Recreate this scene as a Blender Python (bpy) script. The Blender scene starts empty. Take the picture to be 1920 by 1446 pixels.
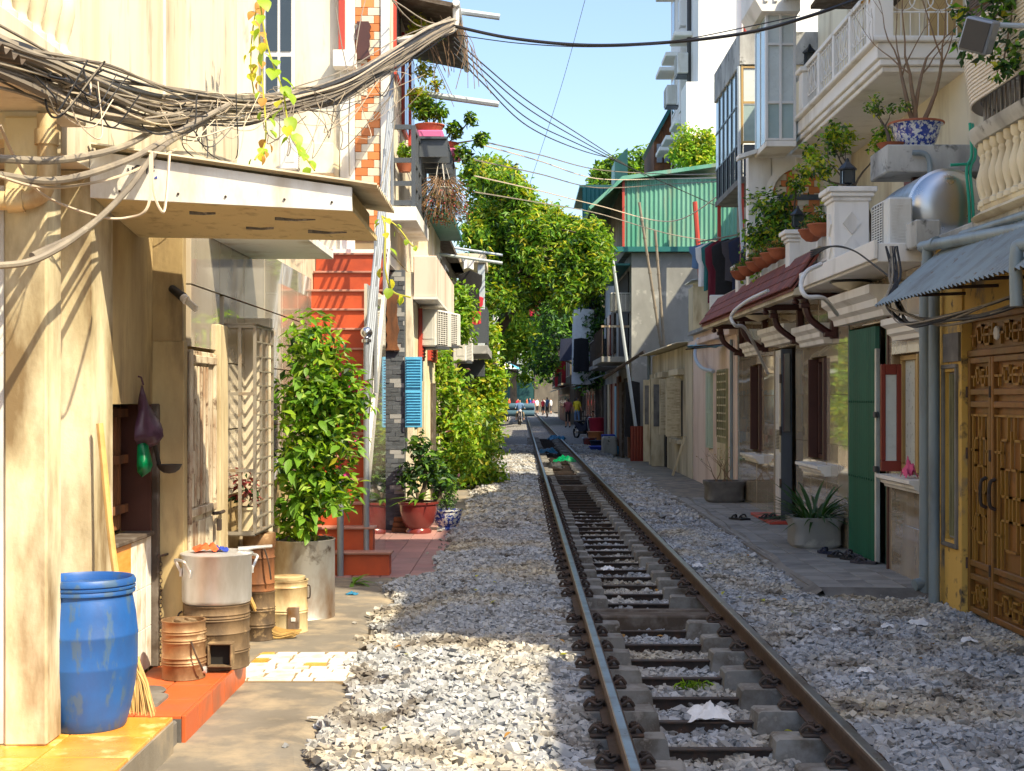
import bpy, math, random
import numpy as np
from mathutils import Vector, Matrix, Euler
sc = bpy.context.scene; col = sc.collection
R = random.Random(7); NR = np.random.default_rng(5)
PI = math.pi
# ---------------------------------------------------------------- camera, sky, sun, exposure
F, VX, VY, H = 2667.0, 978.0, 748.0, 1.69      # metres: street runs along +Y, rails at z = 0.15
cd = bpy.data.cameras.new('camera'); cam = bpy.data.objects.new('camera', cd); col.objects.link(cam)
cd.sensor_width = 36; cd.lens = 36*F/1920; cd.clip_end = 3000; cd.clip_start = .1
cam.location = (0, 0, H); cam.rotation_euler = (PI/2, 0, 0)
cd.shift_x = -18/1920; cd.shift_y = 25/1920
sc.camera = cam
SUN = Vector((.50, -.43, .75)).normalized()
w = bpy.data.worlds.new('World'); sc.world = w; w.use_nodes = True
nt = w.node_tree; bg = nt.nodes['Background']
sky = nt.nodes.new('ShaderNodeTexSky'); sky.sky_type = 'NISHITA'; sky.sun_disc = False
sky.sun_elevation = math.asin(SUN.z); sky.sun_rotation = math.atan2(SUN.x, SUN.y)
sky.air_density = 1.0; sky.dust_density = 2.2; sky.ozone_density = 2.0
nt.links.new(sky.outputs[0], bg.inputs[0]); bg.inputs[1].default_value = .135
sl = bpy.data.lights.new('sun', 'SUN'); sl.energy = 3.9; sl.angle = math.radians(.5); sl.color = (1, .855, .60)
so = bpy.data.objects.new('sun', sl); col.objects.link(so); so.location = (20, -20, 40)
so.rotation_euler = (-SUN).to_track_quat('-Z', 'Y').to_euler()
sc.view_settings.view_transform = 'Standard'; sc.view_settings.look = 'None'
sc.view_settings.exposure = 1.18; sc.view_settings.gamma = 1; sc.view_settings.use_curve_mapping = False

# ---------------------------------------------------------------- helpers
def at(px, py, Y): return Vector(((px-VX)*Y/F, Y, H-(py-VY)*Y/F))
def yx(px, X): return F*X/(px-VX)                 # depth at which a plane x = X shows at that column
def zz(py, Y): return H-(py-VY)*Y/F
WL = {}
def wl(o): return WL.get(o.name, Vector((0, 0, 0))) if o else Vector((0, 0, 0))
def thing(name, label, cat, loc=(0, 0, 0), group=None, kind=None):
    o = bpy.data.objects.new(name, None); col.objects.link(o); o.location = loc
    o.empty_display_size = .1
    WL[o.name] = Vector(loc); o['label'] = label; o['category'] = cat
    if group: o['group'] = group
    return o
def tag(o, label, cat, group=None):
    o['label'] = label; o['category'] = cat
    if group: o['group'] = group
    return o
def struct(o): o['kind'] = 'structure'; return o
def stuff(o): o['kind'] = 'stuff'; return o
def link(name, mesh, parent=None, loc=(0, 0, 0), rot=None, scale=None):
    o = bpy.data.objects.new(name, mesh); col.objects.link(o)
    if parent: o.parent = parent
    o.location = loc
    if rot is not None: o.rotation_euler = rot
    if scale is not None: o.scale = scale if hasattr(scale, '__len__') else (scale,)*3
    return o
def wlink(name, mesh, parent, wloc, rot=None, scale=None):      # world location under a parent
    o = link(name, mesh, parent, Vector(wloc)-wl(parent), rot, scale); WL[o.name] = Vector(wloc); return o
def copy_tree(o, parent=None):
    c = o.copy(); col.objects.link(c); c.parent = parent
    if parent is None: c.matrix_parent_inverse = Matrix()
    for ch in o.children: copy_tree(ch, c)
    return c

class MB:
    def __init__(s): s.v = []; s.f = []; s.mi = []; s.cur = 0
    def add(s, vs, fs):
        n = len(s.v); s.v += [tuple(v) for v in vs]; s.f += [tuple(i+n for i in f) for f in fs]
        s.mi += [s.cur]*len(fs); return s
    def m(s, i): s.cur = i; return s
    def box(s, x0, x1, y0, y1, z0, z1, c=0, rot=None, piv=None):
        x0, x1 = sorted((x0, x1)); y0, y1 = sorted((y0, y1)); z0, z1 = sorted((z0, z1))
        h = ((x1-x0)/2, (y1-y0)/2, (z1-z0)/2); ce = Vector(((x0+x1)/2, (y0+y1)/2, (z0+z1)/2))
        c = min(c, min(h)*.8)
        if c <= 0:
            vs = [Vector((sx*h[0], sy*h[1], sz*h[2])) for sx in (-1, 1) for sy in (-1, 1) for sz in (-1, 1)]
            fs = [(0, 1, 3, 2), (4, 6, 7, 5), (0, 4, 5, 1), (2, 3, 7, 6), (0, 2, 6, 4), (1, 5, 7, 3)]
        else:
            vs = []; ix = {}
            for sx in (-1, 1):
                for sy in (-1, 1):
                    for sz in (-1, 1):
                        for a in range(3):
                            p = [sx*(h[0]-c), sy*(h[1]-c), sz*(h[2]-c)]; p[a] = (sx, sy, sz)[a]*h[a]
                            ix[sx, sy, sz, a] = len(vs); vs.append(Vector(p))
            fs = []
            for a in range(3):
                b, d = (a+1) % 3, (a+2) % 3
                for sg in (-1, 1):
                    q = []
                    for sb, sd in ((-1, -1), (1, -1), (1, 1), (-1, 1)):
                        k = [0, 0, 0]; k[a] = sg; k[b] = sb; k[d] = sd; q.append(ix[k[0], k[1], k[2], a])
                    fs.append(q)
                for sb in (-1, 1):
                    for sd in (-1, 1):
                        k = [0, 0, 0]; k[b] = sb; k[d] = sd; q = []
                        for sg, t in ((-1, b), (1, b), (1, d), (-1, d)):
                            k[a] = sg; q.append(ix[k[0], k[1], k[2], t])
                        fs.append(q)
            for sx in (-1, 1):
                for sy in (-1, 1):
                    for sz in (-1, 1): fs.append([ix[sx, sy, sz, a] for a in range(3)])
            out = []
            for q in fs:
                n = (vs[q[1]]-vs[q[0]]).cross(vs[q[2]]-vs[q[0]]); m_ = sum((vs[i] for i in q), Vector())
                out.append(q if n.dot(m_) > 0 else q[::-1])
            fs = out
        if rot is not None:
            M_ = rot.to_matrix() if isinstance(rot, Euler) else rot
            if piv is None: vs = [M_ @ v + ce for v in vs]
            else: pv = Vector(piv); vs = [M_ @ (v+ce-pv) + pv for v in vs]
        else: vs = [v+ce for v in vs]
        return s.add(vs, fs)
    def quad(s, a, b, c, d): return s.add([a, b, c, d], [(0, 1, 2, 3)])
    def tube(s, pts, r, n=6, cap=True, close=False):
        pts = [Vector(p) for p in pts]; rs = r if hasattr(r, '__len__') else [r]*len(pts)
        vs = []; up = None; k = len(pts)
        for i, p in enumerate(pts):
            if close: t = pts[(i+1) % k]-pts[i-1]
            else: t = pts[min(i+1, k-1)]-pts[max(i-1, 0)]
            if t.length < 1e-9: t = Vector((0, 0, 1))
            t.normalize()
            if up is None: up = t.orthogonal().normalized()
            up = up-t*up.dot(t)
            if up.length < 1e-6: up = t.orthogonal()
            up.normalize(); b = t.cross(up)
            for j in range(n):
                a = 2*PI*j/n; vs.append(p+(up*math.cos(a)+b*math.sin(a))*rs[i])
        fs = []
        for i in range(k if close else k-1):
            for j in range(n):
                i2 = (i+1) % k
                fs.append((i*n+j, i*n+(j+1) % n, i2*n+(j+1) % n, i2*n+j))
        if cap and not close: fs += [tuple(range(n))[::-1], tuple(range((k-1)*n, k*n))]
        return s.add(vs, fs)
    def lathe(s, prof, c=(0, 0, 0), n=20, axis='z', jit=0, closed=False):
        vs = []; fs = []; k = len(prof)
        for (r, z) in prof:
            for j in range(n):
                a = 2*PI*j/n; x, y = r*math.cos(a), r*math.sin(a)
                q = {'z': (x, y, z), 'y': (x, z, y), 'x': (z, x, y)}[axis]
                vs.append((q[0]+c[0], q[1]+c[1], q[2]+c[2]))
        for i in range(k-1):
            for j in range(n): fs.append((i*n+j, i*n+(j+1) % n, (i+1)*n+(j+1) % n, (i+1)*n+j))
        if prof[0][0] > 1e-6: fs.append(tuple(range(n))[::-1])
        if prof[-1][0] > 1e-6 and not closed: fs.append(tuple(range((k-1)*n, k*n)))
        return s.add(vs, fs)
    def prism(s, poly, axis, a, b):      # 2D outline extruded along an axis
        def P(u, v, t): return {'x': (t, u, v), 'y': (u, t, v), 'z': (u, v, t)}[axis]
        n = len(poly); vs = [P(u, v, a) for u, v in poly]+[P(u, v, b) for u, v in poly]
        fs = [tuple(range(n))[::-1], tuple(range(n, 2*n))]+[(i, (i+1) % n, n+(i+1) % n, n+i) for i in range(n)]
        return s.add(vs, fs)
    def corr(s, o, u, v, L, W, amp=.012, pitch=.076, t=.002, seg=6):   # corrugated sheet: ribs run along u, waves along v
        o, u, v = Vector(o), Vector(u).normalized(), Vector(v).normalized(); nrm = u.cross(v).normalized()
        n = max(2, int(W/pitch*seg)); vs = []
        for top in (0, 1):
            for i in range(n+1):
                q = i/n*W; h = amp*math.sin(2*PI*q/pitch)-top*t
                vs += [o+v*q+nrm*h, o+v*q+nrm*h+u*L]
        fs = []; B = 2*(n+1)
        for i in range(n):
            fs += [(2*i, 2*i+2, 2*i+3, 2*i+1), (B+2*i, B+2*i+1, B+2*i+3, B+2*i+2), (2*i, B+2*i, B+2*i+2, 2*i+2), (2*i+1, 2*i+3, B+2*i+3, B+2*i+1)]
        fs += [(0, 1, B+1, B), (2*n, B+2*n, B+2*n+1, 2*n+1)]
        return s.add(vs, fs)
    def ball(s, c, r, n=10, k=6):
        sx = r if hasattr(r, '__len__') else (r,)*3
        vs = [(c[0], c[1], c[2]-sx[2])]
        for i in range(1, k):
            a = -PI/2+PI*i/k
            for j in range(n):
                b = 2*PI*j/n; vs.append((c[0]+sx[0]*math.cos(a)*math.cos(b), c[1]+sx[1]*math.cos(a)*math.sin(b), c[2]+sx[2]*math.sin(a)))
        vs.append((c[0], c[1], c[2]+sx[2])); T = len(vs)-1; fs = []
        for j in range(n):
            fs.append((0, 1+(j+1) % n, 1+j)); fs.append((T, 1+(k-2)*n+j, 1+(k-2)*n+(j+1) % n))
        for i in range(k-2):
            for j in range(n): fs.append((1+i*n+j, 1+i*n+(j+1) % n, 1+(i+1)*n+(j+1) % n, 1+(i+1)*n+j))
        return s.add(vs, fs)
    def mesh(s, name, mats, off=(0, 0, 0), smooth=False):
        me = bpy.data.meshes.new(name); o = Vector(off)
        me.from_pydata([(v[0]-o.x, v[1]-o.y, v[2]-o.z) for v in s.v], [], s.f)
        for m_ in (mats if isinstance(mats, (list, tuple)) else [mats]): me.materials.append(m_)
        if any(s.mi): me.polygons.foreach_set('material_index', s.mi)
        if smooth:
            me.polygons.foreach_set('use_smooth', [True]*len(me.polygons))
            me.set_sharp_from_angle(angle=math.radians(40 if smooth is True else smooth))
        me.update(); return me
    def build(s, name, mats, parent=None, smooth=False, org=None):
        """verts in world coordinates; org (or nothing) becomes the origin"""
        o_ = Vector(org) if org is not None else wl(parent)
        me = s.mesh(name, mats, o_, smooth); o = link(name, me, parent, o_-wl(parent)); WL[o.name] = o_.copy(); return o
def B(*a, **k): return MB().box(*a, **k)
def arc(pts, n=8):               # smooth curve through points (Catmull-Rom)
    P = [Vector(p) for p in pts]; P = [P[0]*2-P[1]]+P+[P[-1]*2-P[-2]]; out = []
    for i in range(1, len(P)-2):
        a, b, c, d = P[i-1:i+3]
        for j in range(n):
            t = j/n; out.append(.5*((2*b)+(c-a)*t+(2*a-5*b+4*c-d)*t*t+(3*b-a-3*c+d)*t**3))
    return out+[P[-2]]
def npmesh(name, V, Fc, mats, smooth=False, mi=None):   # V (n,3), Fc (m,k)
    me = bpy.data.meshes.new(name); V = np.asarray(V, np.float32); Fc = np.asarray(Fc, np.int32); k = Fc.shape[1]
    me.vertices.add(len(V)); me.vertices.foreach_set('co', V.ravel())
    me.loops.add(Fc.size); me.loops.foreach_set('vertex_index', Fc.ravel())
    me.polygons.add(len(Fc)); me.polygons.foreach_set('loop_start', np.arange(0, Fc.size, k, dtype=np.int32))
    for m_ in (mats if isinstance(mats, (list, tuple)) else [mats]): me.materials.append(m_)
    if mi is not None: me.polygons.foreach_set('material_index', np.asarray(mi, np.int32))
    me.polygons.foreach_set('use_smooth', [bool(smooth)]*len(Fc))
    me.update(calc_edges=True); me.validate(); return me
def rotmats(n, rng=NR):
    q = rng.normal(size=(n, 4)); q /= np.linalg.norm(q, axis=1)[:, None]; a, b, c, d = q.T
    return np.stack([np.stack([1-2*(c*c+d*d), 2*(b*c-a*d), 2*(b*d+a*c)], -1), np.stack([2*(b*c+a*d), 1-2*(b*b+d*d), 2*(c*d-a*b)], -1),
                     np.stack([2*(b*d-a*c), 2*(c*d+a*b), 1-2*(b*b+c*c)], -1)], 1)

# ---------------------------------------------------------------- materials
def hx(h): 
    c = [int(h[i:i+2], 16)/255 for i in (0, 2, 4)]
    return tuple((x/12.92 if x <= .04045 else ((x+.055)/1.055)**2.4) for x in c)
def M(name, c, rough=.75, metal=0, var=.18, scale=3., c2=None, amt=.4, s2=2., streak=1., soft=.12, c3=None, amt3=.35, s3=6., bump=.15, bs=60., rnd=0., isl=0., spec=.5, trans=0., coat=0., dist=.004, soft3=.05, streak3=1.):
    if isinstance(c, str): c = hx(c)
    if isinstance(c2, str): c2 = hx(c2)
    if isinstance(c3, str): c3 = hx(c3)
    m_ = bpy.data.materials.new(name); m_.use_nodes = True; n = m_.node_tree; L = n.links.new; N = n.nodes.new
    bs_ = n.nodes['Principled BSDF']; bs_.inputs['Roughness'].default_value = rough; bs_.inputs['Metallic'].default_value = metal
    bs_.inputs['Specular IOR Level'].default_value = spec
    if coat: bs_.inputs['Coat Weight'].default_value = coat; bs_.inputs['Coat Roughness'].default_value = .03
    tc = N('ShaderNodeTexCoord'); vec = tc.outputs['Object']
    oi = N('ShaderNodeObjectInfo')
    va = N('ShaderNodeVectorMath'); va.operation = 'ADD'; L(vec, va.inputs[0])
    mu = N('ShaderNodeMath'); mu.operation = 'MULTIPLY'; mu.inputs[1].default_value = 37.; L(oi.outputs['Random'], mu.inputs[0]); L(mu.outputs[0], va.inputs[1]); vec = va.outputs[0]
    def noise(s, det=4, st=1.):
        t = N('ShaderNodeTexNoise'); t.inputs['Scale'].default_value = s; t.inputs['Detail'].default_value = det; t.inputs['Roughness'].default_value = .6
        if st != 1:
            mp = N('ShaderNodeMapping'); mp.inputs['Scale'].default_value = (1, 1, 1/st); L(vec, mp.inputs[0]); L(mp.outputs[0], t.inputs[0])
        else: L(vec, t.inputs[0])
        return t.outputs[0]
    def ramp(src, cov, sf):
        r = N('ShaderNodeMapRange'); r.inputs['From Min'].default_value = .72-cov*.45-sf; r.inputs['From Max'].default_value = .72-cov*.45+sf; L(src, r.inputs[0]); return r.outputs[0]
    def mix(f, a, b, mode='MIX'):
        x = N('ShaderNodeMix'); x.data_type = 'RGBA'; x.blend_type = mode
        if isinstance(f, float): x.inputs[0].default_value = f
        else: L(f, x.inputs[0])
        for i, q in ((6, a), (7, b)):
            if isinstance(q, tuple): x.inputs[i].default_value = (*q, 1)
            else: L(q, x.inputs[i])
        return x.outputs[2]
    lo = tuple(x*(1-var) for x in c); hi = tuple(min(.95, x*(1+var)) for x in c)
    cc = mix(noise(scale), lo, hi)
    if c2: cc = mix(ramp(noise(s2, 6, streak), amt, soft), cc, c2)
    if c3: cc = mix(ramp(noise(s3, 6, streak3), amt3, soft3), cc, c3)
    for k, src in ((rnd, oi.outputs['Random']), (isl, None)):
        if k:
            if src is None: g = N('ShaderNodeNewGeometry'); src = g.outputs['Random Per Island']
            hs = N('ShaderNodeHueSaturation'); r = N('ShaderNodeMapRange'); r.inputs['To Min'].default_value = 1-k; r.inputs['To Max'].default_value = 1+k
            L(src, r.inputs[0]); L(r.outputs[0], hs.inputs['Value']); L(cc, hs.inputs['Color'])
            r2 = N('ShaderNodeMath'); r2.operation = 'MULTIPLY_ADD'; r2.inputs[1].default_value = .016*min(1, k*2); r2.inputs[2].default_value = .5-.006*min(1, k*2)
            L(src, r2.inputs[0]); L(r2.outputs[0], hs.inputs['Hue']); cc = hs.outputs[0]
    L(cc, bs_.inputs['Base Color'])
    if bump:
        b = N('ShaderNodeBump'); b.inputs['Strength'].default_value = bump; b.inputs['Distance'].default_value = dist; L(noise(bs, 5), b.inputs['Height']); L(b.outputs[0], bs_.inputs['Normal'])
    if rough > .12 and not trans:
        r = N('ShaderNodeMapRange'); r.inputs['To Min'].default_value = max(.03, rough-.12); r.inputs['To Max'].default_value = min(1, rough+.12); L(noise(scale*2.3), r.inputs[0]); L(r.outputs[0], bs_.inputs['Roughness'])
    if trans:
        tr = N('ShaderNodeBsdfTranslucent'); g2 = N('ShaderNodeMix'); g2.data_type = 'RGBA'; g2.blend_type = 'MULTIPLY'; g2.inputs[0].default_value = 1
        L(cc, g2.inputs[6]); g2.inputs[7].default_value = (1.5, 1.6, .6, 1); L(g2.outputs[2], tr.inputs[0])
        ms = N('ShaderNodeMixShader'); ms.inputs[0].default_value = trans; L(bs_.outputs[0], ms.inputs[1]); L(tr.outputs[0], ms.inputs[2])
        L(ms.outputs[0], n.nodes['Material Output'].inputs[0])
    return m_
m = {}
def dm(k, *a, **kw): m[k] = M(k, *a, **kw)
dm('cream', (.74, .66, .40), .85, c2=(.36, .24, .10), amt=.30, s2=1.8, streak=6, soft=.16, c3=(.84, .80, .70), amt3=.35, s3=1.5, soft3=.2, bump=.25)
dm('creamlow', (.74, .65, .37), .85, c2=(.86, .82, .70), amt=.48, s2=1.1, streak=2, soft=.22, c3=(.22, .155, .075), amt3=.44, s3=2.6, soft3=.12, streak3=3, bump=.5, bs=30)
dm('brownwall', (.56, .44, .22), .85, c2=(.24, .16, .07), amt=.42, s2=2.2, streak=3, soft=.2, c3=(.10, .07, .04), amt3=.24, s3=4, soft3=.12, streak3=4, bump=.4, bs=30)
dm('whitewall', (.70, .64, .51), .8, var=.08, c2=(.46, .37, .24), amt=.3, s2=1.5, streak=9, c3=(.30, .24, .16), amt3=.16, s3=5, soft3=.09, streak3=4, bump=.15)
dm('whitepaint', (.76, .74, .69), .6, var=.06, c2=(.45, .42, .36), amt=.2, s2=2, streak=6, bump=.08)
dm('boardwhite', (.76, .78, .76), .6, var=.06, c2=(.42, .36, .26), amt=.22, s2=3, streak=3, bump=.1)
dm('ply', (.58, .47, .24), .8, var=.1, c2=(.25, .18, .09), amt=.12, s2=9, c3=(.1, .07, .04), amt3=.05, s3=22, bump=.1)
dm('concrete', (.215, .195, .165), .9, c2=(.115, .10, .08), amt=.46, s2=1.1, soft=.2, c3=(.33, .27, .19), amt3=.3, s3=3.5, soft3=.12, bump=.5, bs=45)
dm('concretedark', (.19, .18, .165), .9, c2=(.09, .085, .08), amt=.4, s2=2.4, bump=.5, bs=40)
dm('greycement', (.34, .35, .345), .9, soft=.2, c2=(.19, .195, .19), amt=.5, s2=.9, streak=2, c3=(.45, .45, .43), amt3=.2, s3=2, bump=.3)
dm('whitecement', (.48, .48, .45), .9, c2=(.19, .19, .18), amt=.36, s2=1.6, streak=3, c3=(.10, .10, .09), amt3=.2, s3=5, bump=.3)
dm('ground', (.14, .125, .10), .95, c2=(.22, .2, .17), amt=.4, s2=.6, bump=.6, bs=14, dist=.02)
dm('stone', (.335, .35, .37), .9, var=.25, scale=2., isl=.34, c2=(.42, .36, .26), amt=.34, s2=1.1, c3=(.13, .115, .10), amt3=.24, s3=2.2, bump=.4, bs=70)
dm('bedstone', (.18, .175, .165), .95, var=.5, scale=22, c2=(.34, .33, .31), amt=.4, s2=17, soft=.04, bump=1., bs=24, dist=.04)
dm('rail', (.072, .042, .027), .75, var=.4, scale=9, c2=(.05, .028, .018), amt=.4, s2=14, bump=.4)
dm('railtop', (.26, .275, .30), .32, 1., var=.1, scale=6, c2=(.12, .08, .06), amt=.25, s2=4, bump=.03)
dm('sleeper', (.24, .235, .22), .92, var=.25, scale=5, c2=(.09, .07, .05), amt=.36, s2=6, c3=(.32, .3, .27), amt3=.2, s3=12, bump=.6, bs=50, rnd=.15)
dm('iron', (.042, .030, .024), .75, var=.5, scale=12, c2=(.09, .042, .024), amt=.25, s2=16, bump=.4, rnd=.2)
dm('darkiron', (.030, .026, .023), .7, var=.5, scale=12, bump=.3)
dm('oldwood', (.075, .055, .04), .9, var=.4, scale=5, c2=(.16, .14, .12), amt=.3, s2=8, bump=.6, bs=30)
dm('redtile', (.50, .105, .028), .45, var=.15, scale=2.5, c2=(.30, .10, .05), amt=.25, s2=4, bump=.08, rnd=.08)
dm('stairred', (.46, .075, .022), .5, var=.14, scale=3, c2=(.30, .05, .02), amt=.3, s2=2.6, bump=.15, rnd=.05)
dm('stairnose', (.40, .20, .15), .5, var=.12, c2=(.22, .10, .07), amt=.3, bump=.1)
dm('yellowtile', (.78, .40, .07), .28, var=.10, scale=2, c2=(.72, .27, .03), amt=.5, s2=2.2, c3=(.85, .58, .22), amt3=.3, s3=4, bump=.03, rnd=.10)
dm('orangetile', (.80, .30, .04), .3, var=.1, scale=4, c2=(.85, .42, .1), amt=.4, s2=6, streak=.2, bump=.03)
dm('whitetile', (.82, .80, .75), .35, var=.06, scale=2, c2=(.5, .4, .26), amt=.2, s2=5, bump=.03, rnd=.06)
dm('grout', (.24, .175, .10), .9, bump=.3)
dm('glosstile', (.52, .47, .38), .07, var=.12, scale=2.2, c2=(.40, .34, .26), amt=.35, s2=1.5, streak=5, bump=.010, bs=6, rnd=.03, spec=.7, coat=1.)
dm('stonetile', (.45, .38, .27), .075, var=.25, scale=1.4, c2=(.32, .25, .17), amt=.4, s2=1.4, streak=9, c3=(.36, .29, .19), amt3=.25, s3=3, bump=.010, bs=5, rnd=.07, spec=.8, coat=1.)
dm('pink_tile', (.36, .19, .17), .7, var=.15, scale=3, c2=(.24, .15, .14), amt=.4, s2=1.8, bump=.25, rnd=.08)
dm('paver', (.27, .265, .25), .85, var=.16, scale=4, c2=(.16, .155, .15), amt=.38, s2=1.6, bump=.3, rnd=.10)
dm('brickorange', (.60, .20, .06), .6, var=.12, scale=8, bump=.2, rnd=.14)
dm('brickwhite', (.66, .58, .45), .6, var=.1, scale=8, bump=.2, rnd=.08)
dm('slatedark', (.065, .078, .095), .7, var=.25, scale=16, c2=(.10, .115, .13), amt=.4, s2=9, streak=.15, bump=.5, bs=30, rnd=.25)
dm('slatelight', (.30, .31, .31), .75, var=.15, scale=16, bump=.5, bs=30, rnd=.12)
dm('blueplastic', (.014, .10, .36), .48, var=.3, scale=4, c2=(.02, .075, .25), amt=.3, s2=5, streak=2, c3=(.05, .11, .22), amt3=.34, s3=16, streak3=3, soft3=.04, bump=.25, bs=25)
dm('alu', (.74, .75, .77), .42, .6, var=.1, scale=5, c2=(.48, .46, .43), amt=.4, s2=3, streak=3, bump=.05)
dm('galv', (.60, .60, .58), .42, .75, var=.15, scale=5, c2=(.30, .15, .05), amt=.36, s2=2.6, streak=2.2, c3=(.09, .05, .025), amt3=.2, s3=4, bump=.1)
dm('rustcan', (.33, .21, .11), .6, .35, var=.25, scale=5, c2=(.15, .07, .03), amt=.46, s2=5, streak=2, c3=(.55, .42, .26), amt3=.22, s3=8, bump=.25)
dm('burntcan', (.20, .135, .075), .75, .2, var=.3, scale=5, c2=(.06, .04, .025), amt=.44, s2=5, streak=2, c3=(.4, .28, .15), amt3=.2, s3=9, bump=.4)
dm('creamcan', (.64, .52, .30), .5, .2, var=.12, scale=5, c2=(.32, .17, .06), amt=.34, s2=5, streak=2.5, bump=.12)
dm('holeblack', (.012, .011, .01), .95, bump=.2)
dm('straw', (.55, .36, .13), .8, var=.25, scale=20, isl=.25, bump=.1)
dm('bamboo', (.62, .40, .14), .45, var=.15, scale=4, c2=(.45, .26, .08), amt=.3, s2=6, bump=.1)
dm('bamboogrey', (.20, .17, .13), .8, var=.25, scale=6, bump=.3)
dm('cagesteel', (.30, .275, .23), .5, .4, var=.2, scale=9, c2=(.25, .15, .07), amt=.25, s2=9, bump=.1)
dm('steel', (.62, .63, .66), .2, 1., var=.06, bump=.02)
dm('greysteel', (.26, .29, .33), .45, .3, var=.12, scale=6, bump=.06)
dm('rustdoor', (.56, .50, .38), .75, var=.12, scale=5, c2=(.22, .10, .04), amt=.38, s2=5, streak=3, c3=(.10, .05, .025), amt3=.22, s3=11, bump=.3)
dm('rustwood', (.22, .085, .03), .8, var=.35, scale=6, c2=(.09, .04, .02), amt=.4, s2=7, streak=4, bump=.5)
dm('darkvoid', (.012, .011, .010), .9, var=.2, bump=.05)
dm('glassdark', (.03, .04, .045), .06, var=.2, bump=0, spec=.8)
dm('glasspale', (.36, .47, .46), .12, var=.15, scale=1.2, c2=(.25, .34, .34), amt=.4, s2=1.2, bump=.01, spec=.7)
dm('frost', (.55, .60, .58), .3, var=.15, scale=8, bump=.3, bs=140)
dm('frame', (.66, .65, .62), .45, var=.06, bump=.04)
dm('goldframe', (.45, .30, .12), .45, .2, var=.12, bump=.05)
dm('redwood', (.20, .030, .018), .4, var=.2, scale=6, bump=.08)
dm('redpaint', (.42, .05, .03), .5, var=.12, scale=5, bump=.08)
dm('darkwood', (.075, .028, .020), .4, var=.3, scale=6, bump=.1)
dm('bluepaint', (.10, .42, .68), .5, var=.1, scale=5, c2=(.06, .26, .42), amt=.25, s2=6, bump=.06)
dm('darkgrey', (.075, .088, .105), .45, .2, var=.1, scale=5, bump=.05)
dm('pinkplastic', (.62, .13, .30), .4, var=.08, bump=.03)
dm('terracotta', (.36, .11, .05), .75, var=.15, scale=6, c2=(.22, .06, .03), amt=.3, bump=.15, rnd=.12)
dm('maroonpot', (.17, .03, .025), .22, var=.25, scale=5, bump=.04, coat=.5)
dm('soil', (.05, .035, .022), .95, bump=.8)
dm('acwhite', (.66, .66, .62), .5, var=.06, scale=3, c2=(.45, .43, .38), amt=.2, s2=4, streak=3, bump=.04)
dm('acdark', (.05, .05, .05), .6, var=.2, bump=.05)
dm('pipe', (.19, .245, .275), .42, var=.14, scale=3, c2=(.12, .15, .165), amt=.3, s2=4, streak=3, bump=.06)
dm('pvc', (.60, .60, .58), .4, var=.08, c2=(.4, .38, .34), amt=.2, bump=.04)
dm('bluepipe', (.42, .48, .52), .45, var=.1, bump=.05)
dm('greengate', (.006, .10, .055), .42, var=.15, scale=4, c2=(.005, .09, .05), amt=.3, s2=3, streak=4, bump=.06, rnd=.1)
dm('goldgate', (.16, .078, .010), .5, .1, var=.15, scale=3, c2=(.24, .095, .018), amt=.4, s2=2, streak=3, c3=(.12, .055, .015), amt3=.18, s3=7, bump=.12)
dm('goldgatelight', (.30, .155, .02), .5, .1, var=.15, scale=3, c2=(.30, .13, .025), amt=.3, s2=4, bump=.1)
dm('yellowwall', (.60, .38, .09), .85, var=.12, scale=3, c2=(.24, .20, .14), amt=.33, s2=1.7, soft=.04, c3=(.09, .07, .045), amt3=.22, s3=6, bump=.35)
dm('pinkwall', (.76, .61, .52), .85, var=.07, scale=2, c2=(.52, .36, .27), amt=.3, s2=1.3, streak=4, bump=.15)
dm('beigewall', (.62, .55, .40), .88, var=.1, scale=2, c2=(.30, .25, .16), amt=.36, s2=1.5, streak=4, bump=.2)
dm('creamdoor', (.60, .51, .33), .6, var=.1, c2=(.32, .24, .13), amt=.3, s2=5, streak=4, bump=.1)
dm('palegreen', (.40, .50, .40), .6, var=.08, bump=.06)
dm('olivedoor', (.26, .25, .13), .6, var=.15, c2=(.12, .11, .06), amt=.3, bump=.1)
dm('greensheet', (.14, .34, .26), .5, .05, var=.12, scale=1.2, c2=(.06, .26, .18), amt=.4, s2=1.4, streak=7, c3=(.25, .24, .17), amt3=.16, s3=3, streak3=8, soft3=.1, bump=.04)
dm('tealsheet', (.012, .13, .13), .5, .1, var=.1, scale=2, bump=.04)
dm('tealshade', (.006, .06, .065), .6, var=.2, scale=.5, bump=.04)  # teal darkened in the colour, standing for shade at the street end
dm('tinsheet', (.30, .335, .32), .48, .5, var=.12, scale=2, c2=(.22, .22, .20), amt=.3, s2=3, c3=(.2, .1, .05), amt3=.1, s3=9, bump=.06)
dm('creamsheet', (.55, .50, .36), .55, .2, var=.1, scale=2, c2=(.3, .24, .15), amt=.25, bump=.05)
dm('rooftile', (.21, .05, .03), .7, var=.2, scale=6, c2=(.12, .045, .035), amt=.35, s2=4, bump=.2, rnd=.25)
dm('bracket', (.050, .012, .010), .5, var=.3, scale=6, bump=.1)
dm('lantern', (.018, .022, .026), .4, .3, var=.2, bump=.1)
dm('inox', (.56, .57, .58), .30, 1., var=.06, scale=2, bump=.02, bs=8)
dm('hose', (.01, .32, .20), .4, var=.1, bump=.03)
dm('ricewall', (.70, .63, .46), .8, var=.08, scale=2, c2=(.42, .34, .22), amt=.25, s2=2, streak=4, bump=.15)
dm('cable', (.19, .165, .135), .7, var=.25, scale=4, c2=(.30, .26, .20), amt=.3, s2=3, bump=.08, rnd=.4)
dm('blackcable', (.012, .012, .014), .5, var=.2, bump=.05)
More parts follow.
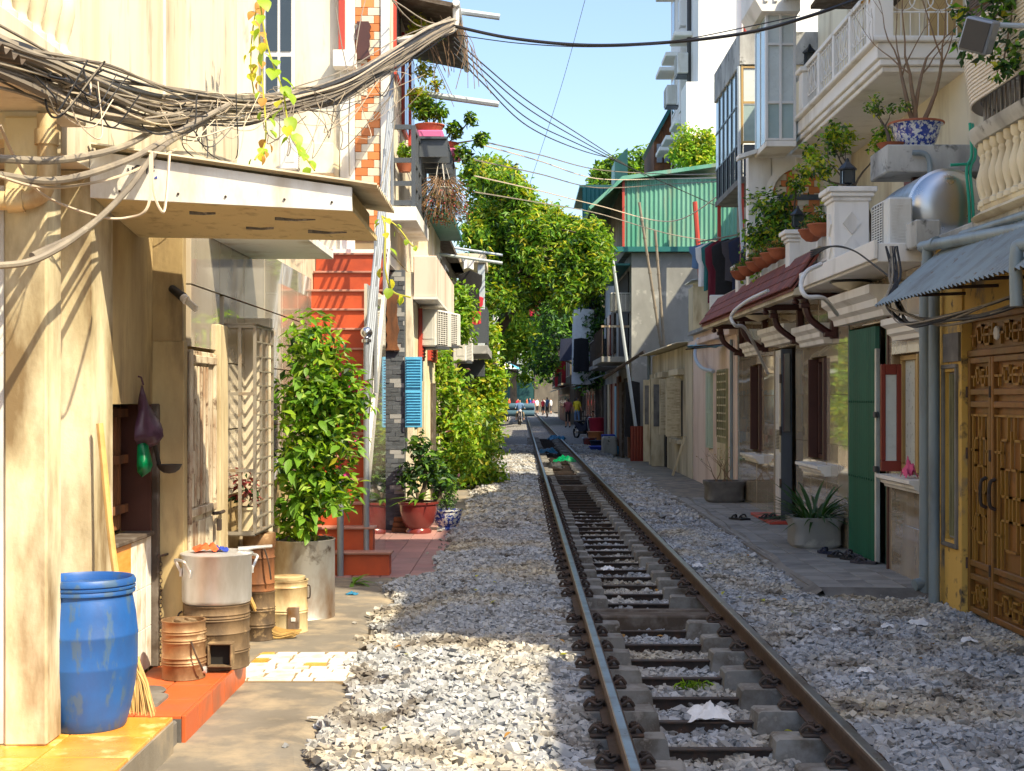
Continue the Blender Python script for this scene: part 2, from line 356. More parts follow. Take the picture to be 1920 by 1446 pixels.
dm('palecable', (.50, .42, .32), .6, var=.15, bump=.05, rnd=.15)
dm('leaf', (.12, .25, .02), .5, var=.3, scale=2.5, isl=.38, trans=.34, bump=0)
dm('leafyellow', (.44, .42, .03), .5, var=.25, scale=2.5, isl=.3, trans=.4, bump=0)
dm('leafbright', (.25, .37, .025), .48, var=.25, scale=2.5, isl=.35, trans=.4, bump=0)
dm('leafdark', (.026, .075, .018), .5, var=.3, scale=2.5, isl=.4, trans=.25, bump=0)
dm('leafdry', (.40, .20, .05), .7, var=.25, isl=.3, trans=.3, bump=0)
dm('leafred', (.30, .05, .06), .5, var=.3, isl=.4, trans=.3, bump=0)
dm('paleflower', (.72, .30, .45), .5, var=.2, isl=.2, trans=.3, bump=0)
dm('flower', (.70, .05, .32), .5, var=.2, isl=.25, trans=.3, bump=0)
dm('bark', (.115, .085, .06), .95, var=.3, scale=6, c2=(.05, .04, .03), amt=.4, s2=7, streak=4, bump=.7, bs=25)
dm('twig', (.20, .13, .08), .9, var=.3, scale=8, bump=.3)
dm('vinestem', (.36, .36, .04), .6, var=.2, bump=.05)
dm('tower', (.80, .80, .76), .75, var=.03, scale=1, c2=(.62, .61, .57), amt=.16, s2=.5, streak=6, bump=.05)
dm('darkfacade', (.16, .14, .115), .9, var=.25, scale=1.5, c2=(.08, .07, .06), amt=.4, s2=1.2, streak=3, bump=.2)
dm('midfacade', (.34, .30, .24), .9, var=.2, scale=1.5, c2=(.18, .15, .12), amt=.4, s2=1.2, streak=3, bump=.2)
dm('cushion', (.05, .115, .17), .8, var=.15, bump=.1)
dm('skin', (.42, .24, .15), .6, var=.1, bump=0)
dm('hair', (.012, .010, .009), .6, var=.2, bump=0)
dm('black', (.012, .012, .014), .6, var=.2, bump=.05)
dm('rubber', (.018, .018, .018), .8, var=.2, bump=.1)
dm('bluetarp', (.01, .20, .32), .5, var=.15, bump=.1)
dm('rattan', (.64, .58, .48), .75, var=.12, scale=6, rnd=.12, bump=.2)
dm('paperwhite', (.72, .72, .72), .7, var=.08, bump=.05)
dm('bluebag', (.02, .16, .30), .4, var=.2, bump=.1)
for k_, c_ in dict(navy=(.012, .018, .045), cloth_black=(.010, .010, .012), cloth_maroon=(.12, .008, .022), cloth_white=(.70, .70, .70), cloth_denim=(.10, .19, .34), cloth_teal=(.01, .12, .12),
                   cloth_grey=(.055, .05, .06), cloth_yellow=(.50, .42, .015), cloth_red=(.45, .02, .04), cloth_blue=(.02, .05, .36), cloth_orange=(.72, .11, .03), cloth_khaki=(.22, .18, .12), cloth_stripe=(.22, .05, .06), cloth_pink=(.65, .1, .22)).items():
    dm(k_, c_, .9, var=.2, scale=7, bump=.2, bs=30)
def glass_bag(k, c, al, rough=.35):
    dm(k, c, rough, var=.25, scale=8, c2=tuple(min(.9, x*2.2) for x in c), amt=.25, s2=9, streak=3, bump=.5, bs=30, trans=.35); m[k].node_tree.nodes['Principled BSDF'].inputs['Alpha'].default_value = al
glass_bag('bagpurple', (.10, .045, .085), .8); glass_bag('baggreen', (.0, .22, .085), .9)
# ================================================================ ground, ballast, pavements
struct(B(-300, 300, -60, 900, -.6, -.25).build('ground', m['ground']))
def gz(x):
    P = [(-3, -.14), (-1.25, -.12), (-.55, -.015), (.2, 0.), (.40, -.03), (.50, -.115), (1.5, -.115), (1.6, -.02), (1.8, .0), (2.3, -.02), (3.0, -.07), (4.2, -.10)]
    return np.interp(x, [p[0] for p in P], [p[1] for p in P])
def left_edge(y): return np.where(y < 14.2, -1.02-.03*(y-7)+.07*np.sin(y*3.1)+.04*np.sin(y*7.7), -.88+.05*np.sin(y*2.3)+.03*np.sin(y*5.9))
def right_edge(y): return np.where(y < 12.5, 3.75, 2.50+np.clip((y-12.5)/12, 0, 1)*.25+.05*np.sin(y*1.9))
xs = np.linspace(-1.6, 4.2, 59); ys = np.concatenate([np.linspace(2, 46, 300), np.linspace(47, 230, 60)])
gx, gy = np.meshgrid(xs, ys)
g_z = gz(gx)-.035+.012*np.sin(gx*9+gy*5)*np.sin(gy*4.3-gx*3)
nx, ny = len(xs), len(ys); idx = np.arange(nx*ny).reshape(ny, nx)
struct(link('ballast_bed', npmesh('ballast_bed', np.stack([gx, gy, g_z], -1).reshape(-1, 3), np.stack([idx[:-1, :-1], idx[:-1, 1:], idx[1:, 1:], idx[1:, :-1]], -1).reshape(-1, 4), m['bedstone'], True)))
phi = (1+5**.5)/2
ICV = np.array([(-1, phi, 0), (1, phi, 0), (-1, -phi, 0), (1, -phi, 0), (0, -1, phi), (0, 1, phi), (0, -1, -phi), (0, 1, -phi), (phi, 0, -1), (phi, 0, 1), (-phi, 0, -1), (-phi, 0, 1)])/1.9
ICF = np.array([(0, 11, 5), (0, 5, 1), (0, 1, 7), (0, 7, 10), (0, 10, 11), (1, 5, 9), (5, 11, 4), (11, 10, 2), (10, 7, 6), (7, 1, 8), (3, 9, 4), (3, 4, 2), (3, 2, 6), (3, 6, 8), (3, 8, 9), (4, 9, 5), (2, 4, 11), (6, 2, 10), (8, 6, 7), (9, 8, 1)])
CBV = np.array([(a, b, c) for a in (-1, 1) for b in (-1, 1) for c in (-1, 1)])*.62
CBF = np.array([(0, 1, 3), (0, 3, 2), (4, 6, 7), (4, 7, 5), (0, 4, 5), (0, 5, 1), (2, 3, 7), (2, 7, 6), (0, 2, 6), (0, 6, 4), (1, 5, 7), (1, 7, 3)])
def stones(name, n, y0, y1, s0, s1, BV, BF):
    y = NR.uniform(y0, y1, n); le, re = left_edge(y), right_edge(y)
    u = NR.random(n); x = le+(re-le)*u
    e = NR.random(n) < .04; x = np.where(e, x+NR.normal(0, .12, n), x)
    near = (np.abs(x-.473) < .075) | (np.abs(x-1.529) < .075)
    ok = ~(near | ((x > .5) & (x < 1.5) & (y > 22.5) & (y < 40))); x, y = x[ok], y[ok]; n = len(x)
    s = NR.uniform(s0, s1, n)*np.where(NR.random(n) < .12, 1.35, 1)
    inside = (x > .5) & (x < 1.5)
    z = gz(x)+NR.normal(0, .012, n)-np.where(inside, .01, 0)+.012*np.sin(x*9+y*5)*np.sin(y*4.3-x*3)
    over = (x > le_ok(y)); z = np.where(over, z, -.1+s*.25)
    sc3 = s[:, None]*np.stack([NR.uniform(.75, 1.45, n), NR.uniform(.6, 1.15, n), NR.uniform(.35, .75, n)], -1)
    V = BV[None]*(1+NR.uniform(-.34, .34, (n, len(BV), 3)))*sc3[:, None, :]*.62
    V = np.einsum('nij,nkj->nki', rotmats(n), V); V[:, :, 2] *= .75
    V += np.stack([x, y, z], -1)[:, None, :]
    Fc = BF[None]+(np.arange(n)*len(BV))[:, None, None]
    stuff(tag(link(name, npmesh(name, V.reshape(-1, 3), Fc.reshape(-1, 3), m['stone'])), LAB[name], 'gravel'))
def le_ok(y): return left_edge(y)-.02
LAB = {'track_ballast': 'grey crushed stone ballast around the near end of the rails', 'far_track_ballast': 'grey crushed stone ballast further down the street'}
stones('track_ballast', 120000, 5.2, 19, .028, .062, CBV, CBF)
stones('far_track_ballast', 40000, 19, 52, .05, .09, CBV, CBF)

# left pavement (grey concrete) and its neighbours
mb = MB(); yy = np.linspace(2.5, 14.25, 48); rr = left_edge(yy)+.14+.05*np.sin(yy*9)
for i in range(47):
    a, b = rr[i], rr[i+1]
    mb.quad((-4.5, yy[i], -.10), (a-.25, yy[i], -.10), (b-.25, yy[i+1], -.10), (-4.5, yy[i+1], -.10))
    mb.quad((a-.25, yy[i], -.10), (a, yy[i], -.17), (b, yy[i+1], -.17), (b-.25, yy[i+1], -.10))
mb.quad((-4.5, 14.25, -.10), (-.9, 14.25, -.10), (-.9, 14.25, -.3), (-4.5, 14.25, -.3))
struct(mb.build('concrete_pavement', m['concrete']))
pk = struct(B(-2.6, -.86, 14.26, 20.6, -.3, -.125).build('pink_pavement', m['grout'], org=(-1.5, 17, -.1)))
for i in range(6):
    for j in range(11):
        if -2.5+i*.285 > -.9: continue
        x0 = -2.56+i*.283; y0 = 14.28+j*.572
        B(x0+.003, x0+.280, y0+.004, y0+.568, -.14, -.100+R.uniform(-.002, .002), c=.003).build('tile', m['pink_tile'], pk, org=(x0, y0, -.12))
struct(B(-2.6, -.95, 20.62, 60, -.3, -.11).build('kerb_strip', m['concrete']))
# right pavement with a sloped kerb
rp = struct(MB().prism([(2.60, -.3), (2.60, .005), (3.75, .005), (3.75, -.3)], 'y', 12.55, 24.2).build('right_pavement', m['concretedark'], org=(3.2, 18, 0)))
mb = MB(); yk = np.linspace(12.3, 24.2, 60)
for i in range(59):
    a, b = [2.36+np.clip((y-12.5)/12, 0, 1)*.2+.02*math.sin(y*3) for y in (yk[i], yk[i+1])]
    za, zb = [.03+.008*math.sin(y*2.2) for y in (yk[i], yk[i+1])]
    mb.quad((a, yk[i], -.14), (a+.26, yk[i], za), (b+.26, yk[i+1], zb), (b, yk[i+1], -.14)); mb.quad((a+.26, yk[i], za), (a+.30, yk[i], -.05), (b+.30, yk[i+1], -.05), (b+.26, yk[i+1], zb))
mb.quad((2.36, 12.3, -.14), (3.7, 12.3, -.14), (3.7, 12.56, .018), (2.62, 12.56, .03))
mb.build('kerb', m['concretedark'], rp, smooth=60)
for i in range(4):
    for j in range(40):
        x0 = 2.64+i*.262; y0 = 12.58+j*.29
        B(x0+.004, x0+.258, y0+.004, y0+.286, -.02, .016+R.uniform(-.002, .002), c=.004).build('paver', m['paver'], rp, org=(x0, y0, 0))
struct(B(2.55, 3.75, 24.22, 40.5, -.3, -.005).build('far_right_pavement', m['concrete']))
mb = MB(); pts = [(2.95, 7.2), (4.6, 6.9), (4.6, 9.2), (3.3, 9.15), (3.02, 8.6), (3.15, 7.9)]
mb.prism(pts, 'z', -.2, -.035)
struct(mb.build('concrete_patch', m['greycement']))
# white broken-tile mosaic in the left pavement
mo = thing('tile_mosaic', 'patch of broken white tiles with yellow grout set in the left pavement', 'tile patch', (-1.4, 9.5, -.1))
B(-1.84, -1.0, 8.98, 10.0, -.14, -.094).build('grout_bed', m['grout'], mo)
y = 8.985
while y < 9.97:
    dy = R.uniform(.09, .17); x = -1.83
    while x < -1.02:
        dx = R.uniform(.09, .3); x1 = min(x+dx, -1.01); y1 = min(y+dy, 9.99); sk = R.uniform(-.03, .03)
        g = .007
        if x1-x > .03 and y1-y > .03:
            mt = m['whitetile'] if R.random() > .06 else m['yellowtile']
            mb = MB(); q = [(x+g, y+g), (x1-g, y+g+max(0, sk)*.5), (x1-g-abs(sk)*.4, y1-g), (x+g+max(0, -sk)*.5, y1-g-abs(sk)*.3)]
            mb.prism(q, 'z', -.12, -.086+R.uniform(-.001, .001)); mb.build('tile', mt, mo, org=(x, y, -.1))
        x = x1
    y += dy

# ================================================================ railway track
tr = thing('railway_track', 'metre gauge railway track with two rusty rails on twin block sleepers', 'railway track', (1.0, 6, 0))
def railprof(c): return [(c-.055, .012), (c+.055, .012), (c+.055, .022), (c+.012, .034), (c+.008, .05), (c+.008, .10), (c+.032, .115), (c+.032, .140), (c+.026, .146), (c-.026, .146), (c-.032, .140), (c-.032, .115), (c-.008, .10), (c-.008, .05), (c-.012, .034), (c-.055, .022)]
for c in (.473, 1.529):
    mb = MB()
    for k in range(24):
        a, b = 3.5+k*9, 3.5+(k+1)*9-.006
        mb.m(0).prism(railprof(c), 'y', a, b); mb.m(1).prism([(c-.025, .146), (c+.025, .146), (c+.020, .150), (c-.020, .150)], 'y', a, b)
    mb.build('rail', [m['rail'], m['railtop']], tr)
def clip_mesh():
    mb = MB(); mb.box(-.05, .05, -.06, .06, 0, .014, c=.004)
    mb.tube([(0, 0, 0), (0, 0, .07)], .013, 6); mb.lathe([(.022, .045), (.022, .06)], n=6)
    for s in (-1, 1):
        mb.tube(arc([(.05, s*.012, .018), (.02, s*.03, .05), (-.02, s*.045, .03), (-.05, s*.03, .04), (-.06, s*.012, .022)], 3), .010, 5)
    return mb.mesh('rail_clip', m['iron'], smooth=True)
clipm = clip_mesh()
def block_mesh(sd):
    h = MB(); h.prism([(-.27, -.17), (.27, -.17), (.25, .0), (.235, .012), (-.235, .012), (-.25, .0)], 'y', -.095, .095)
    return h.mesh('block', m['sleeper'])
blkm = block_mesh(0)
tie = MB(); tie.box(-.32, .32, -.028, .028, -.062, -.054); tie.box(-.32, .32, -.004, .004, -.13, -.062); tie.box(-.32, .32, -.028, .028, -.138, -.13)
tiem = tie.mesh('sleeper', m['iron'])
woodm = B(-.9, .9, -.11, .11, -.15, .01, c=.012).mesh('wooden_sleeper', m['oldwood'])
wsm = B(-.9, .9, -.06, .06, -.1, -.012, c=.012).mesh('wooden_sleeper', m['oldwood'])
Y = 5.3; k = 0
while Y < 62:
    if 11.0 < Y < 11.35:
        o = wlink('sleeper', woodm, tr, (1.0, 11.12, 0), (0, 0, .01)); wlink('sleeper', wsm, tr, (1.0, 11.5, 0), (0, 0, -.015)); Y = 12.1; continue
    if 27.6 < Y < 28 or 31 < Y < 31.5:
        wlink('sleeper', woodm, tr, (1.0, Y, -.002), (0, 0, R.uniform(-.02, .02)))
    else:
        t_ = wlink('sleeper', tiem, tr, (1.0, Y, 0), (0, 0, R.uniform(-.012, .012)))
        for c in (.49, 1.51):
            b_ = wlink('block', blkm, t_, (c, Y, R.uniform(-.006, .002)), (R.uniform(-.04, .04), R.uniform(-.03, .03), R.uniform(-.06, .06)), (R.uniform(.92, 1.05), R.uniform(.88, 1.12), 1))
            if Y < 30:
                c0 = .473 if c < 1 else 1.529
                for s in (-1, 1): wlink('rail_clip', clipm, t_, (c0+s*.085, Y, .012), (0, 0, 0 if s > 0 else PI))
    Y += .6; k += 1
# boards laid between the rails further up
for i in range(0):
    B(.62, 1.40, 27.0+i*.26, 27.22+i*.26, -.12, -.02+R.uniform(-.01, .01), c=.008).build('board', m['oldwood'], tr, org=(1, 27+i*.26, -.05))
# ================================================================ cream house on the left, nearest the camera
ch = thing('cream_house', 'weathered cream plaster house with pillar, tin canopy and tiled steps, nearest on the left', 'house', (-2.6, 8.5, -.1))
W = lambda n, mt, *b, **k: B(*b, **k).build(n, m[mt], ch)
W('wall', 'creamlow', -3.4, -2.28, 7.53, 7.93, -.1, 2.9)
W('wall', 'brownwall', -3.4, -2.283, 7.93, 8.80, 1.66, 2.9)
W('wall', 'brownwall', -3.4, -2.30, 7.93, 8.80, -.1, .86)
W('wall', 'brownwall', -3.4, -2.29, 8.72, 8.80, .86, 1.66)
W('pillar', 'creamlow', -2.40, -2.20, 6.59, 6.80, .081, 3.0, c=.01)
W('wall', 'orangetile', -4.5, -2.9, 7.2, 7.5, -.1, 3.0)
W('pier', 'brownwall', -3.4, -2.09, 8.803, 8.90, -.1, 2.05, c=.006)
W('wall', 'brownwall', -3.4, -2.10, 8.803, 8.90, 2.05, 2.9)
W('upper_wall', 'whitewall', -3.4, -2.28, 7.05, 11.4, 2.905, 7.0)
W('upper_wall', 'whitewall', -4.6, -2.45, 2.0, 7.04, 3.33, 7.0)
W('corner_strip', 'whitepaint', -2.30, -2.265, 9.05, 9.065, 3.2, 7.0)
W('wall', 'brownwall', -2.6, -2.52, 7.5, 11.3, -.1, 2.9)
# balcony over the pillar with turned balusters
bl = W('balcony_slab', 'whitewall', -4.6, -2.15, 2.5, 7.03, 3.03, 3.32, c=.01)
W('soffit_beam', 'cream', -4.6, -2.25, 6.62, 6.86, 2.9, 3.028)
bpf = [(.05, 0), (.062, .01), (.062, .05), (.04, .07), (.036, .10), (.055, .16), (.072, .24), (.072, .30), (.05, .38), (.036, .44), (.045, .46), (.045, .48), (.036, .50), (.06, .53), (.062, .60)]
balm = MB().lathe(bpf, n=14).mesh('baluster', m['ricewall'], smooth=True)
for i in range(11): wlink('baluster', balm, bl, (-2.25, 6.93-i*.19, 3.32))
B(-2.34, -2.16, 2.5, 7.02, 3.92, 4.02, c=.01).build('handrail', m['ricewall'], bl)
mb = MB(); mb.corr((-2.6, 4.35, 3.02), (1, 0, -.18), (0, 1, 0), .88, .62, .014, .076); mb.build('awning_sheet', m['oldwood'], ch)
# canopy: boxed in with board, corrugated sheet on top
cn = MB().add([(-2.275, 7.53, 2.76), (-.90, 7.53, 2.69), (-.86, 8.46, 2.63), (-2.275, 8.46, 2.65), (-2.275, 7.53, 2.79), (-.90, 7.53, 2.72), (-.86, 8.46, 2.66), (-2.275, 8.46, 2.68)], [(0, 3, 2, 1), (4, 5, 6, 7), (0, 1, 5, 4), (1, 2, 6, 5), (2, 3, 7, 6), (3, 0, 4, 7)]).build('canopy', m['ply'], ch)
MB().prism([(-2.275, 2.752), (-.895, 2.682), (-.895, 2.805), (-2.275, 3.0)], 'y', 7.50, 7.529).build('fascia', m['boardwhite'], cn)
MB().prism([(7.53, 2.725), (8.46, 2.665), (8.46, 2.79), (7.53, 2.80)], 'x', -.93, -.905).build('edge_board', m['ply'], cn)
MB().corr((-2.27, 7.46, 3.03), (1.50, 0, -.215), (0, 1, 0), 1.525, 1.06, .012, .076).build('roof_sheet', m['creamsheet'], cn, smooth=True)
mb = MB()
for (x, y, s) in ((-1.25, 7.85, .7), (-1.12, 8.2, .7), (-1.75, 7.8, .45), (-1.5, 8.15, .5)):
    zq = 2.682-.051*(x+.9)-.065*(y-7.53)+.03*(x+.9)*(y-7.53); MB().prism([(x-.16*s, y-.0), (x, y+.07*s), (x+.16*s, y), (x+.12*s, y), (x, y+.045*s), (x-.12*s, y)], 'z', zq, zq+.02).build('printed_mark', m['bedstone'], cn)
mb = MB()
for i in range(5): mb.lathe([(.0, -.005), (.007, -.003), (.007, .002)], (-2.12+i*.28+.03*(i % 2), 7.497, 2.785-.0146*i), 6, 'y')
mb.build('screw', m['iron'], cn)
ink = lambda q: [at(a_, b_, 7.496) for a_, b_ in q]
for q in ([(240, 315), (241, 320), (245, 322), (249, 318)], [(249, 313), (248.5, 318), (248, 325)], [(252, 322), (253.4, 322.6)], [(252, 315), (256, 311), (262, 312), (264, 316), (262, 321)], [(267, 319), (271, 317), (274, 318)], [(276, 314), (275.5, 319), (275, 326)], [(282, 314), (285, 311), (288, 312), (288.5, 315), (284, 318)], [(284, 321), (288, 322), (289, 319)]): MB().tube(arc(ink(q), 4), .0034, 5).build('handwriting', m['navy'], cn)
MB().prism([(at(288, 335, 7.5).x, at(288, 335, 7.5).z), (at(295, 335, 7.5).x, at(295, 335, 7.5).z), (at(294, 330, 7.5).x, at(294, 330, 7.5).z)], 'y', 7.497, 7.5).build('paint_mark', m['cloth_blue'], cn)
# second thin slab
W('canopy', 'boardwhite', -2.085, -1.456, 9.5, 11.0, 2.77, 2.83, c=.006)
# window: rusty shutters, sill, reveals
wn = B(-2.50, -2.46, 7.94, 8.71, .88, 1.655).build('window', m['darkvoid'], ch)
for i in range(9): B(-2.455, -2.425, 7.955+i*.075, 8.01+i*.075, .90, 1.64, c=.006).build('shutter_board', m['rustwood'], wn)
for z in (1.0, 1.3, 1.58): B(-2.424, -2.405, 7.95, 8.70, z, z+.05).build('batten', m['rustwood'], wn)
mb = MB()
for i in range(12): mb.box(-2.37, -2.33, 7.94, 7.99, 1.12+i*.016, 1.128+i*.016, rot=Euler((0, .5, 0)))
mb.build('louvre', m['rustwood'], wn)
B(-2.42, -2.25, 7.93, 8.72, .855, .882, c=.006).build('sill', m['oldwood'], wn)
B(-2.45, -2.27, 8.70, 8.73, .883, 1.655).build('jamb', m['darkwood'], wn)
# tile panels below the window
for a, b, z0, z1 in ((7.945, 8.30, .46, .85), (7.945, 8.30, .05, .455)): B(-2.302, -2.278, a, b, z0, z1, c=.003).build('wall_tile', m['orangetile'], ch, org=(-2.3, a, z0))
for a, b in ((8.305, 8.41), (8.414, 8.52), (8.524, 8.63), (8.634, 8.74)):
    for z0, z1 in ((.05, .30), (.304, .55), (.554, .85)): B(-2.302, -2.276, a, b, z0, z1, c=.002).build('wall_tile', m['whitetile'], ch, org=(-2.3, a, z0))
W('post', 'oldwood', -2.285, -2.235, 8.745, 8.80, .04, 1.66, c=.008)
# lower facade beyond the pier: rusty door, glossy tiles, end pier
W('wall', 'brownwall', -3.4, -2.14, 8.905, 14.3, -.1, 2.9)
fd = MB(); 
dr = B(-2.13, -2.10, 8.93, 9.72, -.05, 2.0, c=.004).build('door', m['rustdoor'], ch)
for i in range(6): B(-2.10, -2.085, 9.02+i*.085, 9.055+i*.085, 1.0, 1.9, c=.004).build('slat', m['rustdoor'], dr)
for z in (.94, 1.92): B(-2.10, -2.075, 8.97, 9.70, z, z+.05, c=.004).build('rail', m['rustdoor'], dr)
for a in (8.94, 9.66): B(-2.10, -2.08, a, a+.05, 0, 1.99, c=.004).build('stile', m['rustdoor'], dr)
for i in range(3): B(-2.10, -2.09, 9.0+i*.22, 9.19+i*.22, .06, .90, c=.003).build('panel', m['rustdoor'], dr)
mb = MB(); mb.tube([(-2.07, 9.55, .92), (-2.04, 9.62, .92), (-2.04, 9.75, .92)], .012, 6); mb.box(-2.06, -2.03, 9.60, 9.64, .80, .88, c=.005); mb.build('lock', m['iron'], dr)
W('jamb', 'creamdoor', -2.14, -2.06, 9.73, 9.985, -.1, 2.2, c=.006)
for j in range(6):
    for i in range(4):
        y0 = 9.0+j*.86; z0 = 1.0+i*.472
        a0, a1 = y0+.004, y0+.856
        if y0 < 9.7 and z0 < 2.0: 
            if i == 2: z_0 = 2.02
            else: continue
        else: z_0 = z0
        if z0+.47 > 2.9: continue
        if 9.7 < y0 < 10 and z0 < 2.2 : a0 = 10.0
        B(-2.145, -2.092, a0, a1, z_0+.004, z0+.468, c=.002).build('wall_tile', m['glosstile'], ch, org=(-2.1, y0, z0))
W('pier', 'whitewall', -2.139, -1.90, 10.76, 10.86, -.1, 2.3, c=.006)
mb = MB(); mb.tube([(-2.085, 8.93, .9), (-2.075, 8.93, 2.0)], .016, 8); mb.tube([(-2.075, 8.93, 1.22), (-2.075, 8.93, 1.36)], .026, 8); mb.build('conduit', m['rustdoor'], ch)
mb = MB(); mb.tube([(-2.42, 6.62, 0.09), (-2.42, 6.62, 2.68)], .022, 8); mb.build('drain_pipe', m['pvc'], ch)
mb = MB(); mb.tube(arc([(-2.9, 6.5, 2.62), (-2.4, 6.53, 2.60), (-2.24, 6.56, 2.62), (-2.19, 6.56, 2.72), (-2.19, 6.56, 3.0)], 5), .045, 10)
mb.tube([(-2.36, 6.535, 2.60), (-2.29, 6.545, 2.605)], .058, 10); mb.tube([(-2.19, 6.56, 2.86), (-2.19, 6.56, 2.93)], .055, 10); mb.build('drain_pipe', m['creamcan'], ch, smooth=True)
# window cage beyond the door
cg = thing('window_cage', 'grey steel window cage jutting from the wall behind the aluminium pot', 'window cage', (-2.0, 10.3, .75))
mb = MB(); X0, X1, Y0, Y1, Z0, Z1 = -2.085, -1.875, 10.0, 10.7, .745, 2.2; r = .011
for x in (X0, (X0+X1)/2, X1):
    B(x-r, x+r, Y0-r, Y0+r, Z0, Z1).build('bar', m['cagesteel'], cg)
for i in (2, 4, 6): B(X1-r*.7, X1+r*.7, Y0+i*.117-r*1.5, Y0+i*.117+r*1.5, Z0, Z1).build('bar', m['cagesteel'], cg)
for z in (Z0, Z0+.44, Z0+.98, Z1): B(X0, X1, Y0-r*1.3, Y0+r*1.3, z-r, z+r).build('rail', m['cagesteel'], cg)
for i in range(15): B(X1-r*.9, X1+r*.9, Y0, Y1, Z0+i*.1038-r*.45, Z0+i*.1038+r*.45).build('rail', m['cagesteel'], cg)
B(X0, X1, Y0, Y1, Z0-.02, Z0-.012).build('floor', m['cagesteel'], cg); B(X0-.003, X1+.01, Y0-.02, Y1, Z1+.012, Z1+.02).build('lid', m['cagesteel'], cg)

# ---- steps
st = thing('yellow_step', 'yellow orange tiled doorstep with bare concrete edge under the blue barrel', 'step', (-2.2, 6.5, -.1))
B(-4.5, -1.76, 4.6, 7.2, -.2, .066, c=.01).build('base', m['concrete'], st)
for i in range(6):
    for j in range(6):
        x1 = -1.765-i*.405; y1 = 7.195-j*.405
        B(x1-.40, x1, y1-.40, y1, .06, .080, c=.003).build('tile', m['yellowtile'], st, org=(x1, y1, .07), ) if i < 4 else None
st2 = thing('red_step', 'low platform with shiny orange red tiles under the cooking pots', 'step', (-2.0, 8.2, -.1))
B(-2.27, -1.772, 7.40, 9.03, -.2, .022).build('base', m['concretedark'], st2)
B(-2.27, -1.79, 7.205, 7.398, -.2, .02, c=.01).build('mortar_edge', m['concretedark'], st2)
for i in range(2):
    for j in range(4): B(-2.268+i*.25, -2.025+i*.25, 7.405+j*.407, 7.804+j*.407, .02, .040, c=.003).build('tile', m['redtile'], st2, org=(-2.2+i*.25, 7.4+j*.4, .03))
for j in range(5): B(-1.772, -1.750, 7.405+j*.327, 7.725+j*.327, -.16, .040, c=.003).build('tile', m['redtile'], st2, org=(-1.75, 7.4+j*.33, -.05))
dc = thing('drain_cover', 'grey concrete drain cover with a round hole beside the broom', 'drain cover', (-2.06, 7.75, .04))
mb = MB(); n = 20; x0, x1, y0, y1 = -2.19, -1.95, 7.58, 7.90
vs = []; sq = []
for k in range(n):
    a = 2*PI*k/n; ca, sa = math.cos(a), math.sin(a); t = 1/max(abs(ca), abs(sa)); vs.append((-2.07+ca*.055, 7.74+sa*.055, .058)); sq.append((-2.07+ca*t*.12, 7.74+sa*t*.16, .058))
mb.add(vs+sq, [(k, (k+1) % n, n+(k+1) % n, n+k) for k in range(n)])
mb.add([(v[0], v[1], .0405) for v in sq]+sq, [(k, (k+1) % n, n+(k+1) % n, n+k) for k in range(n)])
mb.build('slab', m['concretedark'], dc); MB().lathe([(.055, .041), (.053, .042)], (-2.07, 7.74, 0), 20).build('hole', m['holeblack'], dc)  # flat black disc stands in for the depth of the hole
MB().lathe([(.10, .0), (.11, .008), (.10, .018), (.02, .022), (0, .022)], (-2.11, 8.0, .041), 18).build('lid', m['concretedark'], dc, smooth=True)

# ---- blue barrel
bb = thing('blue_barrel', 'tall blue plastic barrel, scuffed and open, standing on the yellow step', 'barrel', (-2.135, 7.0, .08))
bb_c = (-2.135, 7.0, .08)
pf = [(.0, .005), (.175, .0), (.185, .012), (.200, .07), (.226, .20), (.237, .30), (.2385, .305), (.2385, .315), (.238, .32), (.239, .45), (.2405, .455), (.2405, .465), (.2385, .47), (.23, .56), (.216, .635), (.214, .64), (.214, .655), (.226, .66), (.228, .672), (.222, .68), (.222, .70), (.230, .705), (.231, .718), (.222, .735), (.212, .735), (.205, .72), (.203, .66), (.215, .56), (.22, .3), (.17, .06), (0, .05)]
MB().lathe(pf, bb_c, 48).build('body', m['blueplastic'], bb, smooth=50)
MB().lathe([(.2235, .683), (.228, .684), (.229, .693), (.2235, .697)], bb_c, 48).build('clamp_ring', m['blueplastic'], bb, smooth=True)
mb = MB()
for k in range(0):
    a = 2*PI*k/26; mb.box(bb_c[0]+math.cos(a)*.2225-.006, bb_c[0]+math.cos(a)*.2225+.006, bb_c[1]+math.sin(a)*.2225-.006, bb_c[1]+math.sin(a)*.2225+.006, bb_c[2]+.662, bb_c[2]+.682)
mb = None
# ---- broom with bamboo handle
br = thing('straw_broom', 'straw broom with a long bamboo handle leaning beside the blue barrel', 'broom', (-2.0, 7.35, .08))
hp = [(-2.0, 7.33, .33), (-2.13, 7.45, .8), (-2.225, 7.50, 1.56)]
mb = MB(); mb.tube(arc(hp, 6), [.019]*13, 8); [mb.tube([Vector(hp[0]).lerp(Vector(hp[2]), t), Vector(hp[0]).lerp(Vector(hp[2]), t+.006)], .022, 8) for t in ()]
mb.build('handle', m['bamboo'], br, smooth=True)
mb = MB()
for k in range(150):
    u = R.uniform(-1, 1); v = R.uniform(-1, 1)
    p0 = Vector((-1.995+R.uniform(-.02, .02), 7.325+R.uniform(-.02, .02), .36)); p2 = Vector((-1.95+u*.10, 7.24+v*.03-u*.05, .083+R.uniform(0, .02)))
    p1 = p0.lerp(p2, .5)+Vector((u*.015, 0, .015)); mb.tube([p0, p1, p2], [.004, .0032, .0015], 3, cap=False)
mb.build('bristles', m['straw'], br)
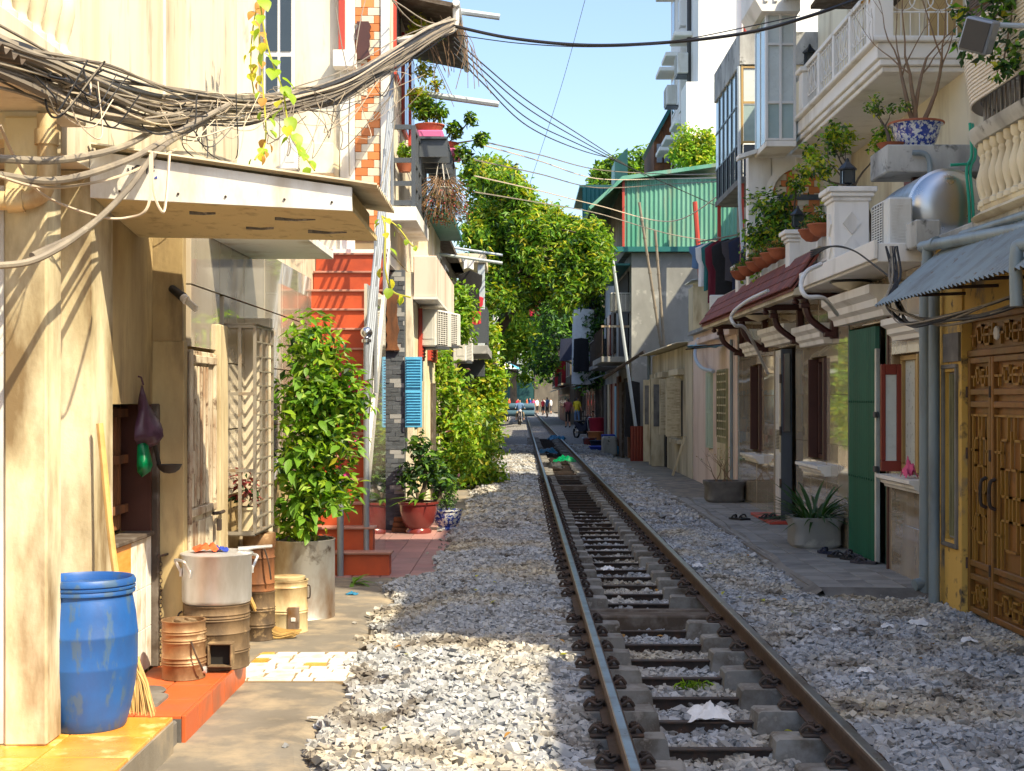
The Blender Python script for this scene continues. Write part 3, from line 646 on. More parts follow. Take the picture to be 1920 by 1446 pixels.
# ---- bags, ladle, lamp, chain
def sack(name, mt, label, px, top, bot, Xw, rx, waist, grp=None, seed=1):
    c = at(px, top, 8.35); rr_ = random.Random(seed); mb = MB(); n = 16; h = c.z-zz(bot, 8.35); vs = []; K = 12
    prof = [.06, .10, .22, .34, .46, .58, .70, .84, .96, 1.0, .82, .0]
    for i in range(K):
        z = c.z-h*i/(K-1)
        for j in range(n):
            a = 2*PI*j/n; q = rx*prof[i]*(1+.16*math.sin(3*a+i*.7+seed)+.08*rr_.uniform(-1, 1))
            vs.append((Xw+max(-.03, .55*q*math.cos(a))+.5*rx*prof[i]*.3, c.y+q*math.sin(a)*1.1+waist*i/K, z+.01*math.sin(2*a+i)))
    fs = [(i*n+j, i*n+(j+1) % n, (i+1)*n+(j+1) % n, (i+1)*n+j) for i in range(K-1) for j in range(n)]
    mb.add(vs, fs)
    mb.tube([(Xw+.01, c.y, c.z), (Xw, c.y-.01, c.z+.045), (Xw-.02, c.y, c.z+.05)], .006, 5)
    return tag(mb.build(name, m[mt], smooth=60, org=(Xw, c.y, c.z-h)), label, 'bag')
sack('purple_bag', 'bagpurple', 'dark translucent purple plastic bag hanging on the window wall', 262, 722, 842, -2.23, .145, .05, seed=2)
sack('green_bag', 'baggreen', 'green plastic bag hanging below the purple one at the rusty window', 236, 775, 892, -2.225, .075, -.02, seed=5)
ld = thing('ladle', 'blackened ladle with a rusty bowl hanging beside the plastic bags', 'ladle', (-2.2, 8.55, 1.2))
c = Vector((-2.13, 8.60, 1.29))
mb = MB(); prof = [(.0, -.052), (.035, -.046), (.06, -.028), (.075, 0), (.079, .004), (.072, .002), (.055, -.024), (.03, -.04), (0, -.045)]
mb.lathe(prof, c, 20); mb.build('bowl', m['darkiron'], ld, smooth=60)
MB().tube([c+Vector((-.06, 0, .0)), c+Vector((-.075, -.03, .10)), c+Vector((-.08, -.07, .22)), c+Vector((-.09, -.09, .30))], [.013, .012, .010, .009], 7).build('handle', m['darkiron'], ld, smooth=True)
lp = thing('bulb_lamp', 'compact fluorescent bulb in a black holder on the wall above the rusty door', 'lamp', (-2.1, 8.78, 2.3))
p0, p1, p2, p3 = at(322, 541, 8.80), at(344, 558, 8.72), at(350, 564, 8.70), at(368, 580, 8.62)
MB().tube([p0, p0.lerp(p1, .5), p1], [.024, .026, .03], 10).build('holder', m['black'], lp, smooth=True)
MB().tube([p1, p2], .027, 10).build('collar', m['whitepaint'], lp, smooth=True)
mb = MB(); d = (p3-p2)
for s in (-1, 0, 1): mb.tube(arc([p2+Vector((s*.006, .0, s*.012)), p3+Vector((s*.006, 0, s*.012))], 2), .0075, 7)
mb.tube([p3+Vector((-.006, 0, -.012)), p3+d*.05, p3+Vector((.006, 0, .012))], .0075, 7); mb.build('bulb', m['whitetile'], lp, smooth=True)
cn_ = thing('chain', 'rusty chain hanging from a bolt beside the white wall tiles', 'chain', (-2.22, 8.76, .05))
lkm = MB().tube([(math.cos(a)*.009, 0, math.sin(a)*.016) for a in [2*PI*k/8 for k in range(8)]], .003, 4, close=True).mesh('link', m['iron'], smooth=True)
for k in range(26): wlink('link', lkm, cn_, (-2.222, 8.757, .06+k*.0255), (0, 0, PI/2*(k % 2)+.3))
mb = MB(); mb.tube([(-2.24, 8.72, .72), (-2.20, 8.72, .73), (-2.19, 8.80, .73)], .008, 6); mb.box(-2.235, -2.22, 8.71, 8.735, .62, .74, c=.004); mb.build('bolt', m['iron'], cn_)

# ---- stoves, pot, cans
def can(mb, c, r, h, ribs=(), n=32, lip=.006, wall=.006, bottom=True):
    pr = [(0, .0), (r, 0), (r+lip*.5, .006), (r, .012)]
    for z in ribs: pr += [(r, z-.008), (r+.007, z), (r, z+.008)]
    pr += [(r, h-.012), (r+lip, h-.006), (r+lip, h), (r-wall, h), (r-wall, h*.25), (0, h*.24)]
    return mb.lathe(pr, c, n)
sv = thing('coal_stove', 'wide blackened coal stove drum holding the aluminium pot on the red platform', 'stove', (-1.885, 8.80, .04))
can(MB(), (-1.885, 8.80, .04), .198, .39, (.10, .115, .22, .30, .315, .335)).build('drum', m['burntcan'], sv, smooth=50)
q = Vector((-1.86, 8.60, .13)); mb = MB()
for b in ((-.075, .075, -.06, .03, -.09, -.078), (-.075, .075, -.06, .03, .045, .057), (-.075, -.062, -.06, .03, -.078, .045), (.062, .075, -.06, .03, -.078, .045)): mb.box(q.x+b[0]+.045, q.x+b[1]+.045, q.y+b[2], q.y+b[3], q.z+b[4]+.035, q.z+b[5]+.035, c=.004)
mb.build('fire_door', m['burntcan'], sv); B(q.x-.017, q.x+.107, q.y-.012, q.y+.02, q.z-.043, q.z+.08).build('opening', m['holeblack'], sv)  # near-black plate fills the fire opening
mb = MB(); mb.tube(arc([(-2.09, 8.76, .38), (-2.11, 8.74, .36), (-2.11, 8.74, .28), (-2.09, 8.76, .26)], 4), .007, 6); mb.build('handle', m['iron'], sv, smooth=True)
pt = thing('cooking_pot', 'large dented aluminium cooking pot with a lid on the coal stove', 'pot', (-1.885, 8.80, .432))
pc = (-1.885, 8.80, .432)
MB().lathe([(0, 0), (.195, 0), (.208, .012), (.212, .03), (.213, .29), (.219, .296), (.219, .302), (.208, .302), (.206, .03), (0, .02)], pc, 44).build('body', m['alu'], pt, smooth=45)
MB().lathe([(.221, .300), (.223, .306), (.20, .314), (.12, .322), (.05, .325), (0, .325)], pc, 44).build('lid', m['alu'], pt, smooth=45)
for a in (-2.45, .7):
    d = Vector((math.cos(a), math.sin(a), 0)); t = Vector((-d.y, d.x, 0)); o_ = Vector(pc)+d*.213
    mb = MB(); mb.tube(arc([o_+t*-.06+Vector((0, 0, .20)), o_+t*-.062+d*.025+Vector((0, 0, .25)), o_+t*-.05+d*.04+Vector((0, 0, .275)), o_+t*.05+d*.04+Vector((0, 0, .275)), o_+t*.062+d*.025+Vector((0, 0, .25)), o_+t*.06+Vector((0, 0, .20))], 4), .009, 7)
    for s in (-1, 1): mb.box(o_.x+t.x*s*.06-.008, o_.x+t.x*s*.06+.008, o_.y+t.y*s*.06-.008, o_.y+t.y*s*.06+.008, pc[2]+.17, pc[2]+.22, c=.003)
    mb.build('handle', m['alu'], pt, smooth=True)
MB().tube([(-1.75, 8.78, .765), (-1.55, 8.84, .775)], [.012, .010], 7).build('lid_handle', m['alu'], pt, smooth=True)
def rag(name, mt, label, cat, c, sx, sy, sz, seed):
    rr_ = random.Random(seed); n = 14; vs = []
    ph = [rr_.uniform(0, 6) for _ in range(6)]
    for i in range(n):
        for j in range(n):
            u, v = i/(n-1)*2-1, j/(n-1)*2-1; f = max(0, 1-(u*u+v*v)*.6)
            vs.append((c[0]+u*sx*(.9+.15*math.sin(v*3+ph[0])), c[1]+v*sy*(.9+.15*math.sin(u*3+ph[1])), c[2]+sz*f*(.6+.35*math.sin(u*5+ph[2])*math.sin(v*4+ph[3])+.2*math.sin(u*9+v*7+ph[4]))+.002))
    fs = [(i*n+j, i*n+j+1, (i+1)*n+j+1, (i+1)*n+j) for i in range(n-1) for j in range(n-1)]
    return tag(MB().add(vs, fs).build(name, m[mt], smooth=60, org=c), label, cat)
rag('orange_rag', 'cloth_orange', 'crumpled orange rag lying on the pot lid', 'cloth', (-1.925, 8.70, .757), .085, .05, .06, 3)
rag('blue_rag', 'cloth_blue', 'small blue and white rag lying on the pot lid', 'cloth', (-1.845, 8.72, .755), .05, .045, .04, 9)
cf = thing('charcoal_can', 'small rusty ribbed tin bucket in front of the coal stove', 'tin can', (-2.0, 8.42, .04))
can(MB(), (-2.0, 8.42, .04), .126, .345, (.09, .105, .13, .22, .235, .27, .285)).build('body', m['rustcan'], cf, smooth=50)
MB().tube(arc([(-1.93, 8.31, .27), (-1.90, 8.29, .20), (-1.87, 8.30, .13), (-1.865, 8.32, .10)], 4), .006, 5).build('bail_handle', m['iron'], cf, smooth=True)
MB().lathe([(.0, .0), (.022, .0), (.022, .02), (0, .02)], (-1.882, 8.40, .09), 12, 'x').build('plug', m['alu'], cf)
mb = MB(); [mb.box(-2.0+R.uniform(-.07, .05), -2.0+R.uniform(.06, .08), 8.42+R.uniform(-.06, .0), 8.42+R.uniform(.02, .05), .36, .38+R.uniform(0, .015), c=.004, rot=Euler((.1, .2, R.uniform(0, 3)))) for _ in range(4)]
mb.build('charcoal', m['burntcan'], cf)
cs = thing('rusty_can_stack', 'tall rusty drum made of stacked tins behind the aluminium pot', 'tin can', (-1.955, 10.6, -.1))
can(MB(), (-1.955, 10.6, -.1), .115, .36, (.10, .12, .22, .24)).build('lower_can', m['burntcan'], cs, smooth=50)
can(MB(), (-1.955, 10.6, .262), .112, .33, (.06, .25)).build('middle_can', m['rustwood'], cs, smooth=50)
MB().lathe([(.118, 0), (.122, .02), (.122, .09), (.115, .10), (.03, .105), (0, .105)], (-1.955, 10.6, .593), 28).build('cap', m['rustcan'], cs, smooth=50)
MB().tube(arc([(-1.90, 10.48, .60), (-1.86, 10.46, .48), (-1.845, 10.47, .36)], 4), .007, 5).build('bail_handle', m['iron'], cs, smooth=True)
cc = thing('cream_stove_can', 'small cream painted tin stove with rust streaks beside the galvanised tub', 'stove', (-1.80, 10.95, -.1))
can(MB(), (-1.80, 10.95, -.1), .152, .40, (.155, .175, .35)).build('body', m['creamcan'], cc, smooth=50)
MB().lathe([(.13, .40), (.135, .425), (.06, .43), (0, .43)], (-1.80, 10.95, -.1), 24).build('lid', m['creamcan'], cc, smooth=50)
B(-1.775, -1.69, 10.785, 10.83, -.06, .11, c=.004).build('air_plate', m['galv'], cc); B(-1.75, -1.715, 10.778, 10.80, .0, .03, c=.003).build('latch', m['acwhite'], cc)
for s in (-1, 1): MB().tube(arc([(-1.80+s*.15, 10.93, .26), (-1.80+s*.175, 10.92, .25), (-1.80+s*.175, 10.92, .17), (-1.80+s*.15, 10.93, .16)], 4), .006, 5).build('handle', m['iron'], cc, smooth=True)
hb = thing('hand_broom', 'curved yellow straw hand broom lying against the cream tin stove', 'broom', (-1.85, 10.55, -.1))
MB().tube([(-2.02, 10.42, .30), (-1.96, 10.50, .12)], .016, 7).build('handle', m['bamboo'], hb, smooth=True)
mb = MB()
for k in range(110):
    a = R.uniform(0, 2*PI); q = R.random()**.5
    o1 = Vector((math.cos(a)*q*.02, math.sin(a)*q*.02, math.sin(a+1)*q*.02)); w_ = R.uniform(-1, 1)
    pp = [Vector((-1.96, 10.50, .12))+o1*.6, Vector((-1.90, 10.56, .0))+o1*1.4, Vector((-1.82+.01*w_, 10.60, -.06))+o1*1.8, Vector((-1.68+.03*w_, 10.62+.02*w_, -.07+abs(w_)*.025))+o1]
    mb.tube(arc(pp, 3), [.004]*9+[.002], 3, cap=False)
mb.build('bristles', m['straw'], hb)
tb = thing('galvanised_tub', 'big rust stained galvanised tub planter holding the tall green bush', 'planter', (-1.81, 11.72, -.1))
can(MB(), (-1.81, 11.72, -.1), .27, .64, (), 40).build('body', m['galv'], tb, smooth=50)
MB().lathe([(.262, .57), (.15, .59), (0, .60)], (-1.81, 11.72, -.1), 24).build('soil', m['soil'], tb)
# ================================================================ plant helpers
def leafset(C, size, up=.5, asp=.5, rng=NR, out=None):
    """folded kite leaves: C (n,3) centres, size scalar or (n,) -> verts, tris"""
    n = len(C); size = np.broadcast_to(size, (n,))*rng.uniform(.65, 1.25, n)
    nrm = rng.normal(size=(n, 3)); nrm[:, 2] = np.abs(nrm[:, 2])+up
    if out is not None: nrm += out
    nrm /= np.linalg.norm(nrm, axis=1)[:, None]
    t = rng.normal(size=(n, 3)); t[:, 2] -= .35; t -= nrm*(t*nrm).sum(1)[:, None]; t /= np.linalg.norm(t, axis=1)[:, None]
    b = np.cross(nrm, t); s = size[:, None]
    P = [C-t*s*.5, C+b*s*asp*.5+nrm*s*.10-t*s*.05, C+t*s*.55-nrm*s*.10, C-b*s*asp*.5+nrm*s*.10-t*s*.05]
    V = np.stack(P, 1).reshape(-1, 3); i = np.arange(n)[:, None]*4
    Fc = np.concatenate([i+[0, 1, 2], i+[0, 2, 3]], 1).reshape(-1, 3)
    return V, Fc
def cloud(clumps, n, shell=.55, rng=NR, fuzz=(.8, 1.12)):
    r3 = np.array([np.prod(c[1]) if hasattr(c[1], '__len__') else c[1]**3 for c in clumps])**.75; p = r3/r3.sum()
    k = rng.choice(len(clumps), n, p=p); d = rng.normal(size=(n, 3)); d /= np.linalg.norm(d, axis=1)[:, None]
    rad = (shell+(1-shell)*rng.random(n)**.7)*np.where(rng.random(n) < .25, rng.random(n), 1)
    cen = np.array([tuple(c[0]) for c in clumps])[k]; rr_ = np.array([c[1] if hasattr(c[1], '__len__') else (c[1],)*3 for c in clumps])[k]
    return cen+d*rad[:, None]*rr_*rng.uniform(*fuzz, n)[:, None], d
def foliage(name, clumps, n, size, mats, wts, parent, shell=.5, asp=.5, up=.4, tips=None, fuzz=(.8, 1.15)):
    C, d = cloud(clumps, n, shell, fuzz=fuzz); V, Fc = leafset(C, size, up, asp, out=d*.6)
    mi = NR.choice(len(mats), n, p=np.array(wts)/sum(wts))
    if tips is not None:                      # some leaves on each clump's upper side take the first colour
        hi = (d[:, 2] > .35) & (NR.random(n) < tips); mi = np.where(hi, 0, mi)
    V = V-np.array(wl(parent))
    o = link(name, npmesh(name, V, Fc, [m[k] for k in mats], False, np.repeat(mi, 2)), parent); stuff(o) if parent is None else None; return o
def branch(mb, p, d, L, r, depth, ends, rng, n=6, spread=.6, up=.15):
    pts = [Vector(p)]; rs = [r]; dd = Vector(d).normalized()
    for k in range(4):
        dd = (dd+Vector((rng.uniform(-1, 1), rng.uniform(-1, 1), rng.uniform(-.6, 1)*up*2))*.22).normalized()
        pts.append(pts[-1]+dd*L/4); rs.append(r*(1-.14*(k+1)))
    mb.tube(pts, rs, n if depth > 1 else 4)
    if depth == 0: ends.append(pts[-1]); return
    for k in range(rng.choice((2, 3))):
        d2 = (dd+Vector((rng.uniform(-1, 1), rng.uniform(-1, 1), rng.uniform(-.5, 1)*.8))*spread).normalized()
        branch(mb, pts[-1-rng.choice((0, 0, 1))], d2, L*rng.uniform(.6, .85), rs[-1]*.8, depth-1, ends, rng, n, spread, up)
# a nicer leaf for plants near enough to pick leaves out
def leaf_mesh(name, L, Wd, mt, bend=.25, heart=0):
    mb = MB(); prof = [0, .62, .95, 1.0, .82, .48, 0]; n = len(prof); vs = []
    for i, w_ in enumerate(prof):
        t = i/(n-1); y = L*t; z = -bend*L*t*t; b = -heart*L*.12 if i == 1 else 0
        vs += [(-w_*Wd/2, y+b, z+.12*Wd*w_), (0, y, z), (w_*Wd/2, y+b, z+.12*Wd*w_)]
    fs = []
    for i in range(n-1):
        a = 3*i; fs += [(a, a+1, a+4, a+3), (a+1, a+2, a+5, a+4)]
    return mb.add(vs, fs).mesh(name, mt, smooth=True)
LM = {k: leaf_mesh('leaf', L, wd, m[mt], bd, ht) for k, (L, wd, mt, bd, ht) in dict(
    bush=(.10, .045, 'leafbright', .25, 0), bush2=(.13, .058, 'leaf', .3, 0), heart=(.085, .075, 'leafbright', .3, 1), hearty=(.085, .075, 'leafyellow', .3, 1), dry=(.075, .06, 'leafdry', .5, .6),
    blade=(.55, .035, 'leafdark', .55, 0), blade2=(.32, .045, 'leaf', .5, 0), red=(.11, .06, 'leafred', .3, 0), bred=(.11, .07, 'leafdark', .3, 0), bushy=(.09, .04, 'leafyellow', .3, 0)).items()}
def leaf_at(parent, key, p, yaw, pitch, roll=0, s=1):
    return wlink('leaf', LM[key], parent, p, Euler((pitch, roll, yaw), 'XYZ'), s)
def simple_pot(mb, c, r, h, foot=.65, lip=.012, n=24):
    return mb.lathe([(0, 0), (r*foot, 0), (r*foot, .01), (r*.92, h*.55), (r, h*.88), (r+lip, h*.9), (r+lip, h), (r*.9, h), (r*.86, h*.8), (0, h*.8)], c, n)
def potted(name, label, cat, c, r, h, potmat, clumps, n, size, mats, wts, stem=True, grp=None, **kw):
    t = thing(name, label, cat, c, grp); simple_pot(MB(), c, r, h).build('pot', m[potmat], t, smooth=50)
    if stem:
        mb = MB(); 
        for cl in clumps[:6]: mb.tube(arc([Vector(c)+Vector((0, 0, h*.8)), Vector(c).lerp(Vector(cl[0]), .5)+Vector((R.uniform(-.05, .05), 0, .05)), cl[0]], 3), [.012]*5+[.006]*2, 5)
        mb.build('stem', m['twig'], t)
    foliage('foliage', clumps, n, size, mats, wts, t, **kw); return t
# ---- the tall bush in the tub
bu = thing('potted_bush', 'tall leafy green bush with pink flowers growing from the galvanised tub', 'bush', (-1.78, 11.7, .48))
mb = MB(); ends = []; rr = random.Random(4); stems = []
for k in range(9):
    x, z = R.uniform(-.24, .26), R.uniform(1.2, 2.35); pts = arc([(-1.80+R.uniform(-.12, .12), 11.7+R.uniform(-.1, .1), .46), (-1.75+x*.6, 11.68+R.uniform(-.15, .1), .5+(z-.5)*.5), (-1.70+x, 11.65+R.uniform(-.2, .2), z)], 8)
    mb.tube(pts, np.linspace(.009, .003, len(pts)), 5); stems.append(pts)
mb.build('stem', m['vinestem'], bu)
cl = [((-1.72, 11.68, 2.12), (.25, .28, .28)), ((-1.62, 11.64, 1.80), (.32, .3, .26)), ((-1.80, 11.62, 1.62), (.28, .28, .26)), ((-1.60, 11.62, 1.36), (.30, .3, .24)), ((-1.80, 11.6, 1.15), (.24, .26, .26)), ((-1.66, 11.6, .92), (.26, .26, .22)), ((-1.82, 11.6, .72), (.22, .22, .2)), ((-1.42, 11.62, 1.66), (.2, .22, .26)), ((-1.5, 11.64, .98), (.16, .2, .18))]
foliage('foliage', cl, 3400, .10, ['leafbright', 'leaf', 'leafdark', 'leafyellow'], [.42, .45, .12, .01], bu, shell=.4, asp=.42, fuzz=(.75, 1.3))
for k in range(250):
    c_, r_ = cl[R.choice((0, 1, 1, 2, 2, 3, 3, 4, 4, 5, 5, 6, 6, 7, 8))]; a = R.uniform(-2.6, .3); b = R.uniform(-.8, 1.2)
    p = Vector(c_)+Vector((math.cos(a)*math.cos(b)*r_[0], math.sin(a)*math.cos(b)*r_[1], math.sin(b)*r_[2]))*R.uniform(.85, 1.1)
    leaf_at(bu, R.choice(('bush', 'bush', 'bush2', 'bush', 'bushy') if R.random() < .1 else ('bush', 'bush2', 'bush2')), p, a-PI/2+R.uniform(-.8, .8), R.uniform(-.7, .4), R.uniform(-.5, .5), R.uniform(.7, 1.15))
cf_ = [((-1.42, 11.6, 1.95), .10), ((-1.36, 11.6, 1.75), .09), ((-1.40, 11.6, 1.55), .10), ((-1.38, 11.6, 1.35), .08), ((-1.30, 11.6, 1.78), .06), ((-1.44, 11.58, 1.12), .07)]
foliage('flower', cf_, 46, .05, ['flower'], [1], bu, asp=.8)
# caged plant and small leaf rosette on the pavement
cp = potted('caged_plant', 'red and green foliage plant in a beige pot inside the window cage', 'potted plant', (-1.98, 10.22, .745), .082, .17, 'creamdoor', [((-1.98, 10.22, 1.03), (.1, .13, .14))], 60, .06, ['leafdark', 'leafred'], [.5, .5])
for k in range(34):
    a = R.uniform(-PI, PI); leaf_at(cp, R.choice(('red', 'bred', 'red')), (-1.98+math.cos(a)*.05, 10.22+math.sin(a)*.07, R.uniform(.94, 1.16)), a-PI/2, R.uniform(-.3, .7), 0, R.uniform(.6, .95))
ro = thing('leaf_rosette', 'small green strap leaved plant lying on the pavement by the stair foot', 'plant', (-1.66, 13.7, -.1))
for k in range(14): leaf_at(ro, 'blade2', (-1.62, 13.7, -.09), -PI/2+R.uniform(-1.7, 1.7), R.uniform(-.1, .8), 0, R.uniform(.6, 1.0))
rag('blue_litter', 'bluebag', 'scrap of blue plastic by the foot of the galvanised tub', 'litter', (-1.55, 13.0, -.098), .06, .05, .03, 4)

# ================================================================ house with the red outside staircase
sh = thing('stair_house', 'house with red outside staircase, orange and white brick column and grey balcony', 'house', (-2.0, 15, -.1))
S = lambda n, mt, *b, **k: B(*b, **k).build(n, m[mt], sh)
S('upper_wall', 'whitewall', -6.5, -2.14, 18.2, 22.4, 3.60, 8.5)
S('side_wall', 'whitewall', -2.139, -1.706, 18.28, 22.4, 3.60, 8.5)
S('corner_strip', 'whitepaint', -2.32, -2.13, 18.15, 18.27, 3.60, 8.5, c=.006); S('corner_strip', 'whitepaint', -1.80, -1.69, 18.15, 18.275, 3.60, 8.5, c=.006)
S('floor_slab', 'whitepaint', -6.5, -1.72, 18.1, 22.4, 3.45, 3.595)
S('back_wall', 'stairred', -4.5, -1.74, 17.9, 18.08, -.1, 3.449)
S('wall', 'whitewall', -6.5, -2.50, 14.32, 17.88, -.1, 3.44)
brk = S('brick_column', 'grout', -2.129, -1.801, 18.2, 18.28, 3.61, 8.5)
bw, bh = .157, .1005
for r_ in range(34):
    z = 3.72+r_*.1025
    for c_ in range(3):
        x = -2.127+c_*.16-(.08 if r_ % 2 else 0); x0, x1 = max(x, -2.128), min(x+bw, -1.803)
        if x1-x0 < .02: continue
        mt = 'brickorange' if (c_+r_//1) % 2 == (0 if r_ % 4 < 2 else 1) else 'brickwhite'
        B(x0, x1, 18.175, 18.199, z, z+bh-.003, c=.004).build('brick', m[mt], brk, org=(x0, 18.2, z))
mb = MB(); rr_ = random.Random(3)
pts = [(-2.115+.04*rr_.random(), 6.02+.06*k) for k in range(9)]+[(-1.96+.04*rr_.random(), 6.50-.06*k) for k in range(9)]
mb.prism(pts, 'y', 18.12, 18.174); mb.build('carved_plaque', m['darkwood'], sh)
# window on the frontal wall
w1 = S('window', 'frame', -3.29, -2.90, 18.13, 18.2, 5.36, 7.4, c=.005)
for x0, x1, z0, z1 in ((-3.255, -3.11, 5.43, 6.05), (-3.07, -2.935, 5.43, 6.05), (-3.255, -3.11, 6.12, 7.3), (-3.07, -2.935, 6.12, 7.3)): B(x0, x1, 18.118, 18.129, z0, z1).build('pane', m['glassdark'], w1)
S('ledge', 'cream', -2.90, -2.33, 17.6, 18.19, 4.48, 4.86, c=.008)
S('window', 'redpaint', -2.33, -2.25, 18.09, 18.148, 6.1, 7.4, c=.004); S('sill', 'whitepaint', -2.38, -2.10, 17.92, 18.148, 5.88, 6.09, c=.006)
# side windows
for y0, z0, z1 in ((18.9, 6.0, 7.0), (20.2, 5.5, 6.9), (21.4, 5.5, 6.9)):
    w2 = B(-1.708, -1.665, y0, y0+.75, z0, z1, c=.005).build('window', m['redpaint'], sh); B(-1.67, -1.66, y0+.06, y0+.34, z0+.06, z1-.06).build('pane', m['glassdark'], w2); B(-1.67, -1.66, y0+.40, y0+.69, z0+.06, z1-.06).build('pane', m['glassdark'], w2)
rf = MB().prism([(-4.6, 7.75), (-.90, 6.98), (-.90, 6.92), (-4.6, 7.68)], 'y', 19.0, 22.6).build('roof', m['oldwood'], sh)
MB().tube([(-.87, 18.9, 6.96), (-.87, 22.6, 6.92)], .05, 8).build('gutter', m['pvc'], rf, smooth=True)
MB().tube(arc([(-.88, 19.05, 6.94), (-.88, 19.05, 6.75), (-.92, 19.05, 6.64), (-1.08, 19.05, 6.58), (-1.68, 19.1, 6.5)], 4), .045, 8).build('downpipe', m['pvc'], rf, smooth=True)
# stairs
for i in range(15):
    z1 = -.1+.237*(i+1); y0 = 14.42+.2*i; xr = -1.34 if i == 0 else (-1.53 if i == 1 else -1.66)
    stp = S('stair_step', 'stairred', -2.49, xr, y0, y0+.215 if i < 14 else y0+.4, -.1 if i < 4 else z1-.5, z1-.026)
    B(-2.49, xr+.025, y0-.03, y0+.20, z1-.025, z1, c=.005).build('tread', m['stairnose'], stp)
S('stair_side', 'glosstile', -1.655, -1.625, 14.95, 17.0, -.1, 2.9)
MB().prism([(14.75, .60), (14.95, .60), (17.4, 3.42), (17.4, 3.62), (14.75, .80)], 'x', -1.624, -1.605).build('stringer', m['pvc'], sh)
for k in range(4): MB().tube([(-1.60, 14.62, 1.55+k*.22), (-1.60, 17.6, 5.05+k*.22)], .017, 8).build('handrail', m['greysteel'], sh, smooth=True)
for y in (15.6, 16.6, 17.58): MB().tube([(-1.60, y, .6+(y-14.62)*1.175), (-1.60, y, 2.28+(y-14.62)*1.175)], .022, 6).build('rail_post', m['greysteel'], sh, smooth=True)
MB().tube([(-1.83, 14.36, -.1), (-1.83, 14.36, .86)], .034, 10).build('newel_post', m['greysteel'], sh, smooth=True)
np_ = MB().tube([(-1.595, 14.62, .13), (-1.595, 14.62, 2.30)], .030, 12).build('newel_post', m['greysteel'], sh, smooth=True)
MB().ball((-1.595, 14.62, 2.37), .062, 16, 10).build('ball_finial', m['steel'], np_, smooth=True); MB().lathe([(.05, 2.27), (.05, 2.30), (.03, 2.31)], (-1.595, 14.62, 0), 14).build('collar', m['steel'], np_, smooth=True)
# dark slate pier with staggered pale blocks
sp = S('slate_pier', 'slatedark', -1.90, -1.595, 19.42, 19.55, -.1, 3.449)
for r_ in range(58):
    z = -.09+r_*.0605; x = -1.898-(r_*0.06) % .16
    while x < -1.597:
        x1 = x+.16; a, b = max(x, -1.898), min(x1, -1.597)
        if b-a > .015: 
            lt = (int(round((x+5)/.16))+r_//2) % 4 == 0 and r_ % 4 < 3
            B(a, b-.002, 19.40-R.uniform(0, .012), 19.419, z, z+.058).build('slate', m['slatelight' if lt else 'slatedark'], sp, org=(a, 19.4, z))
        x = x1
mb = MB(); rr_ = random.Random(8); pts = [(-1.85+.03*rr_.random(), 2.35+.07*k) for k in range(12)]+[(-1.70+.04*rr_.random(), 3.12-.07*k) for k in range(12)]
mb.prism(pts, 'y', 19.33, 19.39); mb.build('carved_plaque', m['rustwood'], sh)
# grey side balcony
gb = S('balcony', 'boardwhite', -1.77, -1.36, 18.35, 20.8, 3.99, 4.17, c=.006)
for x in (-1.745, -1.40): B(x-.028, x+.028, 18.40, 18.45, 4.17, 5.23).build('post', m['darkgrey'], gb)
for z in (4.20, 4.45, 4.75, 5.18): B(-1.716, -1.429, 18.405, 18.445, z, z+.06).build('rail', m['darkgrey'], gb)
for z in (4.20, 4.45, 4.75, 5.18): B(-1.42, -1.38, 18.451, 20.8, z, z+.06).build('rail', m['darkgrey'], gb)
for k in range(4): B(-1.425, -1.375, 18.95+k*.55, 19.0+k*.55, 4.17, 5.23).build('post', m['darkgrey'], gb)
shf = S('planter_shelf', 'darkgrey', -1.40, -1.02, 19.4, 22.0, 5.24, 5.27)
for k in range(6): B(-1.40, -1.01, 19.45+k*.48, 19.48+k*.48, 5.0, 5.24).build('strut', m['darkgrey'], shf)
for k, (px, y0) in enumerate(((-1.28, 19.8), (-1.12, 21.2))):
    t = B(px-.24, px+.2, y0-.3, y0+.35, 5.272, 5.38, c=.02).build('planter_tray', m['pinkplastic'])
    tag(t, ('front', 'rear')[k]+' pink plastic tray under potted plants on the grey balcony shelf', 'tray')
potted('balcony_plant', 'leafy plant in a brown bowl on the front pink tray', 'potted plant', (-1.28, 19.8, 5.38), .2, .12, 'terracotta', [((-1.36, 19.8, 5.74), .2), ((-1.18, 19.8, 5.70), .17), ((-1.42, 19.9, 5.86), .14)], 650, .085, ['leaf', 'leafbright', 'leafdark'], [.5, .3, .2])
potted('trailing_plant', 'straggly leafy plant leaning out from the rear pink tray', 'potted plant', (-1.12, 21.2, 5.38), .18, .12, 'terracotta', [((-1.0, 21, 5.66), .14), ((-.74, 20.9, 5.8), .12), ((-.6, 20.9, 5.5), .13), ((-.85, 20.9, 5.3), .14)], 520, .1, ['leaf', 'leafdark', 'leafbright'], [.4, .4, .2])
potted('inner_balcony_plant', 'small potted plant behind the rails of the grey balcony', 'potted plant', (-1.56, 19.0, 4.72), .12, .16, 'terracotta', [((-1.56, 19.0, 5.0), .12)], 140, .08, ['leafbright', 'leaf'], [.6, .4])
hg = thing('hanging_basket', 'dry twiggy hanging basket plant below the pink trays', 'hanging plant', (-1.11, 20, 4.3))
simple_pot(MB(), (-1.11, 20, 4.46), .14, .2).build('pot', m['whitepaint'], hg, smooth=50)
for k in range(5):
    a = k*1.25; MB().tube([(-1.11+.13*math.cos(a), 20+.13*math.sin(a), 4.66), (-1.14, 20, 5.24)], .006, 4).build('wire', m['pvc'], hg)
mb = MB()
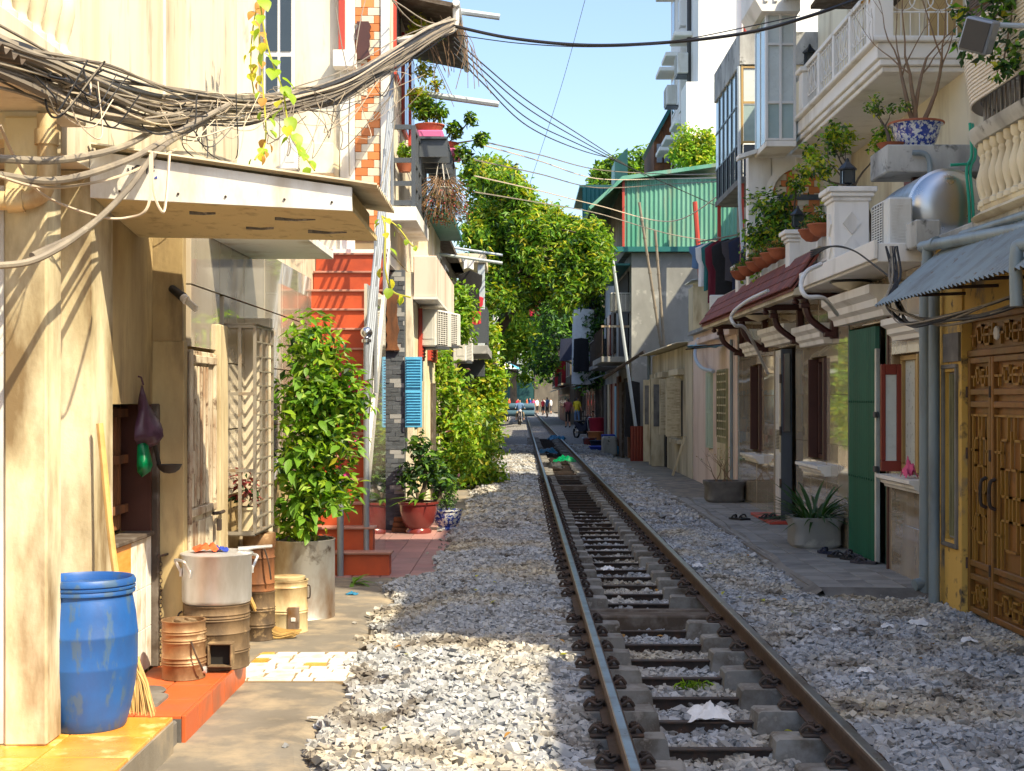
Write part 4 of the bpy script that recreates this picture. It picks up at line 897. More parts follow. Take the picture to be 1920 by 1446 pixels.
for k in range(300):
    a = R.uniform(0, 2*PI); r_ = R.uniform(.15, .42); p0 = Vector((-1.11, 20, 4.62)); p2 = p0+Vector((math.cos(a)*r_, math.sin(a)*r_, R.uniform(-.48, .12))); p1 = p0.lerp(p2, .5)+Vector((0, 0, .12)); mb.tube(arc([p0, p1, p2], 3), .004, 3, cap=False)
stuff(mb.build('twigs', m['twig'], hg))
foliage('foliage', [((-1.08, 20, 4.44), (.42, .36, .33))], 1900, .04, ['leafdry', 'leafdark', 'leafred'], [.25, .5, .25], hg, shell=.3)
for k, (y, z, x1) in enumerate(((19.6, 6.98, -.30), (20, 5.86, -.32), (26, 4.2, -.35), (31.5, 4.9, -.42))):
    tag(MB().tube([(-1.6, y, z+.15), (x1, y, z-.03)], .045 if k < 2 else .028, 8).build('drying_pole', m['bluepipe'], smooth=True, org=(-1.25, y, z)), ['upper white drying pole jutting from the roof edge of the stair house', 'lower white drying pole jutting over the street from the stair house', 'third white drying pole along the street, over the two air conditioners', 'farthest white drying pole before the big tree'][k], 'pole', 'drying poles on the left houses')
# AC beside the frontal window
def ac_mesh(w_, h_, d_):
    mb = MB(); mb.box(-w_/2, w_/2, -d_/2, d_/2, 0, h_, c=.02); b = mb.mesh('body', m['acwhite'])
    g = MB(); n = 15
    for i in range(n): g.box(-w_*.42, w_*.2, -d_/2-.012, -d_/2-.002, h_*.08+i*h_*.84/n, h_*.08+i*h_*.84/n+.012)
    for i in range(5): g.box(-w_*.42+i*w_*.155, -w_*.415+i*w_*.155+.005, -d_/2-.016, -d_/2-.008, h_*.06, h_*.94)
    gr = g.mesh('grille', m['acwhite']); bk = B(-w_*.43, w_*.21, -d_/2-.003, -d_/2+.01, h_*.05, h_*.95).mesh('fan_opening', m['acdark'])
    f = MB(); f.lathe([(.02, 0), (.05, .01), (.05, .02)], n=12, axis='y')
    for k in range(4):
        a = k*PI/2; f.box(.03, h_*.38, -.004, .004, -.05, .05, rot=Euler((0, a, 0)), piv=(0, 0, 0))
    fm = f.mesh('fan', m['acdark'])
    sd = MB(); 
    for i in range(12): sd.box(w_/2-.002, w_/2+.006, -d_*.35, d_*.35, h_*.12+i*h_*.065, h_*.12+i*h_*.065+.008)
    pn = B(-w_/2-.006, -w_/2+.002, -d_*.35, d_*.2, h_*.2, h_*.9, c=.003).mesh('side_panel', m['acwhite'])
    bk2 = MB(); bk2.box(-w_*.36, w_*.36, -d_/2, d_/2+.08, -.03, 0)
    return b, gr, bk, fm, sd.mesh('louvre', m['acwhite']), pn, bk2.mesh('wall_bracket', m['darkgrey']), h_, w_, d_
ACM = ac_mesh(.78, .54, .28)
def ac(loc, rz, label, s=1):
    t = thing('air_conditioner', label, 'air conditioner', loc, 'outdoor air conditioner units'); t.rotation_euler = (0, 0, rz); t.scale = (s, s, s)
    for n_, me in zip(('body', 'grille', 'fan_opening', 'fan', 'louvre', 'side_panel', 'wall_bracket'), ACM[:7]):
        o = link(n_, me, t)
        if n_ == 'fan': o.location = (-.78*.11, -.145, .27)
    return t
ac((-2.86, 17.75, 4.5), PI*.5, 'white air conditioner half hidden by vines beside the left window', .8)

# ================================================================ houses further along on the left
hb_ = thing('balcony_house', 'pale house with a rusty concrete balcony and blue shutters past the slate pier', 'house', (-2.2, 22, -.1))
T = lambda n, mt, *b, **k: B(*b, **k).build(n, m[mt], hb_)
T('wall', 'cream', -4.5, -1.50, 19.62, 22.39, -.1, 3.44); T('wall', 'cream', -4.5, -1.50, 22.41, 26.2, -.1, 4.6)
T('wall', 'whitewall', -1.592, -1.498, 19.56, 19.7, -.1, 3.1)
T('balcony', 'pinkwall', -1.49, -1.17, 19.58, 24.6, 3.10, 3.66, c=.01); T('balcony_soffit', 'whitepaint', -1.49, -1.16, 19.56, 24.62, 3.06, 3.098)
bs = B(-1.585, -1.355, 19.34, 19.38, 1.30, 2.26, c=.004).build('shutter', m['bluepaint'], hb_, org=(-1.5, 19.36, 1.8))
for k in range(24):
    if k == 12: continue
    B(-1.565, -1.375, 19.325, 19.345, 1.34+k*.0375, 1.37+k*.0375, rot=Euler((.5, 0, 0))).build('slat', m['bluepaint'], bs)
T('shutter', 'bluepaint', -1.50, -1.47, 19.9, 20.5, 1.30, 2.26)
for y0, z0, z1, mt in ((20.6, 2.25, 3.0, 'redpaint'), (22.6, 2.3, 3.02, 'redpaint'), (23.6, 2.3, 3.02, 'redpaint')):
    w2 = B(-1.495, -1.44, y0, y0+.62, z0, z1, c=.005).build('shutter', m[mt], hb_)
    for k in range(14): B(-1.442, -1.425, y0+.05, y0+.57, z0+.05+k*.047, z0+.075+k*.047).build('slat', m[mt], w2)
for y0, mt in ((20.4, 'creamdoor'), (23.4, 'oldwood')): T('door', mt, -1.497, -1.46, y0, y0+.9, -.1, 1.95, c=.006)
ac((-1.28, 21.0, 2.45), PI*.42, 'first air conditioner under the rusty balcony, nearer the camera'); ac((-1.24, 23.2, 2.55), PI*.42, 'second air conditioner under the rusty balcony, nearer the tree')
T('roof', 'tealsheet', -4.6, -1.1, 22.45, 26.3, 4.61, 4.68)
def row_house(name, label, side, X, y0, y1, h, wall, dcol, seed, depth=5, balc=True, bmat='midfacade', awn=None, z0=-.1):
    """plain street house: wall, doors, windows with panes, balcony, roof, awning"""
    r_ = random.Random(seed); s = 1 if side == 'r' else -1
    t = thing(name, label, 'house', (X+s*1, (y0+y1)/2, z0)); xb = X+s*depth
    B(X, xb, y0, y1, z0, h, c=0).build('wall', m[wall], t)
    def face(n, mt, d0, d1, a, b, c, e, p=t, ch_=.006): return B(X-s*d0, X-s*d1, a, b, c, e, c=ch_).build(n, m[mt], p)
    y = y0+.5
    while y+1.0 < y1:
        d = face('door', dcol, -.01, .03, y, y+.95, z0, 2.05); face('pane', 'darkvoid', .031, .035, y+.1, y+.42, .9, 1.9, d, 0)
        if y+2.3 < y1:
            w_ = face('window', dcol, -.01, .04, y+1.3, y+2.0, .9, 1.95); [face('pane', 'glassdark', .041, .045, y+1.36+k*.32, y+1.62+k*.32, .96, 1.89, w_, 0) for k in range(2)]
        if h > 4.4:
            w_ = face('window', 'frame', -.01, .03, y+.2, y+1.4, 3.3, 4.5); [face('pane', 'glassdark', .031, .036, y+.26+k*.4, y+.58+k*.4, 3.36, 4.44, w_, 0) for k in range(3)]
        if h > 7:
            w_ = face('window', 'frame', -.01, .03, y+.2, y+1.4, 6., 7.0); [face('pane', 'glassdark', .031, .036, y+.26+k*.4, y+.58+k*.4, 6.06, 6.94, w_, 0) for k in range(3)]
        y += r_.uniform(2.6, 3.6)
    if balc and h > 4:
        b_ = face('balcony', bmat, 0, .62, y0+.4, y1-.5, 2.65, 2.80, t, .01)
        for k in range(int((y1-y0-1)/.14)): B(X-s*.58, X-s*.60, y0+.45+k*.14, y0+.47+k*.14, 2.8, 3.55).build('bar', m['iron'], b_)
        face('rail', 'iron', .56, .62, y0+.4, y1-.5, 3.55, 3.6, b_)
    if awn:
        MB().corr((X-s*.02, y0+.3, 2.6), (-s, 0, -.3), (0, 1, 0), .95, (y1-y0)*.7, .014, .09).build('awning', m[awn], t)
    B(X-s*.25, xb, y0-.05, y1+.02, h, h+.08).build('roof', m['oldwood'], t); return t
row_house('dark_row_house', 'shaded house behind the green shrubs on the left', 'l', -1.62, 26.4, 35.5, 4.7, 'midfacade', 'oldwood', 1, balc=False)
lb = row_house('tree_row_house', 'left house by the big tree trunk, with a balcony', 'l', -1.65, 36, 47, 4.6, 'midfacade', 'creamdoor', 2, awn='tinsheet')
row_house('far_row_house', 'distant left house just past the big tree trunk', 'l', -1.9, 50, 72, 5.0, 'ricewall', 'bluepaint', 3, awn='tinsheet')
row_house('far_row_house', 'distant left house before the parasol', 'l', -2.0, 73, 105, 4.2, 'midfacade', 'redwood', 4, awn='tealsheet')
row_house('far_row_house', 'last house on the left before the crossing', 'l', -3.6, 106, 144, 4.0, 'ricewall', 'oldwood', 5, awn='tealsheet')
# bits on the left between balcony house and tree
bx_ = thing('corner_balcony', 'concrete balcony with posts on the left house below the tree crown', 'balcony', (-1.3, 30, 2.4))
B(-1.62, -.70, 29.5, 33.5, 2.62, 2.80, c=.01).build('slab', m['greycement'], bx_); B(-1.62, -.80, 31.5, 34, 4.70, 4.92, c=.02).build('hood', m['ricewall'], bx_)
B(-.98, -.82, 31.6, 31.8, 2.8, 4.7, c=.01).build('post', m['bluepipe'], bx_); B(-.95, -.87, 33.2, 33.3, 2.8, 4.7, c=.01).build('post', m['rustdoor'], bx_)
for k in range(10): B(-.75, -.72, 29.55+k*.19, 29.58+k*.19, 2.8, 3.6).build('bar', m['darkgrey'], bx_)
B(-1.55, -.72, 29.52, 29.6, 2.85, 3.55).build('panel', m['darkgrey'], bx_)
tag(B(-1.42, -.82, 31.6, 31.75, 2.18, 2.56, c=.01).build('sign_box', m['darkgrey'], org=(-1.4, 31.7, 2.2)), 'blank dark grey sign box hanging under the concrete balcony', 'sign')
ac((-1.2, 29.2, 2.45), PI*.45, 'third air conditioner, low by the concrete balcony below the tree')
# ================================================================ gate house, nearest on the right
gh = thing('gate_house', 'ochre house with ornate brass coloured folding gate and curved balcony, nearest on the right', 'house', (4.2, 10, -.1))
G = lambda n, mt, *b, **k: B(*b, **k).build(n, m[mt], gh)
G('wall', 'yellowwall', 3.62, 3.90, 11.70, 11.82, -.1, 3.0); G('wall', 'yellowwall', 3.62, 3.90, 12.17, 12.45, -.1, 3.0)
G('wall', 'yellowwall', 3.62, 3.90, 11.82, 12.17, -.1, .50); G('wall', 'yellowwall', 3.62, 3.90, 11.82, 12.17, 1.92, 3.0)
G('wall', 'yellowwall', 3.64, 8, 2, 11.69, 2.36, 3.0); G('wall', 'yellowwall', 3.62, 8, 2.0, 8.2, -.1, 2.355)
G('core', 'darkfacade', 3.91, 8, 8.21, 12.45, -.1, 3.0); G('shadow_storey', 'yellowwall', 4.40, 8, 5.9, 8.2, 3.06, 8.1); G('shadow_storey', 'yellowwall', 4.40, 8, 8.21, 12.4, 3.06, 9.9); G('shadow_storey', 'yellowwall', 4.0, 8, -8, 5.89, 3.06, 5.8)  # unseen storeys, heights stepped to shape the shadow edge on the gravel
nw = G('window', 'greycement', 3.66, 3.74, 11.83, 12.16, .51, 1.915); B(3.655, 3.659, 11.87, 12.12, .56, 1.86).build('pane', m['darkvoid'], nw)
for k in range(6): MB().tube([(3.645, 11.88+k*.046, .53), (3.645, 11.88+k*.046, 1.9)], .007, 5).build('bar', m['olivedoor'], nw)
for a, b, c, d in ((11.79, 11.825, .47, 1.95), (12.165, 12.20, .47, 1.95)): B(3.595, 3.625, a, b, c, d, c=.006).build('frame', m['concretedark'], nw)
for c, d in ((.44, .475), (1.945, 1.98)): B(3.593, 3.627, 11.785, 12.205, c, d, c=.006).build('frame', m['concretedark'], nw)
G('wall', 'concretedark', 3.598, 3.625, 11.72, 12.15, 2.0, 2.24)
# folding gate with fret bars
def bars(segs, y0, z0, w_, h_, X, th=.018, dep=.022):
    mb = MB()
    for (a, b, c, d) in segs:
        ya, yb = y0-a*w_, y0-c*w_; za, zb = z0+b*h_, z0+d*h_
        mb.box(X, X+dep, min(ya, yb)-th/2, max(ya, yb)+th/2, min(za, zb)-th/2, max(za, zb)+th/2)
    return mb
FRET = [(.0, .5, .25, .5), (.25, .5, .25, .85), (.25, .85, .45, .85), (.45, .85, .45, .25), (.45, .25, .3, .25), (.3, .25, .3, .65), (.55, .5, 1, .5), (.75, .5, .75, .15), (.75, .15, .55, .15), (.55, .15, .55, .75), (.55, .75, .7, .75), (.85, .5, .85, .85), (.12, .5, .12, .15), (.45, .5, .55, .5)]
MEAN = [(.2, .0, .2, .30), (.2, .30, .45, .30), (.45, .30, .45, .45), (.45, .45, .2, .45), (.2, .45, .2, .62), (.8, 0, .8, .30), (.8, .30, .55, .30), (.55, .30, .55, .45), (.55, .45, .8, .45), (.8, .45, .8, .62), (.33, .62, .67, .62), (.33, .62, .33, .12), (.67, .62, .67, .12), (.33, .12, .67, .12), (.5, .62, .5, .85), (.2, .62, .2, .8), (.2, .8, .4, .8), (.4, .8, .4, .95), (.8, .62, .8, .8), (.8, .8, .6, .8), (.6, .8, .6, .95), (0, .72, .2, .72), (1, .72, .8, .72), (0, .2, .2, .2), (1, .2, .8, .2), (.08, .0, .08, .95), (.92, .0, .92, .95), (0, .95, 1, .95)]
gt = G('gate', 'goldgate', 3.70, 3.72, 8.25, 11.69, 2.03, 2.36)
for k in range(5): bars(FRET, 11.66-k*.66, 2.09, .64, .22, 3.675).build('fret_bar', m['goldgatelight'], gt)
B(3.66, 3.75, 8.25, 11.69, 2.03, 2.085, c=.006).build('rail', m['goldgate'], gt); B(3.66, 3.75, 8.25, 11.69, 2.315, 2.36, c=.006).build('rail', m['goldgate'], gt)
MB().lathe([(.0, -.004), (.052, -.004), (.056, .004), (.056, .012)], (3.668, 11.0, 2.20), 8, 'x').build('house_plaque', m['paperwhite'], gt)
yL = 11.685
for k, w_ in enumerate((.56, .84, .84, .84)):
    y0 = yL-.012; lf = B(3.705, 3.72, y0-w_, y0, -.04, 2.02).build('gate_leaf', m['goldgate'], gh)
    for (a, b) in ((0, .05), (w_-.05, w_)): B(3.66, 3.712, y0-b, y0-a, -.05, 2.025, c=.006).build('stile', m['goldgate'], lf)
    for z in (-.05, .22, .33, 1.62, 1.72, 1.975): B(3.665, 3.71, y0-w_+.051, y0-.051, z, z+.05, c=.006).build('rail', m['goldgate'], lf)
    bars(FRET, y0-.06, .0, w_-.12, .22, 3.672).build('fret_bar', m['goldgatelight'], lf); bars(FRET, y0-.06, 1.77, w_-.12, .2, 3.672).build('fret_bar', m['goldgatelight'], lf)
    bars(MEAN, y0-.06, .39, w_-.12, 1.23, 3.672).build('fret_bar', m['goldgatelight'], lf)
    for z in (.3, 1.2, 1.7): MB().tube([(3.66, y0+.004, z), (3.66, y0+.004, z+.09)], .014, 6).build('hinge', m['iron'], lf)
    if k < 2: MB().tube(arc([(3.665, y0-(w_-.1 if k == 0 else .1), .83), (3.62, y0-(w_-.1 if k == 0 else .1), .87), (3.62, y0-(w_-.1 if k == 0 else .1), 1.03), (3.665, y0-(w_-.1 if k == 0 else .1), 1.07)], 4), .014, 6).build('handle', m['iron'], lf, smooth=True)
    yL = y0-w_
# tin canopy
tc_ = MB().corr((3.63, 8.0, 3.02), (-.66, 0, -.55), (0, 1, 0), .86, 3.95, .014, .095).build('tin_canopy', m['tinsheet'], gh, smooth=True)
for k in range(5): MB().tube([(3.62, 8.4+k*.8, 2.55), (3.1, 8.4+k*.8, 2.53)], .014, 5).build('strut', m['iron'], tc_)
G('parapet', 'whitecement', 3.40, 3.62, 12.28, 12.60, 3.0, 3.24, c=.012); G('parapet', 'whitecement', 3.58, 3.72, 8.0, 12.27, 3.0, 3.10, c=.012); G('terrace_floor', 'concretedark', 3.73, 8, 2.0, 12.45, 3.0, 3.06)
# curved balcony
cpath = []
for k in range(13): a = math.radians(90+90*k/12); cpath.append((4.38+.78*math.cos(a), 10.95+.78*math.sin(a)))
cpath += [(3.60, 10.95-.25*k) for k in range(1, 12)]
def offs(path, d):
    out = []
    for i, p in enumerate(path):
        a = path[max(i-1, 0)]; b = path[min(i+1, len(path)-1)]; tx, ty = b[0]-a[0], b[1]-a[1]; l = math.hypot(tx, ty); out.append((p[0]+ty/l*d, p[1]-tx/l*d))
    return out
def sweep(path, prof):
    mb = MB(); rows = [[(x, y, z) for (x, y) in offs(path, d)] for (d, z) in prof]; n = len(path); vs = [v for r_ in rows for v in r_]; k = len(prof)
    mb.add(vs, [(i*n+j, i*n+j+1, ((i+1) % k)*n+j+1, ((i+1) % k)*n+j) for i in range(k) for j in range(n-1)]); return mb
# outward side of this path
sg = 1 if (offs(cpath, .1)[-1][0] < 3.6) else -1
cb = sweep(cpath, [(-.2*sg, 3.07), (.06*sg, 3.07), (.10*sg, 3.10), (.06*sg, 3.13), (.02*sg, 3.15), (.03*sg, 3.18), (-.2*sg, 3.18)]).build('curved_balcony', m['ricewall'], gh, smooth=40)
balm2 = MB().lathe([(r_*.85, z*.83) for r_, z in bpf], n=14).mesh('baluster', m['ricewall'], smooth=True)
acc = 0
for i in range(len(cpath)-1):
    p, q = Vector(cpath[i]), Vector(cpath[i+1]); L_ = (q-p).length
    while acc < L_: v = p+(q-p)*acc/L_; wlink('baluster', balm2, cb, (v.x, v.y, 3.18)); acc += .155
    acc -= L_
sweep(cpath, [(-.06*sg, 3.68), (.07*sg, 3.68), (.09*sg, 3.71), (.11*sg, 3.74), (.12*sg, 3.78), (-.06*sg, 3.78)]).build('cornice', m['whitecement'], cb, smooth=40)
cg2 = sweep(offs(cpath, .02*sg), [(-.008, 4.02), (.008, 4.02), (.008, 4.035), (-.008, 4.035)]).build('cage', m['cagesteel'], cb)
acc = 0
for i in range(len(cpath)-1):
    p, q = Vector(cpath[i]), Vector(cpath[i+1]); L_ = (q-p).length
    while acc < L_: v = p+(q-p)*acc/L_; MB().tube([(v.x, v.y, 3.78), (v.x, v.y, 4.5)], .007, 4).build('bar', m['cagesteel'], cg2); acc += .10
    acc -= L_
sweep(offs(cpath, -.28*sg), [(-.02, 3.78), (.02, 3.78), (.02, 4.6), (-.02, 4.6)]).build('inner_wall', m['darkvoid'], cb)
mb = MB()
for k in range(46): 
    z = 3.98+k*.027; d = .10+.05*math.sin(k*.09)
    mb.m(1 if k > 21 else 0); s_ = sweep(cpath, [((d-.006)*sg, z), ((d+.006)*sg, z+.004), ((d+.006)*sg, z+.022), ((d-.006)*sg, z+.025)]); mb.add(s_.v, s_.f)
mb.build('bamboo_blind', [m['rattan'], m['oldwood']], cb)
for k in range(16): tag(B(3.70, 3.86, 10.9-k*.13, 10.99-k*.13, 3.78, 3.88+.01*(k % 3), c=.004).build('blue_carton', m['bluepaint' if k % 3 else 'paperwhite'], org=(3.75, 10.9-k*.13, 3.78)), ('blue' if k % 3 else 'white')+' carton in the row behind the cage bars of the curved balcony', 'carton', 'cartons behind the balcony cage bars')
# downpipes
MB().tube(arc([(3.56, 12.55, 2.75), (3.56, 12.55, .14), (3.54, 12.55, .07), (3.46, 12.53, .05)], 6), .052, 12).build('downpipe', m['pipe'], gh, smooth=True)
MB().tube([(3.545, 12.22, 2.7), (3.545, 12.22, -.06)], .047, 12).build('downpipe', m['pipe'], gh, smooth=True)
mb = MB(); mb.tube(arc([(3.44, 12.05, 2.72), (3.44, 12.05, 2.93), (3.44, 12.01, 2.975), (3.44, 11.93, 2.98), (3.50, 8.6, 2.80)], 5), .048, 12); mb.tube([(3.44, 12.05, 2.80), (3.44, 12.05, 2.86)], .056, 12); mb.tube([(3.442, 11.9, 2.98), (3.446, 11.8, 2.985)], .056, 12); mb.build('overflow_pipe', m['pipe'], gh, smooth=True)
MB().tube([(3.53, 11.4, 3.0), (3.56, 8.4, 2.96)], .036, 10).build('overflow_pipe', m['pipe'], gh, smooth=True)
MB().tube(arc([(3.3, 8.0, 2.62), (3.05, 8.55, 2.62), (3.0, 8.62, 2.58), (3.0, 8.62, 2.25)], 5), .04, 10).build('overflow_pipe', m['pipe'], gh, smooth=True)
spk = thing('loudspeaker', 'grey box loudspeaker hung on a pipe at the top right', 'loudspeaker', (3.02, 9.5, 4.1))
mb = MB(); rt = Euler((.25, .35, -.5)); mb.box(2.95, 3.14, 9.38, 9.56, 4.0, 4.22, c=.012, rot=rt); mb.build('cabinet', m['greysteel'], spk)
B(2.965, 3.125, 9.365, 9.385, 4.015, 4.205, rot=rt, piv=(3.045, 9.47, 4.11)).build('grille', m['acdark'], spk)
MB().tube([(3.06, 9.48, 4.22), (3.1, 9.5, 4.19), (3.9, 9.6, 4.19)], .018, 8).build('mount_pipe', m['bluepipe'], spk)

# ================================================================ tiled house with terrace
th = thing('tiled_house', 'house clad in glossy brown stone tiles with terrace, red tile eave and green folding door', 'house', (4.5, 18, -.1))
Tn = lambda n, mt, *b, **k: B(*b, **k).build(n, m[mt], th)
Tn('core', 'midfacade', 4.1, 8.5, 12.46, 23.9, -.1, 2.9); Tn('wall_end', 'pinkwall', 3.66, 4.09, 23.84, 23.93, -.1, 2.9)
ops = [(22.35, 21.45, .86, 2.22), (20.42, 18.78, 0.02, 2.40), (17.80, 16.88, .94, 2.20), (15.66, 14.05, .02, 2.46), (13.92, 12.80, 1.0, 2.12)]
def tile_rect(y0, y1, z0, z1):
    ny = max(1, round((y1-y0)/.58)); nz = max(1, round((z1-z0)/.62))
    Tn('wall', 'grout', 3.640, 4.09, y0, y1, z0, z1)
    for i in range(ny):
        for j in range(nz):
            a = y0+(y1-y0)*i/ny; b = y0+(y1-y0)*(i+1)/ny; c = z0+(z1-z0)*j/nz; d = z0+(z1-z0)*(j+1)/nz
            B(3.62+R.uniform(-.0008, .0008), 3.645, a+.0015, b-.0015, c+.0015, d-.0015, c=.0015).build('stone_tile', m['stonetile'], th, org=(3.62, a, c), ).rotation_euler = (0, R.uniform(-.004, .004), R.uniform(-.004, .004))
cur = 23.84
for (a, b, z0, z1) in ops:
    if cur-a > .03: tile_rect(a, cur, .0, 2.9)
    tile_rect(b, a, z1, 2.9)
    if z0 > .1: tile_rect(b, a, .0, z0)
    cur = b
tile_rect(12.47, cur, 0, 2.9)
Tn('plinth', 'concretedark', 3.60, 4.09, 12.47, 23.84, -.1, .003)
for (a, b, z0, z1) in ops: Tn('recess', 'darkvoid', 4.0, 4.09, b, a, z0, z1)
# windows
def win(o, fr, mids, open_=None, glass='glassdark'):
    a, b, z0, z1 = o; w_ = B(3.70, 3.76, b+.005, a-.005, z0+.005, z0+.06, c=.006).build('window', m[fr], th)
    B(3.70, 3.76, b+.005, a-.005, z1-.06, z1-.005, c=.006).build('frame', m[fr], w_)
    for y in [b+.035, a-.035]+[b+(a-b)*t for t in mids]: B(3.70, 3.76, y-.03, y+.03, z0+.061, z1-.061, c=.006).build('frame', m[fr], w_)
    B(3.74, 3.75, b+.05, a-.05, z0+.06, z1-.06).build('pane', m[glass], w_); return w_
w1_ = win(ops[0], 'darkwood', (.5,)); w2_ = win(ops[2], 'darkwood', (.35, .65)); w3_ = win(ops[4], 'goldframe', (.5,), glass='frost')
for (a, z0, z1, w_) in ((22.30, .9, 2.2, w1_), (21.5, .9, 2.2, w1_), (17.78, .96, 2.18, w2_), (16.9, .96, 2.18, w2_)): B(3.58, 3.70, a-.02, a+.02, z0, z1, c=.006).build('shutter', m['darkwood'], w_)
def leafdoor(y, x0, x1, z0, z1, fr, gl, p, rz=0):
    l_ = B(x0, x1, y-.02, y+.02, z0, z0+.10, c=.006).build('shutter', m[fr], p)
    B(x0, x1, y-.02, y+.02, z1-.10, z1, c=.006).build('rail', m[fr], l_) if False else None
    for b_ in ((x0, x0+.07, z0+.1, z1), (x1-.07, x1, z0+.1, z1), (x0+.07, x1-.07, z1-.10, z1)): pass
    return l_
# open brown casement leaf left of the big window, seen almost face on
lf = B(3.42, 3.615, 13.53, 13.57, 1.0, 1.10, c=.005).build('casement', m['redwood'], th)
for b_ in ((3.42, 3.465, 1.101, 2.02), (3.57, 3.615, 1.101, 2.02), (3.466, 3.569, 1.92, 2.02)): B(b_[0], b_[1], 13.53, 13.57, b_[2], b_[3], c=.005).build('frame', m['redwood'], lf)
B(3.466, 3.569, 13.545, 13.555, 1.10, 1.92).build('pane', m['frost'], lf)
lf = B(3.56, 3.70, 12.80, 12.84, 1.02, 2.10, c=.005).build('casement', m['goldframe'], th)
# sills and moulded lintels
def mould(y0, y1, z, hgt, dep, n='lintel'):
    p = [(3.62, z), (3.62-dep*.45, z), (3.62-dep*.5, z+hgt*.2), (3.62-dep*.7, z+hgt*.32), (3.62-dep*.72, z+hgt*.55), (3.62-dep, z+hgt*.72), (3.62-dep, z+hgt), (3.62, z+hgt)]
    return MB().prism(p, 'y', y0, y1).build(n, m['whitepaint'], th)
mould(21.2, 22.6, 2.36, .20, .16); mould(18.55, 20.65, 2.44, .24, .2); mould(16.6, 18.05, 2.34, .24, .2); mould(13.75, 15.95, 2.50, .30, .26); mould(12.62, 13.55, 2.24, .20, .2)
for a, b, z in ((21.25, 22.55, .72), (16.65, 18.0, .78), (12.7, 13.9, .84)): mould(a, b, z, .12, .16, 'sill')
# green folding door (concertina slats) and dark half
gd = Tn('folding_door', 'greengate', 3.60, 3.66, 15.63, 15.66, .02, 2.45)
B(3.645, 3.655, 14.46, 15.62, .03, 2.43).build('backing', m['darkvoid'], gd)
for k in range(12):
    y = 15.62-k*.097; MB().prism([(3.64, y-.028), (3.60, y-.036), (3.585, y-.056), (3.60, y-.076), (3.64, y-.084)], 'z', .03, 2.43).build('slat', m['greengate'], gd)
for z in (.85, 1.65): 
    for k in range(12): B(3.576, 3.586, 15.555-k*.097, 15.573-k*.097, z, z+.02).build('rivet_strap', m['greengate'], gd)
B(3.585, 3.63, 14.40, 14.45, .03, 2.2, c=.004).build('edge_strip', m['alu'], gd)
for z in (.95, 1.5): B(3.56, 3.60, 14.33, 14.42, z, z+.06, c=.005).build('lock', m['acdark'], gd)
B(3.66, 3.70, 14.06, 14.30, .03, 2.43).build('folded_leaf', m['greengate'], gd)
Tn('door_frame', 'darkwood', 3.60, 3.70, 14.00, 14.05, .0, 2.52, c=.005); Tn('door_frame', 'concretedark', 3.605, 3.70, 15.665, 15.72, .0, 2.52, c=.005)
# grey metal door, half open
md = Tn('door', 'frame', 3.64, 3.68, 19.72, 20.40, .03, 2.38, c=.005)
for z in range(14): B(3.628, 3.64, 19.80, 20.32, .98+z*.02, .99+z*.02).build('louvre', m['acdark'], md)
for y in (19.82, 20.06, 20.28): B(3.626, 3.64, y-.03, y+.03, 1.35, 2.3, c=.004).build('stile', m['frame'], md); B(3.626, 3.64, y-.03, y+.03, .1, .9, c=.004).build('stile', m['frame'], md)
od = Tn('door', 'darkgrey', 3.47, 3.62, 19.02, 19.06, .03, 2.36, c=.005)
for z in (.5, 1.2, 1.9): B(3.455, 3.475, 19.0, 19.08, z, z+.12, c=.004).build('hinge', m['iron'], od)
B(3.50, 3.59, 18.985, 19.018, 1.25, 2.30, c=.005).build('pane', m['glassdark'], od)
Tn('door_step', 'redpaint', 3.30, 3.60, 18.9, 20.5, .018, .06, c=.006)
cu = MB().corr((3.58, 19.35, .95), (0, 0, 1), (0, 1, 0), 1.3, .3, .02, .09).build('door_curtain', m['creamdoor'], th, smooth=True)
# terrace slab, eave and brackets
sb = Tn('terrace_slab', 'whitepaint', 3.16, 8.5, 12.62, 23.95, 2.905, 3.075, c=.008)
Tn('slab_edge', 'whitepaint', 3.12, 3.155, 12.60, 16.0, 2.93, 3.10, c=.006)
MB().prism([(3.06, 2.86), (3.16, 2.86), (3.16, 2.97), (3.06, 2.93)], 'y', 16.0, 24.05).build('eave_board', m['beigewall'], th)
tm = MB(); tm.lathe([], n=0) if False else None
vs = []; nseg = 5
for i in range(2):
    for j in range(nseg+1): a = PI*j/nseg; vs.append((-.09+.18*i if False else i*.20, -math.cos(a)*.052, math.sin(a)*.028+(.012 if i == 0 else 0)))
for i in range(2):
    for j in range(nseg+1): v = vs[i*(nseg+1)+j]; vs.append((v[0], v[1]*.9, v[2]-.010))
tm.add(vs, [(j, j+1, nseg+2+j, nseg+1+j) for j in range(nseg)]+[(12+j, 12+nseg+1+j, 12+nseg+2+j, 12+j+1) for j in range(nseg)]+[(j, 12+j, 12+j+1, j+1) for j in range(nseg)])
tmm = tm.mesh('roof_tile', m['rooftile'], smooth=True)
ev = MB().prism([(3.04, 2.925), (3.34, 3.35), (3.34, 3.30), (3.04, 2.90)], 'y', 15.98, 24.08).build('tile_eave', m['rooftile'], th)
sl_ = math.atan2(.425, .30)
for j in range(76):
    for r_ in range(3): wlink('roof_tile', tmm, ev, (3.025+r_*.095, 16.05+j*.106, 2.935+r_*.135), (0, -sl_, 0))
MB().tube([(3.345, 15.95, 3.37), (3.345, 24.1, 3.37)], .035, 8).build('ridge', m['beigewall'], ev)
